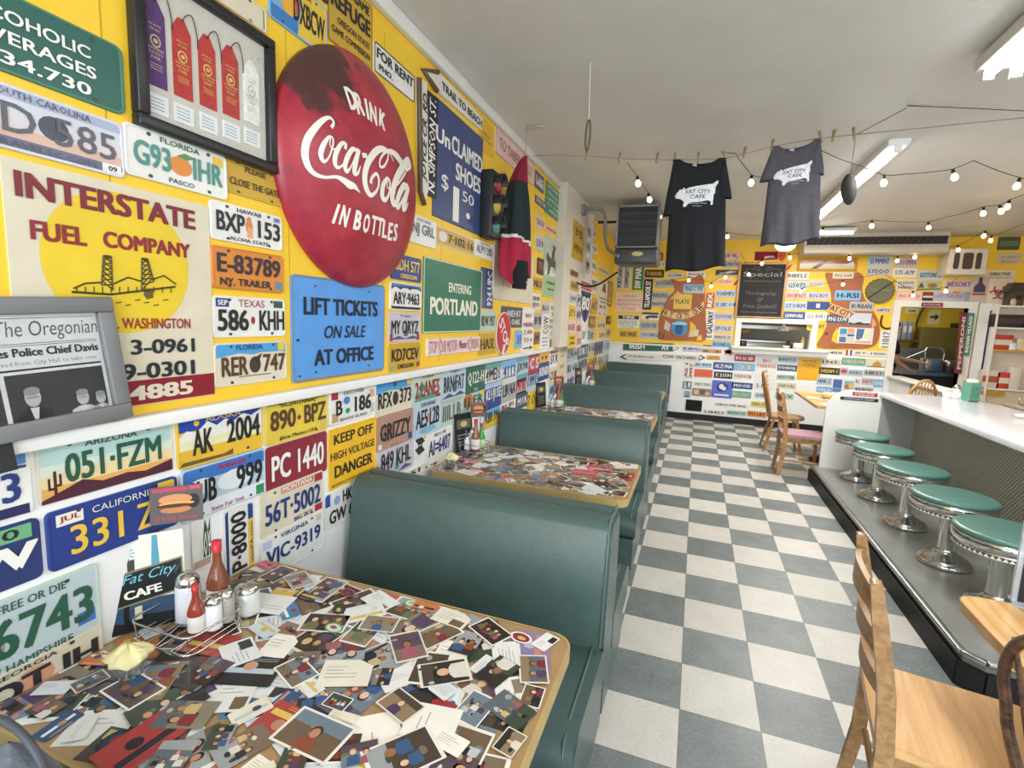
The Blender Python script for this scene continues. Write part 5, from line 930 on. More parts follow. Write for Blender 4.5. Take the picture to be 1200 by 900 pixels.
# red dome sign ---------------------------------------------------
def dome_sign():
    a, b_, t_, u_ = on_left(322, 160, .03), on_left(487, 205, .03), on_left(398, 58, .03), on_left(421, 327, .03)
    c = Vector((0, (a.y+b_.y)/2+0.005, (t_.z+u_.z)/2)); c.x = wall_x(c.y); M = left_frame(c); R = 0.425; H = 0.115
    def hgt(r): r = min(r/R, 1); return 0.012 + H*math.sqrt(max(0, 1-r*r))**1.15*0.98
    t = thing('round_button_sign', 'big round red metal sign with white script lettering, bulging from the yellow wall', 'sign', M)
    mb = MB(); n = 72; P = []
    rs = [0.0005]+[R*math.sin(PI/2*i/16) for i in range(1, 17)]
    for r in rs: P.append([(r*math.cos(2*PI*k/n), r*math.sin(2*PI*k/n), hgt(r)) for k in range(n+1)])
    P.append([(R*math.cos(2*PI*k/n), R*math.sin(2*PI*k/n), 0.0) for k in range(n+1)])
    rust = [(-.30, .26, .17), (-.36, .1, .06), (.08, -.16, .035), (-.02, -.40, .05), (.16, .02, .03)]
    mb.grid(P[:-1]); mb.grid(P[-2:], smooth=True)
    m = bpy.data.materials.new('chipped_red_enamel'); m.use_nodes = True; nt = m.node_tree; N = nt.nodes.new; L = nt.links.new; bs = nt.nodes['Principled BSDF']
    bs.inputs['Roughness'].default_value = .33; tc = N('ShaderNodeTexCoord')
    nz = N('ShaderNodeTexNoise'); nz.inputs['Scale'].default_value = 7; nz.inputs['Detail'].default_value = 10; nz.inputs['Roughness'].default_value = .7; L(tc.outputs['Object'], nz.inputs['Vector'])
    cr = N('ShaderNodeValToRGB'); cr.color_ramp.elements[0].position = .35; cr.color_ramp.elements[1].position = .7; cr.color_ramp.elements[0].color = (*lin('8e1f33'), 1); cr.color_ramp.elements[1].color = (*lin('b53a48'), 1); L(nz.outputs['Fac'], cr.inputs[0])
    # rust: a worn patch of its own on the upper left rim plus streaks
    ds = N('ShaderNodeVectorMath'); ds.operation = 'DISTANCE'; ds.inputs[1].default_value = (-.27, .31, .04); L(tc.outputs['Object'], ds.inputs[0])
    mr = N('ShaderNodeMapRange'); mr.inputs[1].default_value = .07; mr.inputs[2].default_value = .27; mr.inputs[3].default_value = .42; mr.inputs[4].default_value = 0; L(ds.outputs['Value'], mr.inputs[0])
    n2 = N('ShaderNodeTexNoise'); n2.inputs['Scale'].default_value = 11; n2.inputs['Detail'].default_value = 8; L(tc.outputs['Object'], n2.inputs['Vector'])
    ad = N('ShaderNodeMath'); L(n2.outputs['Fac'], ad.inputs[0]); L(mr.outputs[0], ad.inputs[1])
    c2 = N('ShaderNodeValToRGB'); c2.color_ramp.elements[0].position = .66; c2.color_ramp.elements[1].position = .80; L(ad.outputs[0], c2.inputs[0])
    mx = N('ShaderNodeMix'); mx.data_type = 'RGBA'; L(c2.outputs[0], mx.inputs[0]); L(cr.outputs[0], mx.inputs[6]); mx.inputs[7].default_value = (*lin('4a2c2a'), 1); L(mx.outputs[2], bs.inputs['Base Color'])
    mb.build('disc', m, t)
    inv = M.inverted()
    def to_uv(px, py):
        off = .1
        for _ in range(6):
            q = inv @ on_left(px, py, off); off = hgt(math.hypot(q.x, q.y))
        return q.x, q.y
    lift = 0.0022
    let = MB()
    def stroke(pts, sx=1/7.5, ox=340, oy=120, k=7):
        sp = smooth_path([(p[0], p[1], p[2]) for p in pts], k); C = []
        for x, y, w in sp:
            u, v = to_uv(ox+x*sx, oy+y*sx); u2, v2 = to_uv(ox+(x+10)*sx, oy+y*sx); C.append((u, v, w*math.hypot(u2-u, v2-v)/10*0.62))
        vs = []
        for i, (u, v, w) in enumerate(C):
            a, b_ = C[max(i-1, 0)], C[min(i+1, len(C)-1)]; dx, dy = b_[0]-a[0], b_[1]-a[1]; l = math.hypot(dx, dy) or 1; nx, ny = -dy/l, dx/l
            for s in (-1, 0, 1):
                x, y = u+nx*w*s*.5, v+ny*w*s*.5; vs.append((x, y, hgt(math.hypot(x, y))+lift))
        let.add(vs, [(i*3+j, i*3+j+1, i*3+j+4, i*3+j+3) for i in range(len(C)-1) for j in (0, 1)], 'ece8de', smooth=True)
    for s in ([(358, 222, 40), (378, 178, 30), (345, 135, 34), (285, 155, 56), (205, 235, 84), (140, 340, 104), (122, 460, 112), (150, 560, 94), (210, 628, 62), (300, 658, 38), (400, 655, 38), (465, 685, 64), (520, 725, 80), (560, 738, 56), (612, 795, 4)],
              [(340, 295, 26), (290, 370, 62), (264, 455, 70), (288, 518, 46), (330, 492, 22), (366, 400, 22), (372, 320, 22), (340, 295, 22)], [(350, 310, 18), (345, 370, 14), (372, 412, 16), (410, 400, 14)],
              [(478, 410, 40), (486, 368, 30), (448, 362, 42), (400, 445, 60), (388, 525, 62), (412, 572, 40), (455, 552, 20), (505, 470, 14)],
              [(585, 425, 30), (545, 412, 46), (500, 480, 58), (478, 560, 58), (495, 608, 40), (535, 555, 16), (580, 440, 14)], [(600, 412, 46), (572, 530, 58), (560, 615, 56), (590, 622, 30), (615, 560, 10)],
              [(628, 462, 40), (672, 470, 40)],
              [(905, 520, 10), (860, 430, 16), (800, 408, 44), (740, 440, 60), (680, 530, 66), (652, 640, 70), (662, 745, 66), (705, 815, 42), (758, 772, 26), (776, 690, 28), (755, 628, 28), (716, 660, 30), (704, 712, 38)],
              [(860, 425, 14), (852, 500, 18), (822, 560, 20), (786, 562, 22), (788, 500, 20), (832, 438, 22), (880, 432, 32), (935, 475, 46), (985, 548, 46)],
              [(848, 662, 26), (812, 735, 52), (806, 825, 56), (836, 855, 34), (868, 790, 20), (872, 700, 22), (848, 660, 22)], [(850, 680, 14), (852, 745, 12), (890, 765, 12)],
              [(1012, 600, 16), (1052, 560, 20), (1032, 515, 34), (985, 570, 48), (920, 695, 58), (893, 825, 62), (912, 890, 48), (955, 850, 14)], [(1012, 612, 14), (965, 690, 14), (915, 745, 12)],
              [(1030, 750, 26), (995, 735, 40), (955, 810, 48), (935, 890, 48), (950, 918, 32), (985, 850, 14), (1030, 745, 12)], [(1036, 735, 38), (1010, 840, 48), (992, 920, 46), (1012, 928, 26), (1034, 880, 8)]):
        stroke(s)
    def letters(items, h, w):
        for ch, px, py, rot in items:
            u, v = to_uv(px, py); c_, s_ = math.cos(rot), math.sin(rot)
            def wp(x, y): X, Y = u+x*c_-y*s_, v+x*s_+y*c_; return (X, Y, hgt(math.hypot(X, Y))+lift)
            text(let, ch, 0, 0, w*(.32 if ch == 'I' else 1), h, 'ece8de', warp=wp, bold=.03)
    letters([('D', 411, 115.5, .28), ('R', 420.5, 122, .17), ('I', 429.5, 128, .05), ('N', 437, 133.5, -.1), ('K', 447.6, 140.5, -.28)], .072, .042)
    letters([('I', 393.3, 250.7, -.22), ('N', 403.5, 253.5, -.16), ('B', 419, 258.5, -.07), ('O', 429, 262, -.03), ('T', 438, 264, .0), ('T', 444.8, 266, .03), ('L', 450.7, 268.5, .06), ('E', 457, 271.5, .1), ('S', 463, 272.5, .16)], .068, .036)
    let.build('lettering', ENAMEL, t)
dome_sign()
# framed ribbons ---------------------------------------------------
def ribbon_frame():
    p, q = on_left(154, 146, .0), on_left(314, 50, .0); c = (p+q)/2; c.x = wall_x(c.y); w, h = abs((q-p).dot(LDIR)), abs(q.z-p.z); M = left_frame(c)
    t = thing('ribbon_display', 'black framed display of five prize ribbons on the yellow wall', 'frame', M); f = .028
    mb = MB(); d = .03
    for c_, s_ in (((0, h/2-f/2), (w, f)), ((0, -h/2+f/2), (w, f)), ((-w/2+f/2, 0), (f, h-2*f)), ((w/2-f/2, 0), (f, h-2*f))): mb.box((c_[0], c_[1], d/2), (s_[0], s_[1], d), '2b2a2c')
    mb.build('frame', mat('black_frame', '232326', .35), t, bevel=.004)
    mb = MB(); mb.box((0, 0, .006), (w-2*f+.004, h-2*f+.004, .01), 'c9c5bb'); mb.build('mat_board', PAPER, t)
    inv = M.inverted()
    for nm, x0, y0, x1, y1, col, gold in (('purple ribbon', 166, -10, 196, 107, '5d3f74', 'c8b48a'), ('scarlet ribbon', 200, 15, 226, 120, 'b8403c', 'd8b870'), ('scarlet ribbon', 231, 35, 254, 131, 'b8423e', 'd8b870'), ('scarlet ribbon', 258.5, 48, 280.5, 141, 'b54440', 'd8b870'), ('white ribbon', 284.5, 66, 304, 149, 'e6e6e2', 'b9b9b4')):
        a, b_ = inv @ on_left(x0, y0, .012), inv @ on_left(x1, y1, .012)
        # a ribbon hangs plumb: width from the pixels, top and bottom from its left and right edges
        xl, xr = a.x, b_.x; top, bot = a.y, b_.y
        mb = MB(); pts = [(xl, bot), (xr, bot), (xr, top-.03), ((xl+xr)/2+.008, top), ((xl+xr)/2-.008, top), (xl, top-.03)]; mb.prism(pts, .0112, .0135, col)
        cx = (xl+xr)/2; W_ = xr-xl; Hh = top-bot; z = .0142
        mb.poly(ellipse(cx, bot+Hh*.52, W_*.26, W_*.28, 16), z, gold); mb.poly(ellipse(cx, bot+Hh*.52, W_*.19, W_*.21, 14), z+.0002, col); mb.poly(ellipse(cx, bot+Hh*.52, W_*.12, W_*.1, 10), z+.0004, gold)
        for s, fy, hh, ww in (('STATE', .70, .025, .6), ('AWARD', .65, .025, .5), ('COUNTY', .38, .035, .7), ('CLACKAMAS', .43, .03, .8), ('FAIR', .33, .035, .45)): text(mb, s, cx, bot+Hh*fy, W_*ww, Hh*hh, gold, z, .01, res=1)
        for k in range(3): mb.poly([(cx-W_*.3, bot+Hh*(.25-.03*k)), (cx+W_*.3, bot+Hh*(.25-.03*k)), (cx+W_*.3, bot+Hh*(.258-.03*k)), (cx-W_*.3, bot+Hh*(.258-.03*k))], z, gold)
        mb.tube(smooth_path([(cx, top-.008, .015), (cx+.012, top+.012, .018), (cx+.03, top+.018, .016), (cx+.042, top-.02, .015), (cx+.045, top-.05, .013)], 5), .0013, 5, '4a4038' if nm != 'white ribbon' else 'd0d0cc')
        r = mb.build('ribbon', CLOTH, t); r['label'] = nm + ' with printed seal'
        cardh = .045; mb = MB(); mb.box((cx, bot-.04, .012), (W_*1.05, cardh, .002), 'dfe3e4')
        for k in range(4): mb.poly([(cx-W_*.42, bot-.027-.008*k), (cx+W_*.3, bot-.027-.008*k), (cx+W_*.3, bot-.029-.008*k), (cx-W_*.42, bot-.029-.008*k)], .0134, '8c93a0')
        mb.build('caption_card', PAPER, t)
ribbon_frame()
# fuel company sign --------------------------------------------------
def fuel_sign():
    M, w, h = rect_on('L', -2, 181, 251, 462); inv = M.inverted()
    mb = MB(); mb.prism(rrect(w, h, .006, 2), 0, .004, 'd9d0b8'); z = .0046
    L = lambda x, y: tuple((inv @ on_left(x, y, .005)).xy)
    def tx(s, x0, y0, x1, y1, col, bold=.03, zz=.0012):     # from left-top to right-bottom of the word
        a, b_ = L(x0, y0), L(x1, y1); text(mb, s, (a[0]+b_[0])/2, (a[1]+b_[1])/2, abs(b_[0]-a[0]), abs(a[1]-b_[1]), col, z+zz, bold, res=4)
    a, b_, c, d = L(46, 290), L(221, 320), L(130, 232), L(150, 372); cx = (a[0]+b_[0])/2; rx = (b_[0]-a[0])/2; cyy = (L(130, 240)[1]+L(160, 370)[1])/2; ry = rx
    mb.poly(ellipse(cx, cyy-.005, rx, rx*.98, 48), z, 'e6c634')
    tx('INTERSTATE', 15, 198, 229, 270, '7c2434', .035); tx('FUEL', 34, 257, 102, 289, '8e2a34', .035); tx('COMPANY', 120, 270, 223, 303, '8e2a34', .035)
    a, b_ = L(97, 375), L(223, 383); text(mb, 'VANCOUVER. WASHINGTON', b_[0]-.17, (L(180, 379)[1]), .34, .026, '9c3a40', z+.0012, .015, res=3)
    for s, ya, yb, col in (('OX. 3-0961', 396, 412, '26303c'), ('BU 9-0301', 421, 438, '26303c')):
        b2 = L(230, (ya+yb)/2); hgt_ = abs(L(222, ya-2)[1]-L(222, yb-2)[1]); text(mb, s, b2[0]-.155, b2[1], .30, hgt_, col, z+.0012, .02, res=3)
    b1, b2 = L(150, 466), L(250, 437); mb.poly([(-w/2+.002, -h/2+.002), (w/2-.002, -h/2+.002), (w/2-.002, b2[1]), (-w/2+.002, b2[1])], z+.0002, '8a1f30')
    q = L(188, 455); text(mb, '4885', q[0]+.005, (-h/2+b2[1])/2+.0, .17, (b2[1]+h/2)*.6, 'ded3c0', z+.0012, .03, res=3)
    # lift bridge drawing
    ink = '4a4428'
    def ln(pts, r=.0014): mb.tube([(*L(x, y), z+.001) for x, y in pts], r, 4, ink)
    for tx0 in (0, 1):
        P = [(119, 334), (121, 300), (130, 301), (132, 340)] if tx0 == 0 else [(166, 340), (166, 303), (173, 304), (180, 330)]
        ln([P[0], P[1]], .002); ln([P[2], P[3]], .002); ln([P[1], P[2]], .003)
        for k in range(6):
            a = k/6; b2 = (k+1)/6; l0 = tuple(P[0][i]+(P[1][i]-P[0][i])*a for i in (0, 1)); r1 = tuple(P[3][i]+(P[2][i]-P[3][i])*b2 for i in (0, 1)); ln([l0, r1]); l1 = tuple(P[0][i]+(P[1][i]-P[0][i])*b2 for i in (0, 1)); r0 = tuple(P[3][i]+(P[2][i]-P[3][i])*a for i in (0, 1)); ln([r0, l1])
    ln([(86, 338), (100, 332), (119, 331)], .002); ln([(132, 333), (150, 325), (166, 330)], .002); ln([(180, 327), (192, 323), (206, 333)], .002); ln([(84, 342), (130, 345), (205, 336)], .0025)
    for k in range(12): x = 90+k*10; ln([(x, 343), (x, 336)])
    mb.poly([L(168, 345), L(172, 338), L(179, 338), (L(180, 349)), L(172, 351)], z+.0004, '6a5a30')
    for k in range(7): ln([(125+k*11, 352+k % 3*3), (131+k*11, 351+k % 3*3)], .0012)
    tag(mb.build('enamel_sign', ENAMEL, M=M), 'large cream fuel company sign with yellow sun and lift bridge', 'sign')
fuel_sign()
# newspaper in a gray frame, leaning on the rail -----------------------
def newspaper():
    zb = RAILZ+.0345; pr = on_left(150, 487, .034); br = Vector((wall_x(pr.y)+.034, pr.y, zb)); tr = on_left(122, 341, .002)
    hh = math.hypot(tr.z-zb, .032); w = .34; Y = Vector((-.032, 0, tr.z-zb)).normalized(); X = LDIR.copy(); Z = X.cross(Y).normalized()
    ta = .05; X, Y = X*math.cos(ta)+Y*math.sin(ta), Y*math.cos(ta)-X*math.sin(ta); br = br+Vector((0, 0, w*math.sin(ta)*.35)); hh -= .02; c = br - X*(w/2) + Y*(hh/2); M = frame_m(c, X, Y, Z)
    # the right edge leans a little: turn about the lower right corner
    t = thing('newspaper_frame', 'gray framed newspaper front page standing on the white rail, left edge', 'frame', M); f = .034; h = hh
    mb = MB()
    for c_, s_ in (((0, h/2-f/2), (w, f)), ((0, -h/2+f/2), (w, f)), ((-w/2+f/2, 0), (f, h-2*f)), ((w/2-f/2, 0), (f, h-2*f))): mb.box((c_[0], c_[1], .011), (s_[0], s_[1], .022))
    mb.build('frame', mat('gray_frame', '77787a', .4), t, bevel=.003)
    mb = MB(); pw, ph = w-2*f+.002, h-2*f+.002; mb.box((0, 0, .005), (pw, ph, .006), 'd9dbda'); z = .0084; top = ph/2
    text(mb, 'The Oregonian', pw*.16, top-.034, pw*.66, .04, '5d6468', z, .0, .15, res=3)
    for y in (.008, .058, .062): mb.poly([(-pw*.47, top-y), (pw*.47, top-y), (pw*.47, top-y-.0012), (-pw*.47, top-y-.0012)], z, '50565a')
    text(mb, 'Mayor fires Police Chief Davis', .0, top-.078, pw*.94, .022, '3f4448', z, .03, res=2); text(mb, 'New chief moved from City Hall to take over', .0, top-.098, pw*.9, .012, '7b8184', z, 0, res=1)
    mb.poly([(-pw*.47, top-.108), (pw*.47, top-.108), (pw*.47, top-.112), (-pw*.47, top-.112)], z, '2c2f32')
    # two photographs
    def photo(x0, x1, y0, y1, ppl):
        mb.poly([(x0, y0), (x1, y0), (x1, y1), (x0, y1)], z, '3a3c3e')
        for fx, fy, s, suit in ppl:
            X_, Y_ = x0+fx*(x1-x0), y0+fy*(y1-y0); s *= (y1-y0)
            mb.poly([(max(x0, X_-s*1.5), y0), (min(x1, X_+s*1.5), y0), (min(x1, X_+s*1.1), Y_-s*1.1), (X_+s*.4, Y_-s*.8), (X_-s*.4, Y_-s*.8), (max(x0, X_-s*1.1), Y_-s*1.1)], z+.0003, suit)
            mb.poly([(X_-s*.3, Y_-s*.8), (X_+s*.3, Y_-s*.8), (X_+s*.05, max(y0, Y_-s*2.2)), (X_-s*.05, max(y0, Y_-s*2.2))], z+.0005, 'c9cbca')
            mb.poly(ellipse(X_, Y_, s*.55, s*.75, 12), z+.0006, 'b4b6b5'); mb.poly(ellipse(X_, Y_+s*.5, s*.55, s*.35, 12), z+.0008, '8d8f8e')
            mb.poly([(X_-s*.4, Y_+s*.05), (X_+s*.4, Y_+s*.05), (X_+s*.4, Y_-s*.02), (X_-s*.4, Y_-s*.02)], z+.0009, '5a5c5c')
    photo(-pw*.47, -pw*.20, top-.30, top-.118, [(.5, .62, .2, '2a2b2d')]) ; photo(-pw*.17, pw*.47, top-.245, top-.118, [(.22, .62, .2, '26282a'), (.72, .5, .17, 'c4c6c5'), (.92, .45, .14, '9b9d9d')])
    yy = top-.258
    for cx0, cx1, y0 in ((-pw*.17, pw*.3, top-.255), (-pw*.47, -pw*.2, top-.312), (-pw*.17, pw*.12, top-.30), (pw*.16, pw*.47, top-.285)):
        y = y0
        while y > -ph/2+.012:
            l = cx0+(cx1-cx0)*random.uniform(.8, 1); mb.poly([(cx0, y), (l, y), (l, y-.0022), (cx0, y-.0022)], z, '8b8f91'); y -= .0062
    mb.build('front_page', PAPER, t)
    mb = MB(); mb.box((0, 0, .0125), (pw, ph, .0015)); g = mat('picture_glass', 'ffffff', .05, trans=1.0, ior=1.1, var=0)
    mb.build('glass', g, t)
newspaper()
# traffic light -----------------------------------------------------------
def traffic_light():
    a = on_left(578, 197, .085); b_ = on_left(579, 279, .085); wdt = .155; dep = .085
    top, bot = a.z, b_.z; yc = a.y+wdt/2; c = Vector((wall_x(yc), yc, (top+bot)/2)); h = top-bot
    t = thing('traffic_light', 'black traffic light with three lenses hung beside the blue shoe sign', 'traffic light', left_frame(c))
    mb = MB(); mb.box((0, 0, dep/2), (wdt, h, dep)); mb.build('housing', mat('black_housing', '1c1d1f', .45), t, bevel=.01, bseg=3)
    for i, (nm, col) in enumerate((('red', '8e2030'), ('amber', 'b9a23a'), ('green', '3f7f7a'))):
        y = h*(.31-.31*i); M2 = Matrix.Translation((0, y, dep))
        mb = MB(); mb.lathe([(.052, -.002), (.05, .006), (.036, .016), (.018, .02), (.0001, .021)], 24, col, M2); l = mb.build('lens', PLASTIC, t); l['label'] = nm+' lens'
        mb = MB(); n = 14; P = [[(r*math.cos(PI*k/n), y+r*math.sin(PI*k/n), dep+zz) for k in range(n+1)] for r, zz in ((.062, -.002), (.064, .05), (.058, .05), (.056, -.002))]; mb.grid(P, '1b1c1e'); mb.build('visor', MATS['black_housing'], t)
traffic_light()
# hanging red and black jacket ---------------------------------------------
def jacket():
    # a folded jacket hanging from one hook: stacked cross-sections
    pk = on_left(616, 183, .16); cy = pk.y; x0 = wall_x(cy)+.16
    rows = []; zs = [pk.z, pk.z-.05, pk.z-.14, pk.z-.26, pk.z-.40, pk.z-.50, pk.z-.53, pk.z-.60, pk.z-.72, pk.z-.80]
    hw = [.012, .035, .07, .10, .13, .145, .147, .16, .17, .165]; dp = [.012, .03, .05, .07, .08, .085, .085, .09, .09, .085]
    n = 28
    sp = smooth_path(list(zip(zs, hw, dp)), 4); P = []
    for i, (z, a, d) in enumerate(sp):
        row = []
        for k in range(n+1):
            th = 2*PI*k/n; f = 1+.16*math.sin(5*th+z*3)*min(1, i/8)+.07*math.sin(9*th+1.3)
            zz = z + (0.05*math.sin(2*th+.6) if i == len(sp)-1 else 0)*1.0
            row.append((x0+d*math.cos(th)*f-.05*min(1, i/10), cy+.02*(i/len(sp))+a*math.sin(th)*f, zz))
        P.append(row)
    nr = len(sp)
    def cf(i, k):
        th = 2*PI*(k+.5)/n; s = math.sin(th); v = i/nr
        if v > .66+.05*s and v < .70+.05*s: return 'd9d2cc'
        if v >= .70+.05*s: return 'a3203c'
        if s > .35: return 'a82340'
        if v < .22: return '8e1c34' if s > -.3 else '7c1c30'
        return '1d2a2c'
    t = thing('hanging_jacket', 'red and black jacket hanging from a ceiling hook beside the left wall', 'jacket', (x0, cy, zs[-1])); inv = Matrix.Translation((-x0, -cy, -zs[-1]))
    mb = MB(); mb.grid([[tuple(inv @ Vector(p)) for p in r] for r in P], colf=cf); mb.build('body', CLOTH, t)
    mb = MB(); Q = []
    for i, (dz, a, d) in enumerate(((.06, .08, .05), (-.02, .085, .055), (-.07, .08, .05), (-.12, .075, .045))):
        Q.append([(d*math.cos(2*PI*k/16)+.01, a*math.sin(2*PI*k/16)-.05, dz+.05) for k in range(17)])
    mb.grid(Q, colf=lambda i, k: '17181b'); mb.poly([(q[0], q[1]) for q in Q[-1][:-1]], Q[-1][0][2], '101113'); s = mb.build('sleeve_cuff', CLOTH, t); s['label'] = 'black cuffed sleeve end'
    mb = MB(); text(mb, 'SPORT', 0, 0, .07, .015, 'd0d0cc', M=Matrix(((0, 0, 1, .068), (1, 0, 0, -.05), (0, 1, 0, -.03), (0, 0, 0, 1)))); mb.build('cuff_lettering', CLOTH, s)
    mb = MB(); cz = ceil_z(cy); mb.tube([(0, 0, zs[0]-zs[-1]), (0, 0, cz-zs[-1]-.005)], .0025, 6); mb.tube([(0, 0, cz-zs[-1]-.03), (.05, .03, cz-zs[-1]-.012), (.11, .05, cz-zs[-1]-.012)], .006, 6); mb.build('hanger_hook', STEEL, t)
jacket()
# stop paddle --------------------------------------------------------------
def stop_paddle():
    a, b_, t_, u_ = on_left(578.6, 392, .02), on_left(603.5, 391, .02), on_left(591, 368, .02), on_left(591, 419, .02)
    R = (t_.z-u_.z)/2; c = Vector((wall_x((a.y+b_.y)/2)+.004, (a.y+b_.y)/2, max((t_.z+u_.z)/2, RAILZ+.034+R))); M = left_frame(c)
    t = thing('stop_paddle', 'round red STOP paddle leaning on the rail, lettering tilted', 'stop sign', M)
    mb = MB(); R *= .98; mb.prism(ellipse(0, 0, R, R, 36), .001, .008, 'e4ddd8'); r2 = R*.95; mb.prism(ellipse(0, 0, r2, r2, 36), .0075, .0095, 'bf2c38')
    text(mb, 'STOP', 0, 0, R*1.6, R*.6, 'f0ece6', .0105, .015, rot=-.85, res=3); mb.build('blade', ENAMEL, t)
    mb = MB(); mb.bar((-R*.35, -R*.98, .022), (-R*.02, -R*.55, .016), .02, .012, 'e6e2dc'); mb.build('handle', PLASTIC, t)
stop_paddle()
# conduit beyond the column
mb = MB(); q = on_left(684, 232, .1); y = q.y; X = wall_x(y)
o = thing('wall_conduit', 'gray electrical conduit with a bend between the column and the heater', 'pipe', (X+.1, y, 2.70))
mb.tube(smooth_path([(.0, 0, .06), (.12, .02, .07), (.2, .03, .05), (.24, .04, -.02), (.25, .04, -.22), (.30, .02, -.36), (.42, -.05, -.44)], 6), .018, 10); mb.build('pipe', mat('conduit_gray', '77746c', .45), o)
mb = MB(); mb.box((-.005, 0, .055), (.07, .09, .10)); mb.build('junction_box', MATS['conduit_gray'], o, bevel=.006)
mb = MB(); mb.tube(smooth_path([(-.02, -.1, -.72), (.10, -.05, -.76), (.22, -.05, -.74), (.36, -.10, -.66), (.44, -.18, -.62)], 5), .010, 8); mb.build('cable', BLACKM, o)
# unit heater --------------------------------------------------------------
def heater():
    y = 2.45; a, b_ = on_y(724, 241, y), on_y(769, 309, y); x0, x1, z1, z0 = a.x, b_.x, a.z, b_.z; w, h = x1-x0, z1-z0; dp = .42
    t = thing('unit_heater', 'dark gray louvered unit heater hanging from the ceiling by the column', 'heater', ((x0+x1)/2, y, z0)); G = mat('heater_gray', '48494b', .4, var=.1); D = mat('heater_dark', '26272a', .5)
    H1 = h*.27
    mb = MB(); mb.box((0, dp/2, H1+(h-H1)/2), (w, dp, h-H1)); mb.build('casing', mat('heater_side', '5c5b58', .4), t, bevel=.008)
    mb = MB(); mb.box((0, dp/2, H1/2), (w*1.02, dp, H1), M=None); mb.build('lower_housing', G, t, bevel=.025, bseg=3)
    mb = MB(); mb.box((0, -.002, H1+(h-H1)/2), (w*.9, .01, (h-H1)*.93)); mb.build('opening', D, t)
    for k in range(5):
        z = h*.93-(k+.55)*(h-H1)*.19; mb = MB(); mb.bar((-w*.46, -.012, z), (w*.46, -.012, z), .038, .008, up=Vector((0, .8, .6))); mb.build('louver', G, t)
    mb = MB()
    for s in (-1, 1): mb.box((s*w*.48, -.012, H1+(h-H1)/2), (w*.05, .03, h-H1))
    mb.box((0, -.012, h-.012), (w, .03, .024)); mb.box((0, -.012, H1+.008), (w, .03, .016)); mb.build('front_frame', mat('heater_trim', '84868a', .35), t, bevel=.003)
    mb = MB(); mb.prism(ellipse(0, 0, .06, .024, 18), 0, .004, 'c9bd8a', M=Matrix(((1, 0, 0, .02), (0, 0, -1, -.006), (0, 1, 0, H1*.62), (0, 0, 0, 1)))); mb.build('badge', ENAMEL, t)
    for s in (-.4, .4): mb = MB(); mb.tube([(s*w, dp*.5, h), (s*w, dp*.5, ceil_z(y)-z0-.003)], .008, 8); mb.build('hanger_rod', STEEL, t)
    mb = MB(); mb.tube([(-w*.5, dp*.6, h*.8), (-w*.5-.16, dp*.6, h*.8), (-w*.5-.25, dp*.6, h*.8)], .014, 8); mb.build('gas_pipe', BLACKM, t)
heater()
# ================================================================ overhead: tubes, strings, shirts
TUBE = mat('lit_fluorescent_tube', 'ffffff', .4, emit='fdfbff', estr=9.0, var=0)
FIX = mat('fixture_white', 'e6e5e2', .4, var=.02)
def strip_light(px_near, px_far, y_off, w, label, ntube, ln):
    z = ceil_z(1.0)-.10 
    a = on_z(*px_near, z) if px_near else None; b_ = on_z(*px_far, z)
    y0, y1 = (b_.y-ln, b_.y) if a is None else (min(a.y, b_.y), max(a.y, b_.y)); x = b_.x if a is None else (a.x+b_.x)/2
    yc = (y0+y1)/2; t = thing('fluorescent_fixture', label, 'ceiling light', (x, yc, ceil_z(yc))); L_ = y1-y0
    mb = MB(); mb.box((0, 0, -.03), (w, L_, .055)); mb.build('housing', FIX, t, bevel=.006)
    for k in range(ntube):
        xx = (k-(ntube-1)/2)*w*.5; mb = MB(); mb.tube([(xx, -L_/2+.03, -.082), (xx, L_/2-.03, -.082)], .017, 12); mb.build('tube', TUBE, t)
        for s in (-1, 1): mb = MB(); mb.box((xx, s*(L_/2-.018), -.075), (.04, .024, .055)); mb.build('tube_holder', FIX, t)
strip_light((1047, 181), (958, 264), 0, .13, 'lit fluorescent strip light on the ceiling behind the gray t-shirt', 1, 0)
strip_light(None, (1172, 84), 0, .20, 'bright two-tube fluorescent fixture at the upper right corner', 2, 2.4)
a, b_ = on_y(958, 272.5, 4.6), on_y(987, 274, 4.6); t = thing('fluorescent_fixture', 'short lit fluorescent tube crossing the ceiling just in front of the ceiling unit', 'ceiling light', ((a.x+b_.x)/2, 4.6, ceil_z(4.6))); w = b_.x-a.x+.3; dz = a.z-ceil_z(4.6)
mb = MB(); mb.box((0, 0, dz/2-.005), (w, .12, abs(dz)-.03)); mb.build('housing', FIX, t, bevel=.006); mb = MB(); mb.tube([(-w/2+.03, 0, dz-.012), (w/2-.03, 0, dz-.012)], .017, 12); mb.build('tube', TUBE, t)
q = on_y(920, 290, 4.6); t = thing('dome_lamp', 'white domed ceiling lamp peeking out below the gray t-shirt', 'ceiling light', (q.x, 4.6, q.z)); mb = MB(); mb.lathe([(.0001, -.05), (.07, -.04), (.12, 0), (.13, .04), (.12, .07), (.0001, .075)], 24); mb.build('globe', mat('lit_globe', 'fff6e6', .3, emit='fff0d8', estr=3.0, var=0), t); mb = MB(); mb.tube([(0, 0, .07), (0, 0, ceil_z(4.6)-q.z-.002)], .012, 8); mb.build('stem', FIX, t)
area('tube_light_c', (1.55, 4.3, 2.72), (0, 0, 0), 1.0, .3, 38, (1.0, .95, .88))
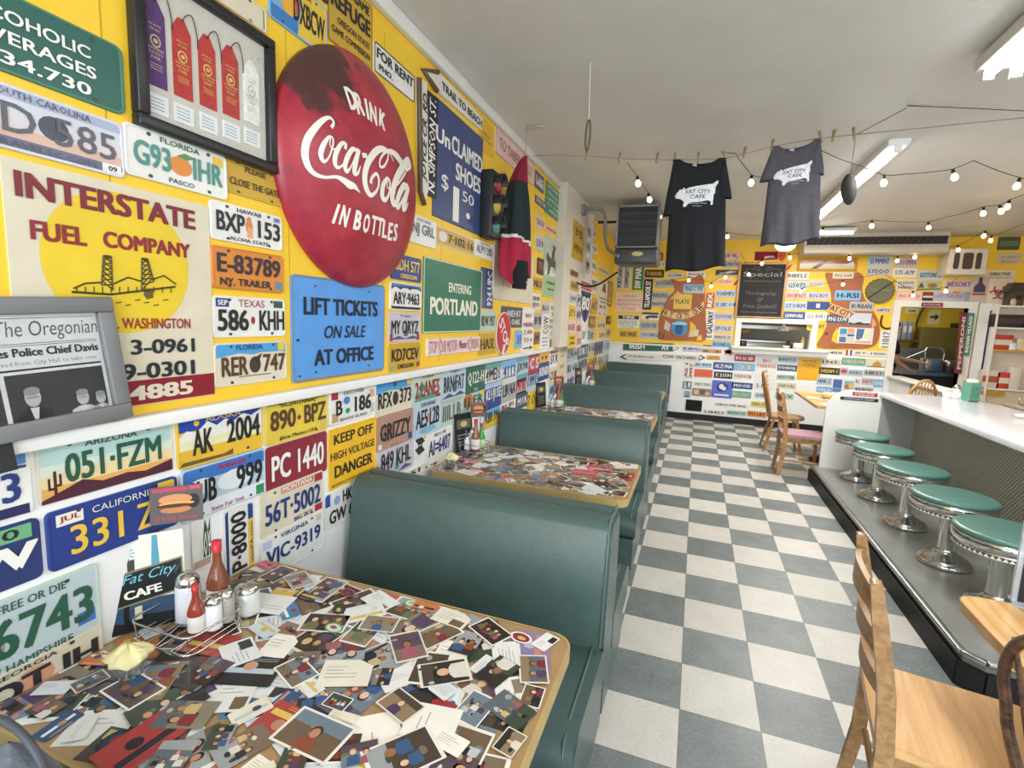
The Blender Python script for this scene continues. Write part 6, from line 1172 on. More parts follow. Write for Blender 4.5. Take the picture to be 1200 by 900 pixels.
# ---------------------------------------------------------------- clothesline with pins
CL = [on_left(624, 160, .02), on_y(690, 183, .68), on_y(730, 186, .66), on_y(790, 187, .63), on_y(851, 185, .60), on_y(905, 172, .60), on_y(962, 162, .60), on_y(1062, 152, .58), on_y(1200, 138, .55), on_y(1400, 120, .5)]
CL = [Vector((p[0], p[1], min(p[2], ceil_z(p[1])-.03))) for p in CL]
ROPE = mat('dark_cord', '4a443c', .8)
mb = MB(); mb.tube(smooth_path([tuple(p) for p in CL], 6), .003, 6); tag(mb.build('clothesline', mat('pale_line', '8f8574', .8)), 'thin clothesline stretched across the room carrying shirts and pins', 'clothesline')
PINM = wood('pin_wood', '8a7354', 'b39a72', .6)
def line_pt(px):
    best = None
    for a, b_ in zip(CL, CL[1:]):
        for k in range(40):
            p = a.lerp(b_, k/40); d = p-CAM; u = 600+F_PX*d.dot(_r)/d.dot(_f)
            if best is None or abs(u-px) < best[0]: best = (abs(u-px), p)
    return best[1].copy()
def pin():
    t = thing('clothespin', 'x', 'clothespin')
    for s in (-1, 1):
        mb = MB(); mb.bar((0, s*.0035, -.03), (0, s*.007, .045), .009, .006); mb.build('peg_arm', PINM, t)
    mb = MB(); mb.tube([(-.006, 0, .008), (.006, 0, .008)], .006, 8); mb.build('spring', STEEL, t); return t
pin0 = None
for px, tilt, lab_ in ((687, .1, 'wooden clothespin beside the hanging coil, near the left wall'), (726, .12, 'first wooden clothespin left of the heater, on the clothesline'), (770, .15, 'wooden clothespin just left of the black t-shirt'), (791, -.1, 'clothespin holding the left shoulder of the black t-shirt'),
                       (818, 0, 'clothespin at the neck of the black t-shirt'), (850, -.3, 'clothespin holding the right shoulder of the black t-shirt'), (872, .2, 'clothespin between the two t-shirts'), (905, .1, 'clothespin holding the left shoulder of the gray t-shirt'), (963, -.35, 'clothespin holding the right shoulder of the gray t-shirt'), (976, .15, 'first clothespin right of the gray t-shirt'), (1001, -.2, 'second clothespin right of the gray t-shirt')):
    o = pin() if pin0 is None else copy_tree(pin0); pin0 = pin0 or o
    o.location = line_pt(px)+Vector((0, 0, .002)); o.rotation_euler = (0, tilt, .6+tilt); o['label'] = lab_; o['group'] = 'wooden clothespins on the line'
# ---------------------------------------------------------------- t-shirts
PIGO = [(-.50, .02), (-.47, .10), (-.42, .14), (-.40, .20), (-.35, .17), (-.30, .24), (-.26, .18), (-.20, .22), (.0, .26), (.22, .29), (.38, .31), (.44, .36), (.50, .40), (.49, .31), (.45, .24), (.44, .08), (.42, -.06), (.43, -.20), (.38, -.22), (.36, -.12), (.30, -.10), (.1, -.14), (-.10, -.15), (-.16, -.18), (-.22, -.26), (-.28, -.25), (-.26, -.14), (-.32, -.08), (-.40, -.04), (-.46, -.04)]
def tshirt(px, y, label, col, name='t_shirt'):
    """px: left & right shoulder, left & right sleeve tip, left & right hem, all pixels; hung at depth y"""
    sl, sr, tl, tr, hl, hr = [on_y(*p, y) for p in px]
    c = (sl+sr)/2; t = thing(name, label, 't-shirt', c); q = lambda p: (p-c)
    m = mat(name+'_cloth_'+col, col, .95, var=.12, scale=40, bump=.25, bscale=160)
    nr, nc = 22, 60; P = []
    for i in range(nr+1):
        v = i/nr; l = q(sl).lerp(q(hl), v); r = q(sr).lerp(q(hr), v)
        if v < .25:     # shoulders slope out to the body width
            k = math.sin(PI/2*v/.25); l = q(sl)+(q(hl)-q(sl))*v; r = q(sr)+(q(hr)-q(sr))*v
        row = []
        for j in range(nc+1):
            th = 2*PI*j/nc; u = .5-.5*math.cos(th); p = l.lerp(r, u)
            dpt = (.012+.045*min(1, v*2.2))*math.sin(th) + .014*math.sin(u*17+v*2)*max(0, v-.48)*1.8+.010*math.sin(u*31-v*5)*max(0, v-.45)*1.5
            sag = -.055*math.sin(PI*max(0, min(1, (u-.12)/.76)))*max(0, 1-v*7) if math.sin(th) < 0 else -.03*math.sin(PI*u)*max(0, 1-v*7)
            row.append((p.x, p.y+dpt, p.z+sag+(.012*math.sin(u*9) if i == nr else 0)))
        P.append(row)
    mb = MB(); mb.grid(P); mb.build('body', m, t)
    for s, sh, tip in ((-1, sl, tl), (1, sr, tr)):
        # sleeve: a short flattened tube hanging beside the body
        a = q(sh)+Vector((0, 0, -.01)); b_ = q(tip); S = []
        for i in range(7):
            v = i/6; ctr = a.lerp(b_, v); inn = a.lerp(b_+Vector((-s*.11, 0, .0)), v); wv = max(.02, .105*v+.02)
            row = []
            for k in range(13):
                th = 2*PI*k/12; row.append((ctr.x-s*wv*.5*(1-math.cos(th))*1.0, ctr.y+(.014+.02*v)*math.sin(th)+.004*math.sin(7*v+k), ctr.z-(.0 if i < 6 else .01*math.cos(th))))
            S.append(row)
        mb = MB(); mb.grid(S); mb.build('sleeve', m, t)
    # collar rib and size tag
    mb = MB(); mb.tube([(P[0][j][0], P[0][j][1], P[0][j][2]) for j in range(nc)], .006, 6, closed=True); mb.build('collar', m, t)
    ctr = q(sl).lerp(q(sr), .42); mb = MB(); mb.box((ctr.x, -.004, ctr.z-.055), (.028, .003, .05), 'a8b4bc'); mb.build('size_tag', PAPER, t)
    # pig print lies on the front cloth
    W_ = (sr-sl).length*1.04; pc = q(sl).lerp(q(sr), .49)+(q(hl)-q(sl))*.335; ang = math.atan2((sr-sl).z, (sr-sl).x)*.6
    def yfront(x, z):
        u = .5
        for _ in range(4):
            zt_ = q(sl).z*(1-u)+q(sr).z*u; zb_ = q(hl).z*(1-u)+q(hr).z*u; v = max(0, min(1, (zt_-z)/(zt_-zb_))); l = q(sl).lerp(q(hl), v); r = q(sr).lerp(q(hr), v); u = max(.02, min(.98, (x-l.x)/(r.x-l.x)))
        u = u; th = -math.acos(1-2*u)
        return l.lerp(r, u).y+(.012+.045*min(1, v*2.2))*math.sin(th)+.014*math.sin(u*17+v*2)*max(0, v-.48)*1.8+.010*math.sin(u*31-v*5)*max(0, v-.45)*1.5-.005
    ca, sa = math.cos(ang), math.sin(ang)
    def wp(x, y, d=0): X = pc.x+x*ca-y*sa; Z = pc.z+x*sa+y*ca; return (X, yfront(X, Z)-d, Z)
    mb = MB(); out = [(x*W_*.76, y*W_*.76) for x, y in PIGO]
    # fill the outline as thin vertical slices so that it follows the folds
    xs = [min(p[0] for p in out)+(max(p[0] for p in out)-min(p[0] for p in out))*i/40 for i in range(41)]
    def span(x):
        ys = []
        for (xa, ya), (xb, yb) in zip(out, out[1:]+out[:1]):
            if (xa <= x < xb) or (xb <= x < xa): ys.append(ya+(yb-ya)*(x-xa)/(xb-xa))
        return sorted(ys)
    for x0, x1 in zip(xs, xs[1:]):
        xm = (x0+x1)/2; s0 = span(xm)
        for k in range(0, len(s0)-1, 2):
            n = max(1, int((s0[k+1]-s0[k])/.012))
            for j in range(n):
                y0 = s0[k]+(s0[k+1]-s0[k])*j/n; y1 = s0[k]+(s0[k+1]-s0[k])*(j+1)/n; mb.add([wp(x0, y0), wp(x1, y0), wp(x1, y1), wp(x0, y1)], [(0, 1, 2, 3)], 'e4e6ea')
    ink = '1c1c20'
    def ptext(s, cx, cy, w, h, col, b=.02, arc=0.0):
        text(mb, s, 0, 0, w*W_, h*W_, col, bold=0, warp=lambda x, y: wp(cx*W_+x, cy*W_+y-arc*W_*((x/(w*W_*.5))**2), .0035), res=2)
    ptext('FAT CITY', .04, .10, .44, .075, ink, .0, .02); ptext('CAFE', .04, -.005, .28, .075, ink, .0)
    ptext('Multnomah Village', .04, -.135, .36, .03, 'd0d2d6', .02); ptext('Oregon', .04, -.185, .16, .03, 'd0d2d6', .01)
    mb.build('pig_print', CLOTH, t)
tshirt(((789, 188), (851, 186), (777, 252), (858, 231), (779, 318), (850, 313)), .60, 'black t-shirt with a white pig print on the clothesline', '1f2024')
tshirt(((905, 173), (962, 163), (890, 212), (966, 203), (891, 289), (961, 281)), .60, 'charcoal gray t-shirt with a white pig print on the clothesline', '55525a')
# ---------------------------------------------------------------- hanging coil and round disc
q = on_z(692, 74, ceil_z(-.6)-.002); q.z = ceil_z(q.y); k0 = on_y(690, 140, q.y); k1 = on_y(687, 177, q.y)
t = thing('hanging_loop', 'long cord with a twisted loop hanging from the ceiling left of the heater', 'cord', q)
mb = MB(); mb.tube([(0, 0, 0), (k0.x-q.x, 0, k0.z-q.z)], .0025, 6, 'd6d0c4'); mb.build('cord', PLASTIC, t)
mb = MB(); zc = (k0.z+k1.z)/2-q.z; hz = (k0.z-k1.z)/2; mb.tube([((k0.x-q.x)+.011*math.cos(2*PI*i/24), .006*math.sin(2*PI*i/24), zc+hz*math.sin(2*PI*i/24)) for i in range(24)], .005, 6, closed=True); mb.build('loop', mat('brown_coil', '5a4f44', .6), t)
q = on_y(995, 222, .80); t = thing('hanging_disc', 'dark round disc hanging in front of the ceiling strip light', 'hanging ornament', q)
mb = MB(); Mx = Matrix.Rotation(.35, 4, 'Z') @ Matrix.Rotation(PI/2, 4, 'X') @ Matrix.Rotation(.55, 4, 'Y'); mb.lathe([(.0, -.008), (.09, -.008), (.10, 0), (.09, .008), (.0, .008)], 28, M=Mx); mb.build('disc', mat('disc_brown', '1f1c1a', .8), t)
mb = MB(); mb.tube([(0, 0, .09), (0, 0, ceil_z(.80)-q.z-.003)], .002, 5); mb.build('cord', ROPE, t)
# ---------------------------------------------------------------- string lights
BULB = mat('warm_bulb', 'fff2d8', .2, emit='ffe2b0', estr=9.0, var=0)
SOCK = mat('bulb_socket', '2c2a28', .5)
def bulb():
    t = thing('string_bulb', 'x', 'light bulb')
    mb = MB(); mb.lathe([(.0001, -.078), (.014, -.074), (.022, -.06), (.022, -.048), (.013, -.03), (.011, -.024)], 14); mb.build('globe', BULB, t)
    mb = MB(); mb.lathe([(.012, -.028), (.013, .0), (.008, .01), (.0001, .012)], 10); mb.build('socket', SOCK, t); return t
STR = [  # (pixel, y) of every support or bulb; b marks a bulb, with how to find it
 ([((735, 190), 2.2, 0), ((747, 206), 2.2, 'pair above the heater, left one'), ((760, 226), 2.3, 'above the heater top'), ((773, 247), 2.6, 'between heater and black t-shirt'), ((790, 262), 3.0, 0)], 'short cord of bulbs hanging in front of the heater'),
 ([((844, 178), 2.2, 0), ((862, 180), 2.2, 0), ((881, 205), 2.2, 'hanging between the two t-shirts'), ((894, 208), 2.3, 0), ((960, 175), 2.4, 0), ((1008, 194), 2.4, 0), ((1036, 205), 2.5, 'under the right part of the strip light'), ((1060, 204), 2.5, 0), ((1117, 198), 2.6, 'middle of the cord right of the strip light'), ((1141, 188), 2.6, 0), ((1195, 208), 2.7, 'at the right edge of the photo'), ((1240, 215), 2.8, 0)], 'dark bulb cord running right past the strip light'),
 ([((852, 272), 5.0, 'right of the black t-shirt hem'), ((890, 276), 5.0, 0), ((965, 266), 5.0, 'just above the left end of the ceiling unit'), ((1022, 258), 4.8, 'above the middle of the ceiling unit'), ((1088, 260), 4.8, 'above the right half of the ceiling unit'), ((1110, 254), 4.8, 0), ((1153, 242), 4.6, 'upper one of the cluster over the boxed air conditioner'), ((1172, 240), 4.4, 'second of the cluster at the right'), ((1183, 234), 4.2, 'topmost of the cluster at the right'), ((1215, 222), 4.0, 0)], 'bulb cord along the front of the ceiling unit'),
 ([((868, 296), 5.45, 0), ((878, 317), 5.5, 'over the upper left corner of the chalkboard'), ((893, 304), 5.5, 'over the chalkboard top'), ((925, 297), 5.45, 'right of the crimson pennant'), ((995, 298), 5.3, 'below the ceiling unit, over the long mirror'), ((1052, 300), 5.3, 'below the ceiling unit, over the round clock'), ((1073, 296), 5.3, 'below the right end of the ceiling unit'), ((1123, 287), 5.2, 'at the top left of the boxed air conditioner'), ((1155, 270), 5.0, 'lower left of the cluster over the boxed air conditioner'), ((1162, 276), 5.0, 'lowest of the cluster over the boxed air conditioner'), ((1200, 262), 4.8, 0)], 'bulb cord drooping along the top of the far wall'),
 ([((930, 352), 5.5, 0), ((940, 337), 5.5, 'small one among the plates right of the chalkboard'), ((988, 328), 5.5, 'on the forehead of the right brown pig'), ((1035, 320), 5.5, 0), ((1070, 341), 5.5, 'above the kitchen opening'), ((1110, 336), 5.5, 'over the long lilac plate'), ((1150, 298), 5.4, 'in front of the boxed air conditioner')], 'bulb cord crossing the right brown pig'),
 ([((775, 330), 5.5, 0), ((808, 324), 5.5, 'on the forehead of the left brown pig'), ((834, 331), 5.5, 'right of the left brown pig head'), ((850, 320), 5.5, 'between the left pig and the chalkboard'), ((866, 300), 5.45, 0)], 'bulb cord crossing the left brown pig')]
b0 = None
for pts, lab_ in STR:
    P = []
    for p, y, b_ in pts:
        g = on_y(*p, y)
        if g.z > ceil_z(g.y)-.05:
            g = on_z(*p, 2.80); g = on_z(*p, ceil_z(g.y)-(.09 if b_ else .03))
        P.append(g)
    mb = MB(); sp = []
    for a, b_ in zip(P, P[1:]):
        d = (b_-a).length
        for k in range(6): v = k/6; sp.append(a.lerp(b_, v)-Vector((0, 0, .05*d*4*v*(1-v)*.3)))
    sp.append(P[-1]); mb.tube(sp, .003, 5); tag(mb.build('light_cord', ROPE), lab_, 'light cord')
    for p, (px, y, w) in zip(P, pts):
        if not w: continue
        o = bulb() if b0 is None else copy_tree(b0); b0 = b0 or o
        o.location = p-Vector((0, 0, .012)); o.rotation_euler = (random.uniform(-.25, .25), random.uniform(-.3, .3), 0); o['label'] = 'lit string bulb '+w; o['group'] = 'string light bulbs'
# loose cord from the line up to the ceiling on the right
mb = MB(); P = [line_pt(1003), on_z(1062, 127, 2.83), on_z(1063, 124, 2.845), on_z(1130, 126.5, 2.83), on_z(1200, 130, 2.825), on_z(1300, 136, 2.82)]; mb.tube([tuple(p) for p in P], .0025, 5); tag(mb.build('ceiling_cord', ROPE), 'thin dark cord looped over a ceiling hook at the right', 'cord')
# ---------------------------------------------------------------- ceiling unit along the far wall
y = 5.15; a, b_ = on_y(945, 268, y), on_y(1111, 296, y); x0, x1 = 1.28, b_.x; zt, zb = on_y(1050, 268, y).z, on_y(1050, 296.5, y).z
t = thing('air_conditioner', 'long beige ceiling air conditioner above the far wall', 'air conditioner', ((x0+x1)/2, y, zb)); h = zt-zb; w = x1-x0
BG = mat('beige_enamel', 'cfc6b4', .4, var=.04)
mb = MB(); mb.prism([(.0, h*.30), (.0, h*.02+.0), (.10, 0), (.45, h*.05), (.45, h), (.02, h), (.0, h*.72)], -w/2, w/2, M=Matrix(((0, 0, 1, 0), (1, 0, 0, 0), (0, 1, 0, 0), (0, 0, 0, 1)))); mb.build('casing', BG, t, bevel=.012)
mb = MB(); mb.box((0, -.004, h*.51), (w*.97, .02, h*.34)); mb.build('outlet', mat('vent_dark', '2a2724', .6), t)
mb = MB()
for k in range(22): x = -w*.46+w*.92*k/21; mb.bar((x, -.014, h*.36), (x+.05, -.014, h*.66), .012, .006, '5a5248')
mb.build('outlet_fins', PLASTIC, t)
mb = MB(); mb.bar((-w*.48, -.02, h*.33), (w*.48, -.02, h*.33), .03, .01); mb.build('louver', BG, t)
# boxed air conditioner on the right
y = 5.35; a, b_ = on_y(1113.5, 291, y), on_y(1155, 322, y); w, h = b_.x-a.x, a.z-b_.z
t = thing('window_air_conditioner', 'small white boxed air conditioner high on the far wall, right of the ceiling unit', 'air conditioner', ((a.x+b_.x)/2, y, b_.z)); OFFW = mat('aged_white_plastic', 'ded4c4', .4)
mb = MB(); mb.box((0, (BY-y)/2, h/2), (w, BY-y, h)); mb.build('casing', OFFW, t, bevel=.014, bseg=3)
for cx, ww in ((-.29, .14), (.0, .26), (.27, .14)):
    mb = MB(); mb.prism(rrect(ww*w, h*.62, .025, 4), 0, .006, M=Matrix(((1, 0, 0, cx*w), (0, 0, -1, -.001), (0, 1, 0, h*.52), (0, 0, 0, 1)))); g = mb.build('grille', mat('grille_brown', '4a3d38', .6), t)
# ================================================================ far wall: paintings, boards, clock
def bpt(x, y, off=0.0): p = on_y(x, y, BY-off); return p
def pig_sign(label, outline, off, extras):
    P = [bpt(*p, off) for p in outline]; o = Vector((sum(p.x for p in P)/len(P), BY, sum(p.z for p in P)/len(P))); M = back_frame(o); L = lambda x, y: (bpt(x, y, off).x-o.x, bpt(x, y, off).z-o.z)
    t = thing('pig_sign', label, 'sign', M); mb = MB(); pl = smooth_path([L(*p) for p in outline], 3, True); mb.prism(pl, .0, .016, 'a8653f'); mb.build('board', mat('painted_board', None, .55, 0, .12, 5), t)
    extras(t, L); return t
def ptube(mb, L, pts, r, col, z=.019): mb.tube([(*L(*p), z) for p in pts], r, 5, col)
def pig1(t, L):
    m = MATS['painted_board']; mb = MB()
    mb.poly([L(*p) for p in ((785, 351), (794, 341), (804, 348))], .0165, 'e0b478'); o = mb.build('ear', m, t); o['label'] = 'pale tan triangle ear'
    mb = MB(); mb.box((*[(a+b_)/2 for a, b_ in zip(L(789, 348.5), L(811, 358.5))], .02), (abs(L(811, 0)[0]-L(789, 0)[0]), abs(L(0, 348.5)[1]-L(0, 358.5)[1]), .006), 'e3c04e'); c = [(a+b_)/2 for a, b_ in zip(L(789, 348.5), L(811, 358.5))]; text(mb, 'PLATE', c[0], c[1], .22, .07, '6a4a20', .0238, .02); o = mb.build('name_plate', ENAMEL, t); o['label'] = 'yellow PLATE tag'
    # curved banner with lettering
    top = smooth_path([(777, 361, 0), (790, 366, 0), (803, 366.5, 0), (815, 361, 0), (825, 352.5, 0)], 5); bot = smooth_path([(775.5, 369, 0), (789, 373.5, 0), (804, 373.5, 0), (817, 368, 0), (825.5, 361, 0)], 5)
    mb = MB(); mb.add([(*L(p[0], p[1]), .021) for p in top]+[(*L(p[0], p[1]), .021) for p in bot], [(i, i+1, len(top)+i+1, len(top)+i) for i in range(len(top)-1)], 'e2bb84'); s = 'FAT CITY CAFE'
    for i, ch in enumerate(s):
        if ch == ' ': continue
        f = (i+.7)/(len(s)+.4)*(len(top)-1); k = int(f); a, b_ = top[k], bot[k]; nx = top[min(k+1, len(top)-1)]; ca, cb = L(a[0], a[1]), L(b_[0], b_[1]); cn = L(nx[0], nx[1]); ang = math.atan2(cn[1]-ca[1], cn[0]-ca[0]); text(mb, ch, (ca[0]+cb[0])/2, (ca[1]+cb[1])/2, .016 if ch == 'I' else .05, .085, '3a2a1c', .0222, .01, rot=ang)
    mb.build('banner', m, t)
    c = L(796, 384); mb = MB(); R = abs(L(806.5, 0)[0]-L(796, 0)[0]); mb.prism(ellipse(*c, R, R, 28), .016, .021, '4f93c0'); mb.poly([(c[0]-R*.8, c[1]+R*.35), (c[0]+R*.8, c[1]+R*.35), (c[0]+R*.9, c[1]+R*.6), (c[0], c[1]+R*.75), (c[0]-R*.85, c[1]+R*.55)], .0214, 'b9d0d8'); mb.poly(ellipse(c[0], c[1]-R*.3, R*.5, R*.6, 14), .0216, '2a5f9c'); mb.poly([(c[0]-R*.5, c[1]+R*.1), (c[0]+R*.5, c[1]+R*.1), (c[0]+R*.3, c[1]+R*.3), (c[0]-R*.3, c[1]+R*.3)], .0218, '1f3f6a'); o = mb.build('roundel', m, t); o['label'] = 'round blue painted emblem'
    mb = MB(); mb.poly([L(*p) for p in ((809, 376), (816, 383), (817, 391), (808, 391))], .0166, 'e8c23a'); mb.build('ornament', m, t); mb = MB(); mb.poly([L(*p) for p in ((808, 388), (819, 386), (818, 394), (807, 395))], .0168, 'd9c9a8'); mb.build('ornament', m, t); mb = MB(); mb.poly([L(*p) for p in ((780, 375), (786, 380), (784, 389), (778, 385))], .0168, 'd8c8b0'); mb.build('ornament', m, t); mb = MB(); mb.poly([L(*p) for p in ((818, 394), (822, 392), (823, 399), (816, 399))], .0166, 'e8c23a'); mb.build('ornament', m, t)
    mb = MB(); q = L(775, 393); mb.tube([(q[0]+.045*math.cos(a), q[1]+.055*math.sin(a), .022) for a in (math.radians(-60+300*i/14)+PI/2+1.05 for i in range(15))], .008, 6, '6a4a2c'); mb.build('horseshoe', m, t)
pig_sign('left brown wooden pig sign with a tan banner and blue roundel on the far wall', [(786, 327), (797, 330), (812, 326), (822, 322), (826, 334), (826, 350), (827, 372), (827, 398), (810, 399.5), (790, 399), (774, 397), (772, 384), (773, 372), (779, 358), (784, 347), (791, 340)], 0.0, pig1)
def pig2(t, L):
    m = MATS['painted_board']; mb = MB()
    a = [L(*p) for p in ((973, 355), (1002, 366), (996, 373.5), (968, 364))]; mb.poly(a, .0205, 'e0ad7a'); c = (sum(p[0] for p in a)/4, sum(p[1] for p in a)/4); text(mb, 'FAT CITY', c[0], c[1], .36, .08, '4a3018', .0215, .02, rot=math.atan2(a[1][1]-a[0][1], a[1][0]-a[0][0])); mb.build('banner', m, t)
    mb = MB(); mb.poly([L(*p) for p in ((976, 391), (981, 384), (986, 396), (981, 403), (974, 399))], .0168, 'e8c832'); mb.build('ornament', m, t); mb = MB(); mb.poly([L(*p) for p in ((1022, 372), (1027, 380), (1021, 386))], .0168, 'd9a070'); mb.build('ornament', m, t); mb = MB(); mb.poly(ellipse(*L(968, 391), .03, .02, 10), .0168, '6a2f22'); mb.build('ornament', m, t)
pig_sign('right brown wooden pig sign partly covered by plates and a picture grid', [(967, 322), (975, 320), (990, 324), (1004, 319), (1012, 325), (1010, 338), (1014, 352), (1024, 366), (1030, 380), (1029, 398), (1018, 407.5), (990, 408), (958, 407), (964, 392), (970, 378), (973, 362), (974, 344)], 0.0, pig2)
for a in ((801, 333, 825.5, 344, 'MADC 995', 'L', 'k'), (976, 319, 1000, 326.7, '902-568', 'C', 'a'), (978.7, 340, 1008, 352.5, 'H-RSI', 'S', 'k'), (996, 353.2, 1023, 364.8, 'BURBAN', 'A', 'k'), (969, 368.9, 994.5, 379, 'PIG LUV', 'X', 'w')):
    plate('B', *a, off=.017, where='mounted on a brown pig', group='plates on the pig signs', bands=[(.7, .98, '6f9fd0')] if a[4] == 'MADC 995' else ())
SF(995.3, 366.5, 1020, 382, '', 'c9cdd6', 'k', name='landscape_picture', cat='picture', off=.017, label='picture of a pale sky over dark hills on the right pig', shp=[('p', [(.02, .02), (.98, .02), (.98, .2), (.7, .18), (.5, .3), (.25, .15), (.02, .24)], '3a4038')], bolts=False)
SF(983, 383, 1022, 404, '', 'e4e0da', 'k', name='picture_grid', cat='poster', off=.017, label='poster of blue and peach squares with a map on the right pig', bolts=False, r=.003,
   shp=[('b', .04, .56, .24, .92, '3f8fb4'), ('b', .26, .62, .46, .94, 'dca08a'), ('b', .26, .44, .46, .58, '4a5f86'), ('b', .04, .44, .24, .54, 'a9c0d0'), ('b', .04, .06, .24, .40, '5a6f9a'), ('b', .26, .06, .46, .40, 'c8cabc'), ('p', [(.52, .3), (.52, .94), (.74, .94), (.7, .4), (.6, .25)], '4f6f9f'), ('e', .84, .62, .1, .2, 'e8e2a8'), ('p', [(.72, .4), (.96, .84), (.96, .3)], 'd9d6c4'), ('b', .5, .06, .96, .2, 'dca888')])
def board_frame(name, cat, label, x0, y0, x1, y1, f, dep, fm_, face, fmat):
    p, q = bpt(x0, y0, .03), bpt(x1, y1, .03); w, h = q.x-p.x, p.z-q.z; t = thing(name, label, cat, back_frame(Vector(((p.x+q.x)/2, BY, (p.z+q.z)/2))))
    mb = MB()
    for c_, s_ in (((0, h/2-f/2), (w, f)), ((0, -h/2+f/2), (w, f)), ((-w/2+f/2, 0), (f, h-2*f)), ((w/2-f/2, 0), (f, h-2*f))): mb.box((c_[0], c_[1], dep/2), (s_[0], s_[1], dep))
    mb.build('frame', fm_, t, bevel=.003); mb = MB(); mb.box((0, 0, dep*.3), (w-2*f+.004, h-2*f+.004, dep*.4), face); return t, mb, w-2*f, h-2*f, dep*.5+.001
t, mb, w, h, z = board_frame('chalkboard', 'chalkboard', 'wood-framed chalkboard with the daily special in chalk', 866.5, 307, 917.5, 374.5, .035, .03, wood('pine_frame', 'c08a48', 'd9a862'), '2c2a2b', None)
chalk = 'a9a7a4'
text(mb, 'Special', .0, h*.30, w*.86, h*.12, chalk, z, -.0, res=3)
for s, y, ww in (('Thanksgiving', -.06, .7), ('or', -.18, .14), ('Prime Sandwich', -.30, .76)): text(mb, s, 0, h*y, w*ww, h*.085, '75726f', z, -.005, .3, res=2)
for y in (.18, -.42): mb.tube([(w*(-.42+.84*i/30), h*y+.006*math.sin(i*1.4), z) for i in range(31)], .0025, 4, chalk)
for s in (-1, 1): mb.tube([(s*(w*.12+.05*math.cos(a)*(1-a/9)), h*.41+.04*math.sin(a)*(1-a/9), z) for a in (i*.4 for i in range(20))], .0022, 4, chalk); mb.tube([(s*w*.2, h*.41, z), (s*w*.4, h*.41, z)], .002, 4, chalk)
mb.build('board', mat('slate_board', None, .7, 0, .2, 6), t)
t, mb, w, h, z = board_frame('long_mirror', 'picture', 'long narrow framed racing-stripe picture below the ceiling unit', 936, 302.5, 1004, 317.5, .03, .03, mat('yellow_frame', 'c9952c', .4), 'd9cfae', None)
mb.poly([(-w/2, h*.1), (w/2, h*.1), (w/2, h/2), (-w/2, h/2)], z, 'a5584a'); mb.poly([(-w*.3, -h/2), (-w*.18, -h/2), (w*.0, h*.35), (w*.1, h*.5), (-w*.05, h*.5)], z+.0003, '3a3530'); mb.poly([(w*.28, -h*.1), (w*.48, h*.4), (w*.48, -h*.2)], z+.0003, 'e6e4e8'); mb.build('picture', LAMINATE, t)
mb = MB(); a, b_ = bpt(885, 295), bpt(911, 305.5); w, h = b_.x-a.x, a.z-b_.z; M = back_frame((a+b_)/2); mb.prism([(-w/2, -h/2), (w/2, -h*.35), (w/2, h/2), (-w/2, h/2)], 0, .006, '8a2038'); mb.poly([(-w*.1, -h*.3), (w*.4, -h*.2), (w*.3, h*.05), (-w*.05, 0)], .0065, 'd9c0c4'); tag(mb.build('pennant', CLOTH, M=M), 'crimson pennant above the chalkboard top', 'pennant')
mb = MB(); M = back_frame(bpt(916.5, 299.5)); mb.prism(ellipse(0, 0, .05, .085, 10), 0, .02, 'd8562c'); tag(mb.build('paper_leaf', PAPER, M=M), 'small orange paper leaf right of the crimson pennant', 'decoration')
for px, py, rt, lab_ in ((863, 331, -.6, 'red chili-shaped ornament left of the chalkboard'), (923, 314.5, -.7, 'red chili-shaped ornament right of the chalkboard')):
    mb = MB(); M = back_frame(bpt(px, py)) @ Matrix.Rotation(rt, 4, 'Z'); mb.ell((0, 0, .018), (.018, .06, .016), 'b8342c'); mb.tube([(0, .055, .018), (.004, .08, .018)], .005, 6, '4a7a3a'); tag(mb.build('chili_ornament', PLASTIC, M=M), lab_, 'decoration')
# bottle-cap clock
a, b_, c_, d_ = bpt(1014.5, 341, .05), bpt(1049, 341, .05), bpt(1032, 326, .05), bpt(1032, 355.5, .05); R = ((b_.x-a.x)+(c_.z-d_.z))/4
t = thing('wall_clock', 'large round greenish bottle-cap clock with a crimped rim on the far wall', 'clock', back_frame(Vector(((a.x+b_.x)/2, BY, (c_.z+d_.z)/2)))); mb = MB()
n = 84; rim = [(R*(1 if k % 4 < 2 else .955)*math.cos(2*PI*k/n), R*(1 if k % 4 < 2 else .955)*math.sin(2*PI*k/n)) for k in range(n)]; mb.prism(rim, 0, .045, '5f5c42'); mb.prism(ellipse(0, 0, R*.9, R*.9, 40), .04, .052, '6c6a4e'); mb.build('cap', ENAMEL, t)
mb = MB(); text(mb, 'COLD DRINKS', 0, .01, R*1.3, R*.2, '8f8d72', .0535, .01); mb.build('lettering', ENAMEL, t)
mb = MB(); mb.bar((-.14, -.11, .058), (.16, .15, .058), .014, .004, '1c1b18', up=Vector((0, 0, 1))); mb.build('hand', ENAMEL, t)
mb = MB(); M = back_frame(bpt(1040, 377)); mb.tube(smooth_path([(-.075, .09, .012), (-.085, .0, .012), (-.065, -.07, .012), (0, -.10, .012), (.065, -.07, .012), (.085, 0, .012), (.075, .09, .012)], 4), .013, 8, '57402a'); tag(mb.build('horseshoe', mat('rusty_iron', None, .6, .4, .2), M=M), 'dark horseshoe on the yellow strip left of the kitchen opening', 'horseshoe')
mb = MB(); M = back_frame(bpt(863, 357)); mb.lathe([(.0, 0), (.04, 0), (.043, .01), (.03, .02), (.0, .022)], 16, '3a3028'); tag(mb.build('round_button', PLASTIC, M=M), 'small dark round button left of the chalkboard', 'decoration')
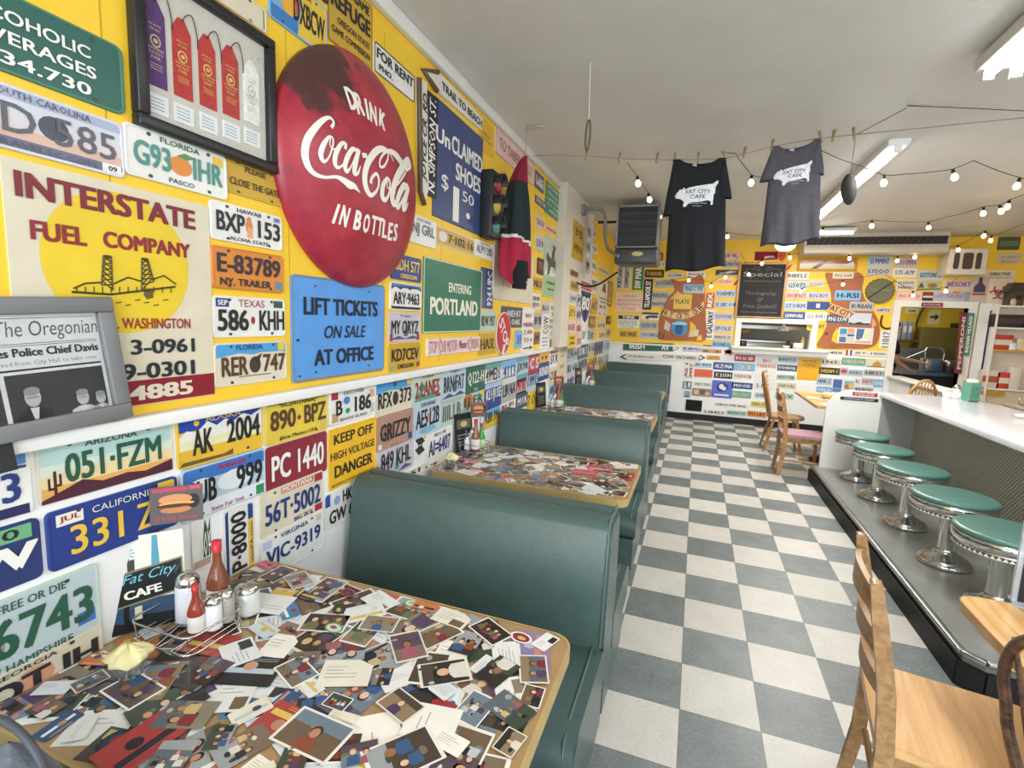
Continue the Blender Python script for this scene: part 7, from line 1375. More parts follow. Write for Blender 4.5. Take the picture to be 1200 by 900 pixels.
mb = MB(); M = back_frame(bpt(853.5, 413)); mb.poly(ellipse(0, .01, .05, .03, 10), .006, 'c87838'); mb.prism([(-.07, .03), (-.02, .05), (.05, .03), (.075, -.01), (.03, -.05), (-.01, -.02), (-.04, -.05)], 0, .006, 'c87838'); tag(mb.build('bird_cutout', PLASTIC, M=M), 'little orange bird cutout on the white wall', 'decoration')
# wall vent by the last bench
a, b_ = bpt(804, 468, .01), bpt(822, 482.5, .01); w, h = b_.x-a.x, a.z-b_.z; t = thing('wall_vent', 'black louvered wall vent low on the far wall', 'vent', back_frame(Vector(((a.x+b_.x)/2, BY, (a.z+b_.z)/2)))); mb = MB(); mb.box((0, 0, .006), (w, h, .012)); mb.build('frame', BLACKM, t)
for k in range(5): mb = MB(); mb.bar((-w*.43, h*(-.36+.18*k), .016), (w*.43, h*(-.36+.18*k), .016), .006, h*.12, up=Vector((0, .7, .7))); mb.build('slat', BLACKM, t)
# radio-sized black speaker at the bottom of the black shirt: engine badge plate
SF(839, 316, 866, 323.5, '', '2c2a2e', 'w', label='black and white bike picture strip left of the chalkboard top', name='picture_strip', cat='picture', shp=[('p', [(.1, .2), (.5, .3), (.9, .7), (.6, .8), (.3, .5)], 'b9b6b2'), ('e', .25, .35, .1, .22, '8a8886'), ('b', .05, .06, .95, .16, 'd9d6d0')])
# ================================================================ kitchen seen through hatch and opening
def simple(name, label, cat, loc): return thing(name, label, cat, loc)
t = thing('range_hood', 'dark stainless range hood seen through the serving hatch', 'range hood', (0.95, 7.35, 1.55)); mb = MB(); mb.prism([(-.55, 0), (.55, 0), (.55, .25), (.35, .9), (-.55, .9)], -1.3, 1.1, M=Matrix(((0, 0, 1, 0), (1, 0, 0, 0), (0, 1, 0, 0), (0, 0, 0, 1)))); mb.build('canopy', mat('hood_steel', '77756f', .5, .5, .1, 5), t); mb = MB(); mb.box((-.1, -.56, .03), (2.4, .03, .06)); mb.build('drip_edge', STEEL, t)
t = thing('prep_counter', 'pale steel cooking line seen low in the serving hatch', 'counter', (0.72, 7.0, 0.0)); mb = MB(); mb.box((0, 0, .66), (1.3, .7, 1.32)); mb.build('cabinet', mat('pale_steel', 'c3cdd2', .3, .35, .06), t, bevel=.02); mb = MB(); mb.box((0, 0, 1.335), (1.34, .74, .03)); mb.build('worktop', STEEL, t)
t = thing('back_splash_panel', 'gray steel wall panel behind the hatch hood', 'panel', (0.9, 8.5, 0.9)); mb = MB(); mb.box((0, 0, .6), (3.2, .03, 1.5)); mb.build('panel', mat('splash_gray', '8a8780', .5, .3), t)
def jar_like(name, label, cat, loc, prof, col, cap=None, m=PLASTIC, capm=PLASTIC, group=None, capname='lid', n=16):
    t = thing(name, label, cat, loc, group); mb = MB(); mb.lathe(prof, n, col); mb.build('body', m, t)
    if cap: mb = MB(); mb.lathe(cap[0], n, cap[1]); mb.build(capname, capm, t)
    return t
def hp(x, y, yy): p = on_y(x, y, yy); return p
q = hp(890, 399, 6.2)
hz = HZ0+.002
jar_like('steel_pot', 'small dark pot at the left end of the hatch shelf', 'pot', (.64, 5.72, hz), [(.0, 0), (.06, 0), (.065, .02), (.065, .09), (.058, .09), (.05, .02), (.0, .02)], '26262a')
t = thing('ticket_lamp', 'white heat lamp shade hanging in the serving hatch', 'lamp', (1.24, 6.0, 1.53)); mb = MB(); mb.lathe([(.09, 0), (.07, .05), (.03, .08), (.02, .11)], 18, 'e6e4de'); mb.build('shade', PLASTIC, t); mb = MB(); mb.tube([(0, 0, .1), (0, 0, 1.15)], .006, 6); mb.build('cord', BLACKM, t)
jar_like('white_bowl', 'small white bowl on the hatch shelf', 'bowl', (1.27, 5.72, hz), [(.0, 0), (.03, 0), (.06, .04), (.055, .04), (.028, .008), (.0, .008)], 'eceae6')
jar_like('white_tub', 'white tub at the right end of the hatch shelf', 'container', (1.43, 5.70, hz), [(.0, 0), (.07, 0), (.075, .09), (.068, .09), (.064, .01), (.0, .01)], 'e6e2dc')
jar_like('utensil_jar', 'dark crock of utensils in the serving hatch', 'jar', (1.36, 5.90, hz), [(.0, 0), (.05, 0), (.055, .12), (.048, .12), (.045, .01), (.0, .01)], '4a3a34')
jar_like('yellow_bottle', 'yellow squeeze bottle in the serving hatch', 'bottle', (1.50, 5.78, hz), [(.0, 0), (.028, 0), (.03, .02), (.03, .13), (.018, .15), (.006, .19), (.0, .19)], 'b59a4a')
t = thing('hanging_ladle', 'orange wooden scoop hanging at the left of the serving hatch', 'utensil', (.70, 6.2, 1.50)); mb = MB(); mb.ell((0, 0, 0), (.07, .03, .035), 'c8873c'); mb.build('bowl', PLASTIC, t); mb = MB(); mb.tube([(-.05, 0, .02), (-.13, 0, .08), (-.13, 0, 1.2)], .007, 6, 'd9d9d6'); mb.build('handle', PLASTIC, t)
# through the kitchen opening
SKY = 8.54
def kp(x, y): return on_y(x, y, SKY)
for x0, y0, x1, y1, s, lab_ in ((1062, 361, 1076, 367.5, 'GAS', 'small cream GAS sign on the yellow kitchen wall'),):
    a, b_ = kp(x0, y0), kp(x1, y1); M = back_frame(Vector(((a.x+b_.x)/2, 8.55, (a.z+b_.z)/2))); mb = MB(); w, h = b_.x-a.x, a.z-b_.z; mb.prism(rrect(w, h, .01, 2), 0, .01, 'e8e0a8'); text(mb, s, 0, 0, w*.6, h*.45, '3a3a30', .011, .03); tag(mb.build('wall_sign', ENAMEL, M=M), lab_, 'sign')
a, b_ = kp(1089, 363), kp(1101, 381); M = back_frame(Vector(((a.x+b_.x)/2, 8.55, (a.z+b_.z)/2))); w, h = b_.x-a.x, a.z-b_.z; mb = MB(); mb.prism(rrect(w, h, .04, 3), 0, .01, 'e6dc9a'); mb.poly([(-w*.35, -.05*h), (w*.05, -.05*h), (w*.05, -.22*h), (w*.38, .02*h), (w*.05, .26*h), (w*.05, .09*h), (-w*.35, .09*h)], .0105, '3a3a2c'); tag(mb.build('arrow_sign', ENAMEL, M=M), 'cream sign with a black arrow pointing right in the kitchen', 'sign')
# arched panel
t = thing('arched_panel', 'olive arched cupboard against the yellow kitchen wall', 'cupboard', (kp(1098, 420).x, 8.3, 0)); R = .42; mb = MB(); mb.box((0, 0, .85), (2*R, .4, 1.7)); mb.build('lower_panel', mat('olive_panel', '7a7038', .5), t)
mb = MB(); mb.tube([(R*math.cos(a), .18, 1.70+.62*math.sin(a)) for a in (PI*i/20 for i in range(21))], .02, 6); mb.build('arch_hoop', mat('hoop_brown', '4a4028', .5), t)
jx = on_y(1068, 415, 7.2); t = thing('stainless_counter', 'gray steel counter with a back guard in the kitchen', 'counter', (jx.x+.35, 7.2, 0)); mb = MB(); mb.box((0, 0, .45), (1.9, .7, .9)); mb.build('body', mat('dark_cavity', '2a2826', .7), t); mb = MB(); mb.box((0, 0, .93), (1.95, .76, .06)); mb.build('worktop', STEEL, t); mb = MB(); mb.box((-.15, .36, 1.14), (1.3, .03, .36)); mb.build('back_guard', STEEL, t)
t = thing('soda_machine', 'gray countertop machine with a looped handle in the kitchen', 'appliance', (on_y(1092, 428, 6.9).x, 6.95, .961)); mb = MB(); mb.box((0, 0, .11), (.24, .24, .22)); mb.build('body', STEEL, t, bevel=.02); mb = MB(); mb.tube(smooth_path([(-.12, -.1, .2), (-.13, -.1, .36), (-.05, -.1, .40), (.07, -.1, .39), (.12, -.1, .33), (.12, -.1, .2)], 4), .015, 8); mb.build('handle', CHROME, t); mb = MB(); mb.tube([(-.12, -.11, .35), (-.42, -.12, .18)], .012, 8); mb.build('spout_arm', CHROME, t)
jar_like('steel_canister', 'gray canister right of the kitchen machine', 'canister', (on_y(1101, 430, 6.9).x+.13, 6.93, .961), [(.0, 0), (.075, 0), (.08, .18), (.07, .2), (.0, .2)], '8f9a98', m=STEEL)
jar_like('steel_canister', 'short pale canister at the right end of the kitchen counter', 'canister', (on_y(1110, 432, 6.9).x+.12, 6.93, .961), [(.0, 0), (.06, 0), (.065, .12), (.05, .14), (.0, .14)], 'a9b4bc', m=STEEL)
for k, (px, c) in enumerate(((1056, 'a9a9ac'), (1063, '9a9aa2'), (1069.5, '8a8fa0'))):
    t = thing('binder', ['first gray binder standing on the kitchen shelf', 'second gray binder standing on the kitchen shelf', 'third bluish binder standing on the kitchen shelf'][k], 'binder', (on_y(px, 400, 8.0).x, 8.3, 1.45), 'binders on the kitchen shelf'); mb = MB(); mb.box((0, 0, .17), (.075, .24, .34), c); mb.build('cover', PLASTIC, t, bevel=.006); mb = MB(); mb.prism(rrect(.045, .12, .004, 2), 0, .002, 'd9dadc', M=Matrix(((1, 0, 0, 0), (0, 0, -1, -.121), (0, 1, 0, .2), (0, 0, 0, 1)))); mb.build('spine_label', PAPER, t)
t = thing('kitchen_shelf', 'steel shelf under the binders in the kitchen', 'shelf', (on_y(1063, 400, 8.0).x, 8.38, 1.42)); mb = MB(); mb.box((0, 0, .012), (.5, .34, .03)); mb.build('board', STEEL, t)
for s in (-.2, .2): mb = MB(); mb.bar((s, .16, -.16), (s, -.1, 0), .02, .02); mb.build('bracket', STEEL, t)
t = thing('dark_cabinet', 'black cabinet on the kitchen wall beside the arch', 'cabinet', (on_y(1118, 395, 8.2).x+.16, 8.3, 1.25)); mb = MB(); mb.box((0, 0, .27), (.30, .3, .54)); mb.build('box', BLACKM, t, bevel=.01); mb = MB(); mb.box((0, -.155, .27), (.26, .012, .48)); d = mb.build('door', mat('cabinet_dark', '2c2b28', .4), t); mb = MB(); mb.box((.1, -.17, .27), (.012, .02, .12)); mb.build('handle', STEEL, d)
# ================================================================ low wall, signs, door, shelves right of the opening
HWX = 2.66
t = thing('half_wall', 'low white partition running from the kitchen opening behind the counter', 'partition', (HWX+.05, 4.55, 0)); t['kind'] = 'structure'
zt = on_x(1047, 438.5, HWX).z; yt = on_x(1121, 456, HWX).y
HZ = .92
mb = MB(); mb.box((0, 0, HZ/2), (.1, 2.2, HZ)); mb.build('panel', WHITEP, t); mb = MB(); mb.box((0, 0, HZ+.015), (.2, 2.22, .03)); mb.build('cap', WHITEP, t, bevel=.006)
def xplate(x0, y0, x1, y1, col, tx, label, rail=False):
    a, b_ = on_x(x0, y0, HWX-.001), on_x(x1, y1, HWX-.001); w, h = abs(a.y-b_.y), abs(a.z-b_.z); M = frame_m((a+b_)/2, Vector((0, -1, 0)), UP, Vector((-1, 0, 0))); mb = MB(); mb.prism(rrect(w, h, .01, 3), 0, .004, col); text(mb, tx, 0, 0, w*.8, h*.4, '4a4a44', .005, .02); tag(mb.build('license_plate', ENAMEL, M=M), label, 'license plate', 'plates on the low partition')
xplate(1067, 448.5, 1073.5, 459, '7f9a90', 'LIN', 'gray-green plate right of the chair back, on the low partition'); xplate(1074, 450, 1087, 460, 'dcc878', 'PEAR 4', 'pale yellow plate PEAR 4 on the low partition'); xplate(1087.5, 452, 1098, 461.5, 'b0564c', 'RUBY', 'brick red plate RUBY on the low partition')
# tall signs leaning at the end of the opening
def tall_sign(px, yy, words, colr, fg, label, th=.03):
    TL, TR, BR, BL = [on_y(*p, yy) for p in px]; o = (TL+TR+BR+BL)/4; M = back_frame(Vector((o.x, yy, o.z))); P = [(p.x-o.x, p.z-o.z) for p in (TL, BL, BR, TR)]; mb = MB(); mb.prism(P, -.005, th, colr); up = ((TL+TR)/2-(BL+BR)/2); ang = math.atan2(up.z, up.x); text(mb, words, 0, 0, up.length*.86, (TR-TL).length*.5, fg, th+.001, .02, rot=ang if words == 'INDIAN VILLAGE' else ang)
    return tag(mb.build('tall_sign', ENAMEL, M=M), label, 'sign')
tall_sign(((1125, 366), (1133, 367), (1125.5, 438), (1118, 437)), BY-.046, 'PEPPERONI', '6f2a33', 'd9c4c0', 'tall maroon sign with pale vertical letters right of the kitchen opening')
tall_sign(((1133.5, 366.5), (1141, 367), (1134.5, 417), (1127, 416)), BY-.046, 'INDIAN VILLAGE', '3f7f70', 'e6e6dc', 'tall green sign with white vertical letters beside the maroon one')
# door frame and blue door
mb = MB()
for x0, x1, z0, z1 in ((DX0-.12, DX0, 0, DZ1+.1), (DX1, DX1+.1, 0, DZ1), (DX0, DX1+.1, DZ1, DZ1+.1)): mb.box(((x0+x1)/2, BY-.01, (z0+z1)/2), (x1-x0, .05, z1-z0))
struct(mb.build('door_1_frame', WHITEP))
t = bpy.data.objects.new('door_1', None); COL.objects.link(t); t.location = ((DX0+DX1)/2+.02, BY+.50, 0); struct(t)
mb = MB(); mb.box((0, 0, .97), (.09, .9, 1.94)); mb.build('panel', mat('blue_door', '4a7fae', .45), t, M=Matrix.Rotation(-.12, 4, 'Z'), bevel=.006); mb = MB(); mb.lathe([(.0, 0), (.025, 0), (.03, .03), (.0, .05)], 14, M=Matrix.Translation((-.05, -.36, 1.0)) @ Matrix.Rotation(-PI/2, 4, 'Y')); mb.build('door_handle', STEEL, t)
# shelving
SY = 5.50; a = on_y(1168, 356, SY); b_ = on_y(1152, 462, SY)
sx0 = on_y(1163, 400, SY).x; SW = 1.25; sz1 = a.z; sz0 = .86; t = thing('shelf_unit', 'white open shelf unit at the right edge behind the counter', 'shelf', (sx0+SW/2, SY, 0)); D_ = .15
for s, nm in ((-1, 'side_panel'), (1, 'side_panel')): mb = MB(); mb.box((s*(SW/2-.012), D_/2, sz1/2), (.024, D_, sz1)); mb.build(nm, WHITEP, t, bevel=.003)
mb = MB(); mb.box((0, D_-.008, (sz1+sz0)/2), (SW, .016, sz1-sz0)); mb.build('back_panel', mat('shelf_back', 'd9cfc4', .5), t)
shz = [on_y(1175, yy, SY).z for yy in (384.5, 411)]; shz = [sz1-.03]+shz+[sz0]
for i, z in enumerate(shz): mb = MB(); mb.box((0, D_/2, z), (SW-.05, D_, .026)); mb.build('shelf_board', WHITEP if i != 2 else mat('amber_shelf', 'c9963c', .4), t, bevel=.003)
mb = MB(); mb.box((0, D_/2+.02, .42), (SW-.05, D_-.04, .84)); mb.build('cabinet_base', mat('cream_cabinet', 'dcd2bd', .5), t); mb = MB(); c = on_y(1164, 463, SY-.01); mb.prism(rrect(.26, .06, .006, 2), 0, .006, 'c8913a', M=frame_m(Vector((c.x-sx0-SW/2, .018, .80)), Vector((1, 0, 0)), UP, Vector((0, -1, 0)))); mb.build('drawer_label', ENAMEL, t)
def carton(px, z, w, d, h, col, label, stripe=None, name='carton', cat='box', yoff=.06, lid=None):
    x = on_y(px, 400, SY).x; t = thing(name, label, cat, (x, SY+.012+d*.3, z)); mb = MB(); d *= .6; mb.box((0, 0, h/2), (w, d, h), col); mb.build('body', PAPER, t, bevel=.004)
    if stripe: mb = MB(); mb.box((0, -d/2-.001, h*.5), (w*.9, .003, h*.35), stripe); mb.build('label_strip', PAPER, t)
    if lid: mb = MB(); mb.box((0, 0, h+.008), (w*1.03, d*1.03, .016), lid); mb.build('lid', PAPER, t)
    return t
z0_, z1_, z2_, z3_ = [z+.0135 for z in shz]
carton(1182, z1_, .36, .2, .17, '2f2a2c', 'dark carton on the shelf unit upper compartment', '4a3a40', lid='b9a8a4'); carton(1201, z1_, .10, .2, .14, 'c9c2ba', 'small pale box right of the dark carton on the shelf')
carton(1176, z2_, .22, .14, .20, 'b8402c', 'red carton on the middle shelf', 'd9d0c4', yoff=.12) ; carton(1199, z2_, .10, .2, .16, 'e0cfae', 'cream carton at the right of the middle shelf')
jar_like('soap_pump', 'white pump bottle standing on the amber shelf board', 'bottle', (on_y(1189, 400, SY).x, SY+.04, z2_), [(.0, 0), (.05, 0), (.052, .01), (.05, .08), (.03, .10), (.012, .11), (.0, .11)], 'e4e2e6', ([(.01, .11), (.012, .15), (.025, .155), (.022, .17), (.0, .17)], 'd6d4da'))
carton(1168.5, z3_+.0, .20, .18, .24, 'd8cdc2', 'pale carton with printed sides on the lower shelf', 'b0563c'); carton(1184, z3_+.0, .14, .18, .22, 'c8452c', 'orange-red carton on the lower shelf', 'e6d8c8'); carton(1197, z3_+.0, .12, .2, .30, 'e0dad4', 'tall pale carton at the right of the lower shelf')
# things on top of the shelf
t = thing('shelf_ornament', 'small brown hut-shaped birdhouse on top of the shelf unit', 'birdhouse', (on_y(1192, 345, SY).x, SY+.07, sz1-.016)); mb = MB(); mb.box((0, 0, .09), (.17, .12, .18), '4a403c'); mb.build('walls', PLASTIC, t); mb = MB(); mb.prism([(-.12, 0), (.12, 0), (.05, .12), (-.05, .12)], -.08, .08, '3a3430', M=Matrix(((1, 0, 0, 0), (0, 0, 1, 0), (0, 1, 0, .18), (0, 0, 0, 1)))); mb.build('roof', PLASTIC, t); mb = MB(); mb.prism(ellipse(0, 0, .028, .028, 14), 0, .008, '1a1816', M=Matrix(((1, 0, 0, .03), (0, 0, -1, -.06), (0, 1, 0, .11), (0, 0, 0, 1)))); mb.build('doorway', PLASTIC, t)
jar_like('cream_jar', 'small cream jar beside the birdhouse on the shelf top', 'jar', (on_y(1193.5, 352, SY-.1).x, SY+.03, sz1-.016), [(.0, 0), (.035, 0), (.04, .05), (.03, .09), (.0, .09)], 'd8cba0')
# back bar with a tray of upturned cups
t = thing('back_bar', 'cream back-bar counter along the right side behind the lunch counter', 'counter', (3.75, 3.05, 0)); mb = MB(); mb.box((0, 0, .40), (.9, 2.0, .80)); mb.build('cabinet', MATS['cream_cabinet'], t); mb = MB(); mb.box((0, 0, .815), (.94, 2.04, .03)); mb.build('worktop', mat('tan_worktop', 'b9ad98', .4), t, bevel=.004)
t = thing('cup_tray', 'gray wire tray of upturned white cups on the back bar', 'tray', (3.62, 3.62, .831)); mb = MB(); mb.box((0, 0, .006), (.5, .62, .012)); mb.build('tray', STEEL, t)
for s in (-1, 1): mb = MB(); mb.tube([(s*.25, -.31, .09), (s*.25, .31, .09)], .006, 6); mb.build('rail', STEEL, t)
mb = MB()
for y in (-.31, .31): mb.tube([(-.25, y, .01), (-.25, y, .09), (.25, y, .09), (.25, y, .01)], .006, 6)
mb.build('end_rail', STEEL, t)
c0 = None
for i in range(4):
    for j in range(3):
        if c0 is None: c0 = thing('coffee_cup', 'white cup upturned on the back-bar tray', 'cup', None, 'upturned cups on the tray'); mb = MB(); mb.lathe([(.042, 0), (.043, .012), (.036, .06), (.024, .07), (.0001, .072)], 16, 'e6e4de'); mb.build('body', PLASTIC, c0); mb = MB(); mb.tube([(.040, 0, .018), (.062, 0, .022), (.064, 0, .044), (.036, 0, .054)], .004, 6, 'e6e4de'); mb.build('handle', PLASTIC, c0); o = c0
        else: o = copy_tree(c0)
        o.location = (3.46+.15*j, 3.40+.145*i, .8435); o.rotation_euler.z = i*1.3+j
# ================================================================ on the lunch counter
def napkin_dispenser():
    q = on_z(1136, 470, CZT); t = thing('napkin_dispenser', 'mint green metal napkin dispenser on the white counter', 'napkin dispenser', Matrix.Translation((q.x, q.y, CZT)) @ RZ(.25)); h = on_y(1138, 448, q.y).z-CZT; w = .085
    mb = MB(); mb.prism(rrect(.10, h, .02, 4, 0, h/2), -w/2, w/2, M=Matrix(((0, 0, 1, 0), (1, 0, 0, 0), (0, 1, 0, 0), (0, 0, 0, 1)))); mb.build('case', mat('mint_enamel', '5c9481', .35, .1), t, bevel=.004)
    mb = MB(); mb.prism(rrect(w*.7, h*.6, .012, 3), 0, .004, '4f8471', M=Matrix(((1, 0, 0, 0), (0, 0, -1, -.05), (0, 1, 0, h*.5), (0, 0, 0, 1)))); mb.build('face_plate', ENAMEL, t)
    mb = MB(); mb.box((0, 0, h+.012), (w*.75, .05, .03), 'eceae6'); mb.build('napkins', PAPER, t)
napkin_dispenser()
def cz(px, py): q = on_z(px, py, CZT); return (min(q.x, 2.40), min(q.y, 2.60), CZT)
jar_like('ketchup_bottle', 'ketchup bottle with a red cap behind the napkin dispenser', 'bottle', cz(1111, 462.5), [(.0, 0), (.03, 0), (.032, .01), (.032, .09), (.016, .13), (.014, .15)], 'c8a088', ([(.017, .148), (.018, .175), (.0, .177)], 'b8302c'))
jar_like('sugar_jar', 'glass sugar pourer on the white counter beside the dispenser', 'jar', cz(1120, 467), [(.0, 0), (.036, 0), (.038, .01), (.036, .08), (.03, .095)], 'e6e4e0', ([(.032, .093), (.03, .11), (.012, .13), (.0, .132)], 'c2c2c4'), capm=CHROME)
jar_like('salt_shaker', 'small white salt shaker on the counter by the dispenser', 'shaker', cz(1127, 468), [(.0, 0), (.02, 0), (.022, .05), (.017, .06)], 'efece8', ([(.018, .06), (.016, .075), (.0, .08)], 'c2c2c4'), capm=CHROME)
jar_like('sweetener_cup', 'white cup of pink and blue sweetener packets on the counter', 'cup', cz(1104, 464), [(.0, 0), (.04, 0), (.05, .06), (.045, .06), (.036, .008), (.0, .008)], 'e2ddd6', ([(.0, .05), (.04, .056), (.045, .075), (.02, .09), (.0, .085)], 'd8c0bc'), capm=PAPER, capname='packets')
t = thing('paper_cup_stack', 'stack of red and white paper cups left of the blue door', 'cups', cz(1131, 459)); 
for k in range(4): mb = MB(); mb.lathe([(.03, .02*k+.0), (.042, .02*k+.10), (.044, .02*k+.105), (.04, .02*k+.10)], 18, ['e6e2dc', 'c8382c', 'e6e2dc', 'd8763a'][k]); mb.build('paper_cup', PAPER, t)
jar_like('small_bowl', 'small white bowl near the front of the white counter', 'bowl', cz(1199, 490), [(.0, 0), (.03, 0), (.055, .025), (.05, .025), (.028, .006), (.0, .006)], 'e6e2d8')
# menu stand and papers on the right-hand tables
t = thing('menu_stand', 'black menu board in a clear stand on the right-hand table', 'menu', Matrix.Translation((on_z(1190, 706, .756).x+.07, on_z(1190, 706, .756).y-.02, .756)) @ RZ(-.25))
mb = MB(); mb.box((0, 0, .003), (.17, .07, .006)); mb.build('foot', mat('clear_acrylic', 'dfe4ee', .15, trans=.6, ior=1.2, var=0), t); mb = MB(); mb.box((0, 0, .13), (.17, .018, .25)); mb.build('holder', MATS['clear_acrylic'], t)
mb = MB(); mb.box((.005, -.0105, .13), (.155, .002, .24), '14151b')
for k, s in enumerate(('PIE', 'OF THE', 'DAY', 'APPLE', 'CHERRY')): text(mb, s, .0, .22-.04*k, .09, .018, 'd9d6cc', M=Matrix(((1, 0, 0, .005), (0, 0, -1, -.012), (0, 1, 0, 0), (0, 0, 0, 1))), bold=.01)
mb.build('menu_sheet', PAPER, t)
for i, (px, py, w, h, rt, col, lab_) in enumerate(((934, 459, .30, .22, .2, 'd9c08a', 'tan paper placemat at the far corner of the far oak table'), (948, 466, .28, .2, -.3, 'e6dcc0', 'cream paper sheet in the middle of the far oak table'), (966, 474, .30, .21, .1, 'eae6dc', 'white paper sheet nearest the end board on the far oak table'))):
    q = on_z(px, py, .756); mb = MB(); mb.prism(rrect(w, h, .004, 1), 0, .0012, col)
    for k in range(5): mb.poly([(-w*.4, h*(.3-.13*k)), (w*(.1+.06*(k % 3)), h*(.3-.13*k)), (w*(.1+.06*(k % 3)), h*(.33-.13*k)), (-w*.4, h*(.33-.13*k))], .0015, 'a08c6a')
    tag(mb.build('paper_sheet', PAPER, M=Matrix.Translation((q.x+.12, q.y, .7555+.0013*i)) @ RZ(rt)), lab_, 'paper')
t = thing('bread_basket', 'small bowl of cream rolls on the far oak table', 'bowl', (on_z(965, 467, .756).x+.05, on_z(965, 467, .756).y, .7565)); mb = MB(); mb.lathe([(.0, 0), (.05, 0), (.09, .05), (.085, .05), (.045, .008), (.0, .008)], 20, 'c9a86a'); mb.build('bowl', PLASTIC, t)
for k in range(4): mb = MB(); mb.ell((.035*math.cos(k*1.6), .035*math.sin(k*1.6), .05), (.04, .032, .028), 'e2d2a4'); mb.build('roll', PAPER, t)
# ================================================================ table caddies against the left wall
GLASS = mat('clear_glass', 'f4f8f6', .06, trans=.9, ior=1.25, var=0)
WIRE = CHROME
TZ = .7575
def sauce(name, label, x, y, z, h, r, col, capc, labc=None, group=None, neck=.45, m=None):
    t = thing(name, label, 'bottle', (x, y, z), group); mb = MB(); b = h*neck
    mb.lathe([(.0, 0), (r*.9, 0), (r, .006), (r, b), (r*.8, b+h*.10), (r*.42, b+h*.26), (r*.36, h*.86)], 18, col); mb.build('body', m or mat('sauce_glass', None, .12, spec=.6, var=.03), t)
    mb = MB(); mb.lathe([(r*.42, h*.855), (r*.44, h), (.0, h*1.002)], 14, capc); mb.build('cap', PLASTIC, t)
    if labc: mb = MB(); mb.lathe([(r*1.015, b*.15), (r*1.015, b*.85)], 18, labc); mb.build('paper_label', PAPER, t)
    return t
def shaker(label, x, y, z, col, r=.02, h=.085, group=None, name='salt_shaker', cat='shaker'):
    t = thing(name, label, cat, (x, y, z), group); mb = MB(); mb.lathe([(.0, 0), (r, 0), (r*1.02, .004), (r*.95, h*.72), (r*.85, h*.76)], 14, col); mb.build('body', mat('shaker_glass', None, .1, spec=.6, var=.02), t)
    mb = MB(); mb.lathe([(r*.92, h*.75), (r*.9, h*.86), (r*.6, h*.97), (.0, h)], 14); mb.build('lid', CHROME, t); return t
def rack(label, x, y, z, w, d):
    t = thing('wire_caddy', label, 'caddy', (x, y, z), 'wire condiment caddies')
    for k, zz in enumerate((.012, .055)):
        mb = MB(); mb.tube([(a, b_, zz) for a, b_ in rrect(w, d, .03, 4)], .0026, 6, closed=True); mb.build('hoop', WIRE, t)
    for sx, sy in ((-1, -1), (1, -1), (1, 1), (-1, 1)): mb = MB(); mb.tube([(sx*w*.42, sy*d*.42, 0), (sx*w*.45, sy*d*.45, .058)], .0026, 6); mb.build('upright', WIRE, t)
    mb = MB()
    for k in range(5): xx = w*(-.4+.2*k); mb.tube([(xx, -d*.48, .012), (xx, d*.48, .012)], .002, 5)
    mb.build('floor_wires', WIRE, t)
    mb = MB(); mb.tube(smooth_path([(0, d*.46, .0), (0, d*.48, .16), (.0, d*.48, .19)], 4), .003, 6); mb.build('stem', WIRE, t)
    mb = MB(); mb.tube([(.0, d*.48+.012*math.cos(a), .20+.012*math.sin(a)) for a in (2*PI*i/16 for i in range(16))], .0022, 5, closed=True); mb.build('clip_ring', WIRE, t)
    return t
def fitted_back(M_, w, h, mb): pass
def menu_card(name, label, cat, base, w, h, lean, yaw, painter, th=.006, m=PAPER):
    """upright card: base centre, w wide, h high, leaning back, turned about z"""
    M = Matrix.Translation(base) @ RZ(yaw) @ Matrix.Rotation(PI/2-lean, 4, 'X') @ Matrix.Translation((0, h/2, 0)); mb = MB(); painter(mb, w, h, th); return tag(mb.build(name, m, M=M), label, cat)
def fatcity(mb, w, h, th):
    mb.prism(rrect(w, h, .004, 2), 0, th, 'd9dccb'); z = th+.0003; X = lambda u: (u-.5)*w; Y = lambda v: (v-.5)*h
    P = lambda pts, zz, c: mb.poly([(X(u), Y(v)) for u, v in pts], zz, c)
    P([(0, .0), (.12, .0), (.12, .95), (0, .98)], z, '4d5d66'); P([(.12, .0), (.97, .0), (.97, .3), (.12, .34)], z, '2c4a66'); P([(.12, .3), (.3, .4), (.3, .75), (.12, .62)], z, '7f9cae'); P([(.62, .62), (.72, .62), (.70, .98), (.64, .98)], z, '4f93aa')
    for k in range(10):
        a = 2*PI*k/10; P([(.34, .82), (.34+.11*math.cos(a), .82+.07*math.sin(a)), (.34+.11*math.cos(a+.18), .82+.07*math.sin(a+.18))], z+.0002, '3f8fae')
    P([(.27, .62), (.44, .62), (.44, .76), (.27, .74)], z+.0002, '3a3c3a'); P([(.33, .62), (.36, .62), (.36, .74), (.33, .74)], z+.0003, 'd9d2b4')
    P([(.2, .26), (.98, .34), (.98, .70), (.2, .62)], z+.0004, '8a7a5a'); P([(.22, .28), (.96, .355), (.96, .68), (.22, .60)], z+.0006, '14161a')
    text(mb, 'Fat City', X(.60), Y(.56), w*.62, h*.13, '6fb6c2', z+.0012, .0, .45, rot=.10, res=3); text(mb, 'CAFE', X(.52), Y(.40), w*.42, h*.09, 'e6e2d4', z+.0012, .03, rot=.09, res=3)
    P([(.12, .0), (.97, .0), (.97, .12), (.5, .16), (.3, .1), (.12, .14)], z+.0004, '16181c'); P([(.3, .1), (.36, .1), (.36, .28), (.3, .27)], z+.0008, '16181c'); P([(.42, .12), (.5, .12), (.5, .26), (.42, .25)], z+.0008, 'cfc9ac')
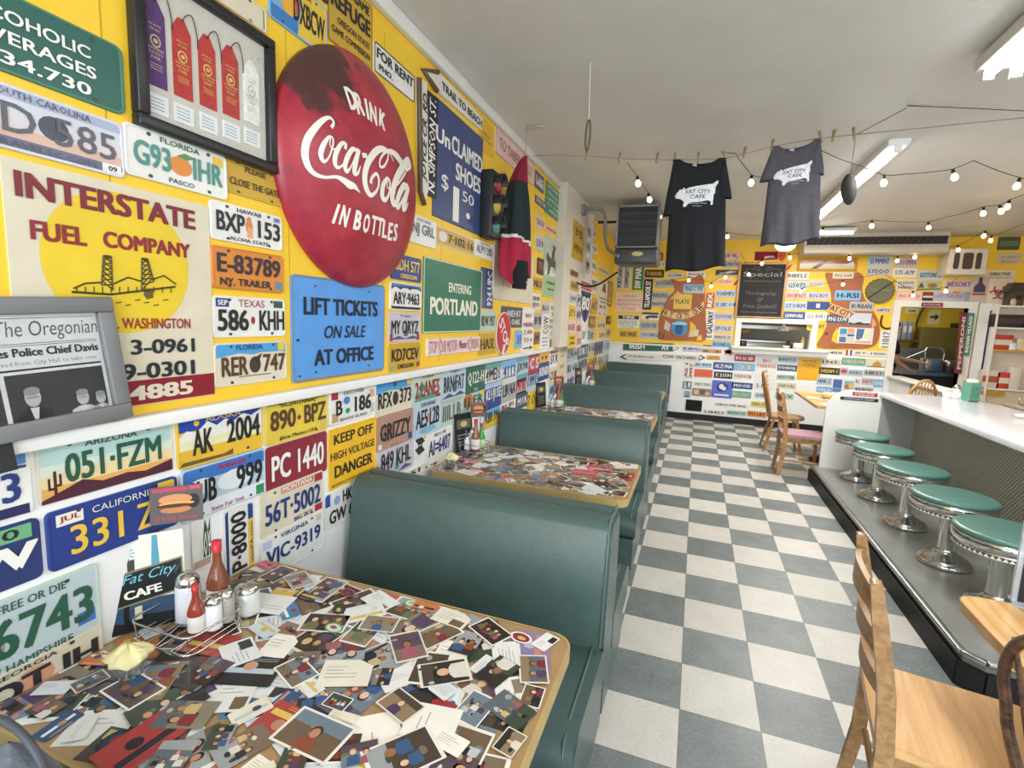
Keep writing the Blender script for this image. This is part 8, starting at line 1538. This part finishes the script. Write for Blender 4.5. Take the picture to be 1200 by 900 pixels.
def burger(mb, w, h, th):
    mb.prism(rrect(w, h, .002, 1), 0, th, '5a5250'); z = th+.0003
    mb.poly([(-w*.45, h*.36), (w*.2, h*.36), (w*.2, h*.46), (-w*.45, h*.46)], z, 'b83a58'); mb.poly([(w*.24, h*.38), (w*.46, h*.38), (w*.46, h*.48), (w*.24, h*.48)], z, 'c8485a')
    mb.poly(ellipse(-w*.02, h*.0, w*.34, h*.18, 16), z, '7a3a24'); mb.poly(ellipse(-w*.02, h*.14, w*.32, h*.14, 16), z+.0002, 'c98a5a'); mb.poly(ellipse(0, h*.02, w*.34, h*.06, 14), z+.0003, 'd8a050'); mb.poly(ellipse(-w*.05, -h*.03, w*.33, h*.05, 14), z+.0004, '4a2018'); mb.poly(ellipse(-w*.02, -h*.14, w*.3, h*.09, 14), z+.0002, 'b87a48'); mb.poly(ellipse(w*.32, h*.06, w*.12, h*.2, 12), z+.0001, '1c1a1c')
    text(mb, 'BURGER SPECIAL', 0, -h*.36, w*.8, h*.09, 'c04a5a', z+.001, .01, res=1)
def darkmenu(mb, w, h, th):
    mb.prism(rrect(w, h, .004, 2), 0, th, '22262c'); mb.poly([(-w*.4, h*.1), (w*.4, h*.1), (w*.4, h*.34), (-w*.4, h*.34)], th+.0003, '6a5f4c'); mb.poly(ellipse(0, h*.22, w*.2, h*.08, 12), th+.0005, 'c0b090')
    for k in range(4): mb.poly([(-w*.35, -h*(.05+.09*k)), (w*.3, -h*(.05+.09*k)), (w*.3, -h*(.08+.09*k)), (-w*.35, -h*(.08+.09*k))], th+.0003, '8f8a7c')
# ---- nearest caddy: placed from the picture on the tabletop
q = lambda px, py: on_z(px, py, TZ)
def tall(px, py_top, base): # height of a point above the tabletop at a base position
    p = on_y(px, py_top, base.y); return p.z-TZ
b0_ = q(186, 737)
wl = wall_x(-2.37)
rx, ry = q(205, 745).x+.09, q(205, 745).y+.02
c1 = q(222, 742)
rack('nearest chrome wire caddy holding sauces and shakers on the first table', c1.x, c1.y, TZ, .20, .16)
inb = TZ+.0165
menu_card('menu', 'tall Fat City style menu card with black panel behind the nearest caddy', 'menu', (*q(168, 737).xy, TZ+.001), .185, .235, .16, PI/2-.62, fatcity, m=LAMINATE)
menu_card('menu', 'dark menu card leaning on the wall behind the nearest menu', 'menu', (q(150, 728).x-.035, q(150, 728).y, TZ+.001), .17, .25, .10, PI/2-.5, darkmenu, m=LAMINATE)
for o in bpy.data.objects:
    if o.get('label') == 'tall Fat City style menu card with black panel behind the nearest caddy': o['label'] = 'tall menu card with a black panel and palm scene behind the nearest caddy'
menu_card('burger_card', 'small burger picture card clipped above the nearest caddy', 'card', (*on_left(208, 612, .06).xy, on_left(208, 612, .06).z), .115, .095, .1, PI/2-.75, burger, th=.002)
sauce('hot_sauce_bottle', 'tall brown sauce bottle with red cap in the nearest caddy', *q(257, 726).xy, inb, .20, .027, '7c4630', 'c22a38', 'e0dcd4')
sauce('hot_sauce_bottle', 'small hot sauce bottle with a green and red neck in the nearest caddy', *q(231, 748).xy, inb, .125, .019, '8f3a28', 'b8302c', 'e6e2da')
shaker('white salt shaker in the nearest caddy', *q(251, 742).xy, inb, 'e4e4e6'); shaker('gray pepper shaker in the nearest caddy', *q(266, 733).xy, inb, 'a9a49c')
shaker('tall glass sugar jar with a steel lid in the nearest caddy', *q(222, 731).xy, inb, 'd8d8de', .03, .125, name='sugar_jar', cat='jar')
shaker('squat glass jelly jar at the right of the nearest caddy', *q(290, 716).xy, TZ, 'cfd2cc', .033, .08, name='jelly_jar', cat='jar')
def butter(label, x, y, s=1):
    t = thing('butter_cup', label, 'cup', (x, y, TZ)); mb = MB(); mb.lathe([(.0, 0), (.026*s, 0), (.04*s, .042*s), (.037*s, .042*s), (.022*s, .004), (.0, .004)], 16); mb.build('cup', GLASS, t)
    rg = random.Random(int(x*1000)); mb = MB(); P = []
    for i in range(9):
        v = i/8; row = []
        for k in range(21):
            a = 2*PI*k/20; r = .044*s*math.sin(min(PI/2, .25+v*1.4) if v < .5 else PI/2*(1-(v-.5)/.5*.98)) if True else 0; zz = .012*s+.055*s*v; f = 1+.13*math.sin(3*a+v*7)+.09*math.sin(7*a+2*v*5+1)
            row.append((r*f*math.cos(a), r*f*math.sin(a), zz+.005*s*math.sin(5*a)*v))
        P.append(row)
    mb.grid(P, 'e9e1a8'); mb.build('butter', mat('whipped_butter', None, .5, var=.04, bump=.6, bscale=50), t)
butter('clear cup heaped with whipped butter at the left of the nearest table', *q(152, 789).xy)
# bag-like blur at the lower left
t = thing('shoulder_bag', 'dark slate-blue rounded bag at the lower left corner of the photo', 'bag', (-0.99, -2.86, .466)); mb = MB(); P = []
for i in range(13):
    v = i/12; s = math.sin(PI*min(1, v*1.02))**.5 if 0 < v < 1 else .02; P.append([(.125*s*math.cos(2*PI*k/20), .075*s*math.sin(2*PI*k/20), .002+.43*v) for k in range(21)])
mb.grid(P); mb.build('body', mat('slate_leather', '5a626e', .4, bump=.3, bscale=90), t); mb = MB(); mb.tube([(.09*math.cos(a), .0, .38+.085*math.sin(a)) for a in (PI*i/12 for i in range(13))], .006, 8); mb.build('strap', mat('slate_strap', '474e58', .5), t)
# ---- second caddy
def caddy_set(cx, cy, ordn, n, extra=True):
    rack(f'{ordn} chrome wire caddy on the {n} photo-covered table', cx, cy, TZ, .15, .15)
    menu_card('menu', f'dark menu card standing behind the {ordn} caddy', 'menu', (wall_x(cy)+.045, cy-.02, TZ+.001), .15, .23, .08, PI/2-.3, darkmenu, m=LAMINATE)
    menu_card('burger_card', f'burger picture card clipped over the {ordn} caddy', 'card', (cx-.01, cy+.07, TZ+.20), .11, .09, .05, PI/2-.7, burger, th=.002)
    sauce('hot_sauce_bottle', f'brown sauce bottle in the {ordn} caddy', cx+.02, cy-.035, TZ+.0165, .19, .026, '8a5a40', 'c22a38', 'e0dcd4')
    sauce('green_sauce_bottle', f'green sauce bottle in the {ordn} caddy', cx+.03, cy+.03, TZ+.0165, .155, .022, '3f9a3c', 'a8304a', 'b8d9a8')
    shaker(f'white salt shaker in the {ordn} caddy', cx-.035, cy-.03, TZ+.0165, 'e4e4e6'); shaker(f'glass sugar jar in the {ordn} caddy', cx-.03, cy+.035, TZ+.0165, 'dcdce0', .028, .12, name='sugar_jar', cat='jar')
c2 = q(556, 529)
caddy_set(c2.x, c2.y, 'second', 'second'); b2 = q(524, 545); butter('clear cup of whipped butter at the wall end of the second table', b2.x+.02, b2.y+.01)
caddy_set(wall_x(1.25)+.19, 1.22, 'third', 'third'); caddy_set(wall_x(2.95)+.18, 2.95, 'fourth', 'fourth')
# ================================================================ the cook, mostly hidden behind the opening's left post
def skin_mesh(name, verts, edges, m, parent, sub=2):
    """verts: (x, y, z, radius)"""
    me = bpy.data.meshes.new(name); me.from_pydata([v[:3] for v in verts], edges, []); me.materials.append(m)
    if not me.skin_vertices: o = bpy.data.objects.new(name, me); COL.objects.link(o)
    else: o = bpy.data.objects.new(name, me); COL.objects.link(o)
    s = o.modifiers.new('skin', 'SKIN')
    lay = me.skin_vertices[0] if me.skin_vertices else None
    if lay is None:
        import bmesh
        bm = bmesh.new(); bm.from_mesh(me); bm.verts.layers.skin.verify(); bm.to_mesh(me); bm.free(); lay = me.skin_vertices[0]
    for i, v in enumerate(verts): lay.data[i].radius = (v[3], v[3] if len(v) < 5 else v[4]); lay.data[i].use_root = (i == 0)
    s.use_smooth_shade = True; d = o.modifiers.new('sub', 'SUBSURF'); d.levels = sub; d.render_levels = sub
    o.parent = parent; return o
SKINM = mat('skin_tone', 'c08f78', .5, var=.06); SHIRT = mat('black_tee', '1b1c20', .9, var=.1); TROUS = mat('dark_trousers', '2a2d38', .9, var=.1); HAIRM = mat('dark_hair', '2a1f18', .6, var=.2)
px = on_y(1041, 410, 6.35).x
pers = thing('person', 'person in a black t-shirt reaching right, half hidden behind the kitchen opening post', 'person', (px, 6.35, 0))
wr = on_y(1080, 425, 6.52); W3 = (wr.x-px, .17, wr.z)
V = [(0, 0, .95, .12), (0, 0, 1.10, .11), (.0, 0, 1.28, .125), (.0, 0, 1.42, .09), (.01, 0, 1.50, .052), (.03, 0, 1.58, .075), (.035, 0, 1.66, .088), (.03, 0, 1.73, .06),
     (.02, -.17, 1.40, .055), (.06, -.20, 1.14, .042), (.24, -.16, 1.02, .032), (.02, .17, 1.40, .055), (.17, .22, 1.17, .042), (W3[0]-.03, W3[1], W3[2]+.01, .028), (W3[0]+.03, W3[1], W3[2]-.005, .030),
     (0, -.09, .88, .085), (.02, -.10, .50, .058), (0, -.10, .09, .040), (.12, -.11, .04, .035), (0, .09, .88, .085), (.02, .10, .50, .058), (0, .10, .09, .040), (.12, .11, .04, .035)]
Eg = [(0, 1), (1, 2), (2, 3), (3, 4), (4, 5), (5, 6), (6, 7), (3, 8), (8, 9), (9, 10), (3, 11), (11, 12), (12, 13), (13, 14), (0, 15), (15, 16), (16, 17), (17, 18), (0, 19), (19, 20), (20, 21), (21, 22)]
# five fingers on the reaching hand, lightly curled
for k, (dy, ln, th) in enumerate(((-.032, .045, .0085), (-.018, .075, .0085), (-.003, .082, .0085), (.012, .076, .008), (.026, .058, .0075))):
    b_ = len(V); x0, y0, z0 = W3[0]+(.01 if k == 0 else .045), W3[1]+dy, W3[2]-.006
    V += [(x0, y0, z0, th*1.15), (x0+ln*.55, y0-(.02 if k == 0 else 0), z0-.008, th), (x0+ln*.9, y0-(.025 if k == 0 else 0), z0-.028, th*.85)]; Eg += [(14, b_), (b_, b_+1), (b_+1, b_+2)]
# other hand
for k, dy in enumerate((-.028, -.012, .004, .020)):
    b_ = len(V); V += [(.275, -.16+dy, 1.00, .0095), (.32, -.16+dy, .985, .0085), (.345, -.16+dy, .96, .0075)]; Eg += [(10, b_), (b_, b_+1), (b_+1, b_+2)]
b_ = len(V); V += [(.26, -.125, 1.015, .010), (.295, -.105, 1.005, .009)]; Eg += [(10, b_), (b_, b_+1)]
skin_mesh('body', V, Eg, SKINM, pers)
skin_mesh('t_shirt', [(0, 0, .93, .145), (0, 0, 1.10, .132), (0, 0, 1.28, .145), (0, 0, 1.42, .105), (.01, 0, 1.465, .066), (.02, -.17, 1.41, .075), (.045, -.195, 1.22, .066), (.02, .17, 1.41, .075), (.09, .20, 1.27, .066)], [(0, 1), (1, 2), (2, 3), (3, 4), (3, 5), (5, 6), (3, 7), (7, 8)], SHIRT, pers)
skin_mesh('trousers', [(0, 0, .93, .135), (0, -.09, .86, .10), (.02, -.10, .50, .075), (0, -.10, .12, .06), (0, .09, .86, .10), (.02, .10, .50, .075), (0, .10, .12, .06)], [(0, 1), (1, 2), (2, 3), (0, 4), (4, 5), (5, 6)], TROUS, pers)
mb = MB(); mb.ell((.02, 0, 1.70), (.098, .088, .085), n=18, m=10); mb.ell((-.03, 0, 1.655), (.07, .08, .08), n=16, m=8); mb.build('hair', HAIRM, pers)
mb = MB()
for s in (-1, 1): mb.ell((.118, s*.032, 1.655), (.008, .013, .009), 'f0ece6'); mb.ell((.124, s*.032, 1.655), (.005, .006, .006), '2a2420'); mb.tube([(.116, s*.05, 1.68), (.123, s*.03, 1.684), (.12, s*.016, 1.68)], .004, 5, '2a1f18')
mb.tube([(.116, -.024, 1.588), (.124, 0, 1.586), (.116, .024, 1.588)], .005, 5, '9a5a50'); mb.build('face_features', PLASTIC, pers)
mb = MB(); mb.ell((.128, 0, 1.625), (.016, .014, .022))
for s in (-1, 1): mb.ell((.03, s*.09, 1.645), (.018, .009, .028))
mb.build('nose_and_ears', SKINM, pers)
for s in (-1, 1): mb = MB(); mb.ell((.07, s*.105, .04), (.14, .05, .04)); mb.build('shoe', BLACKM, pers)
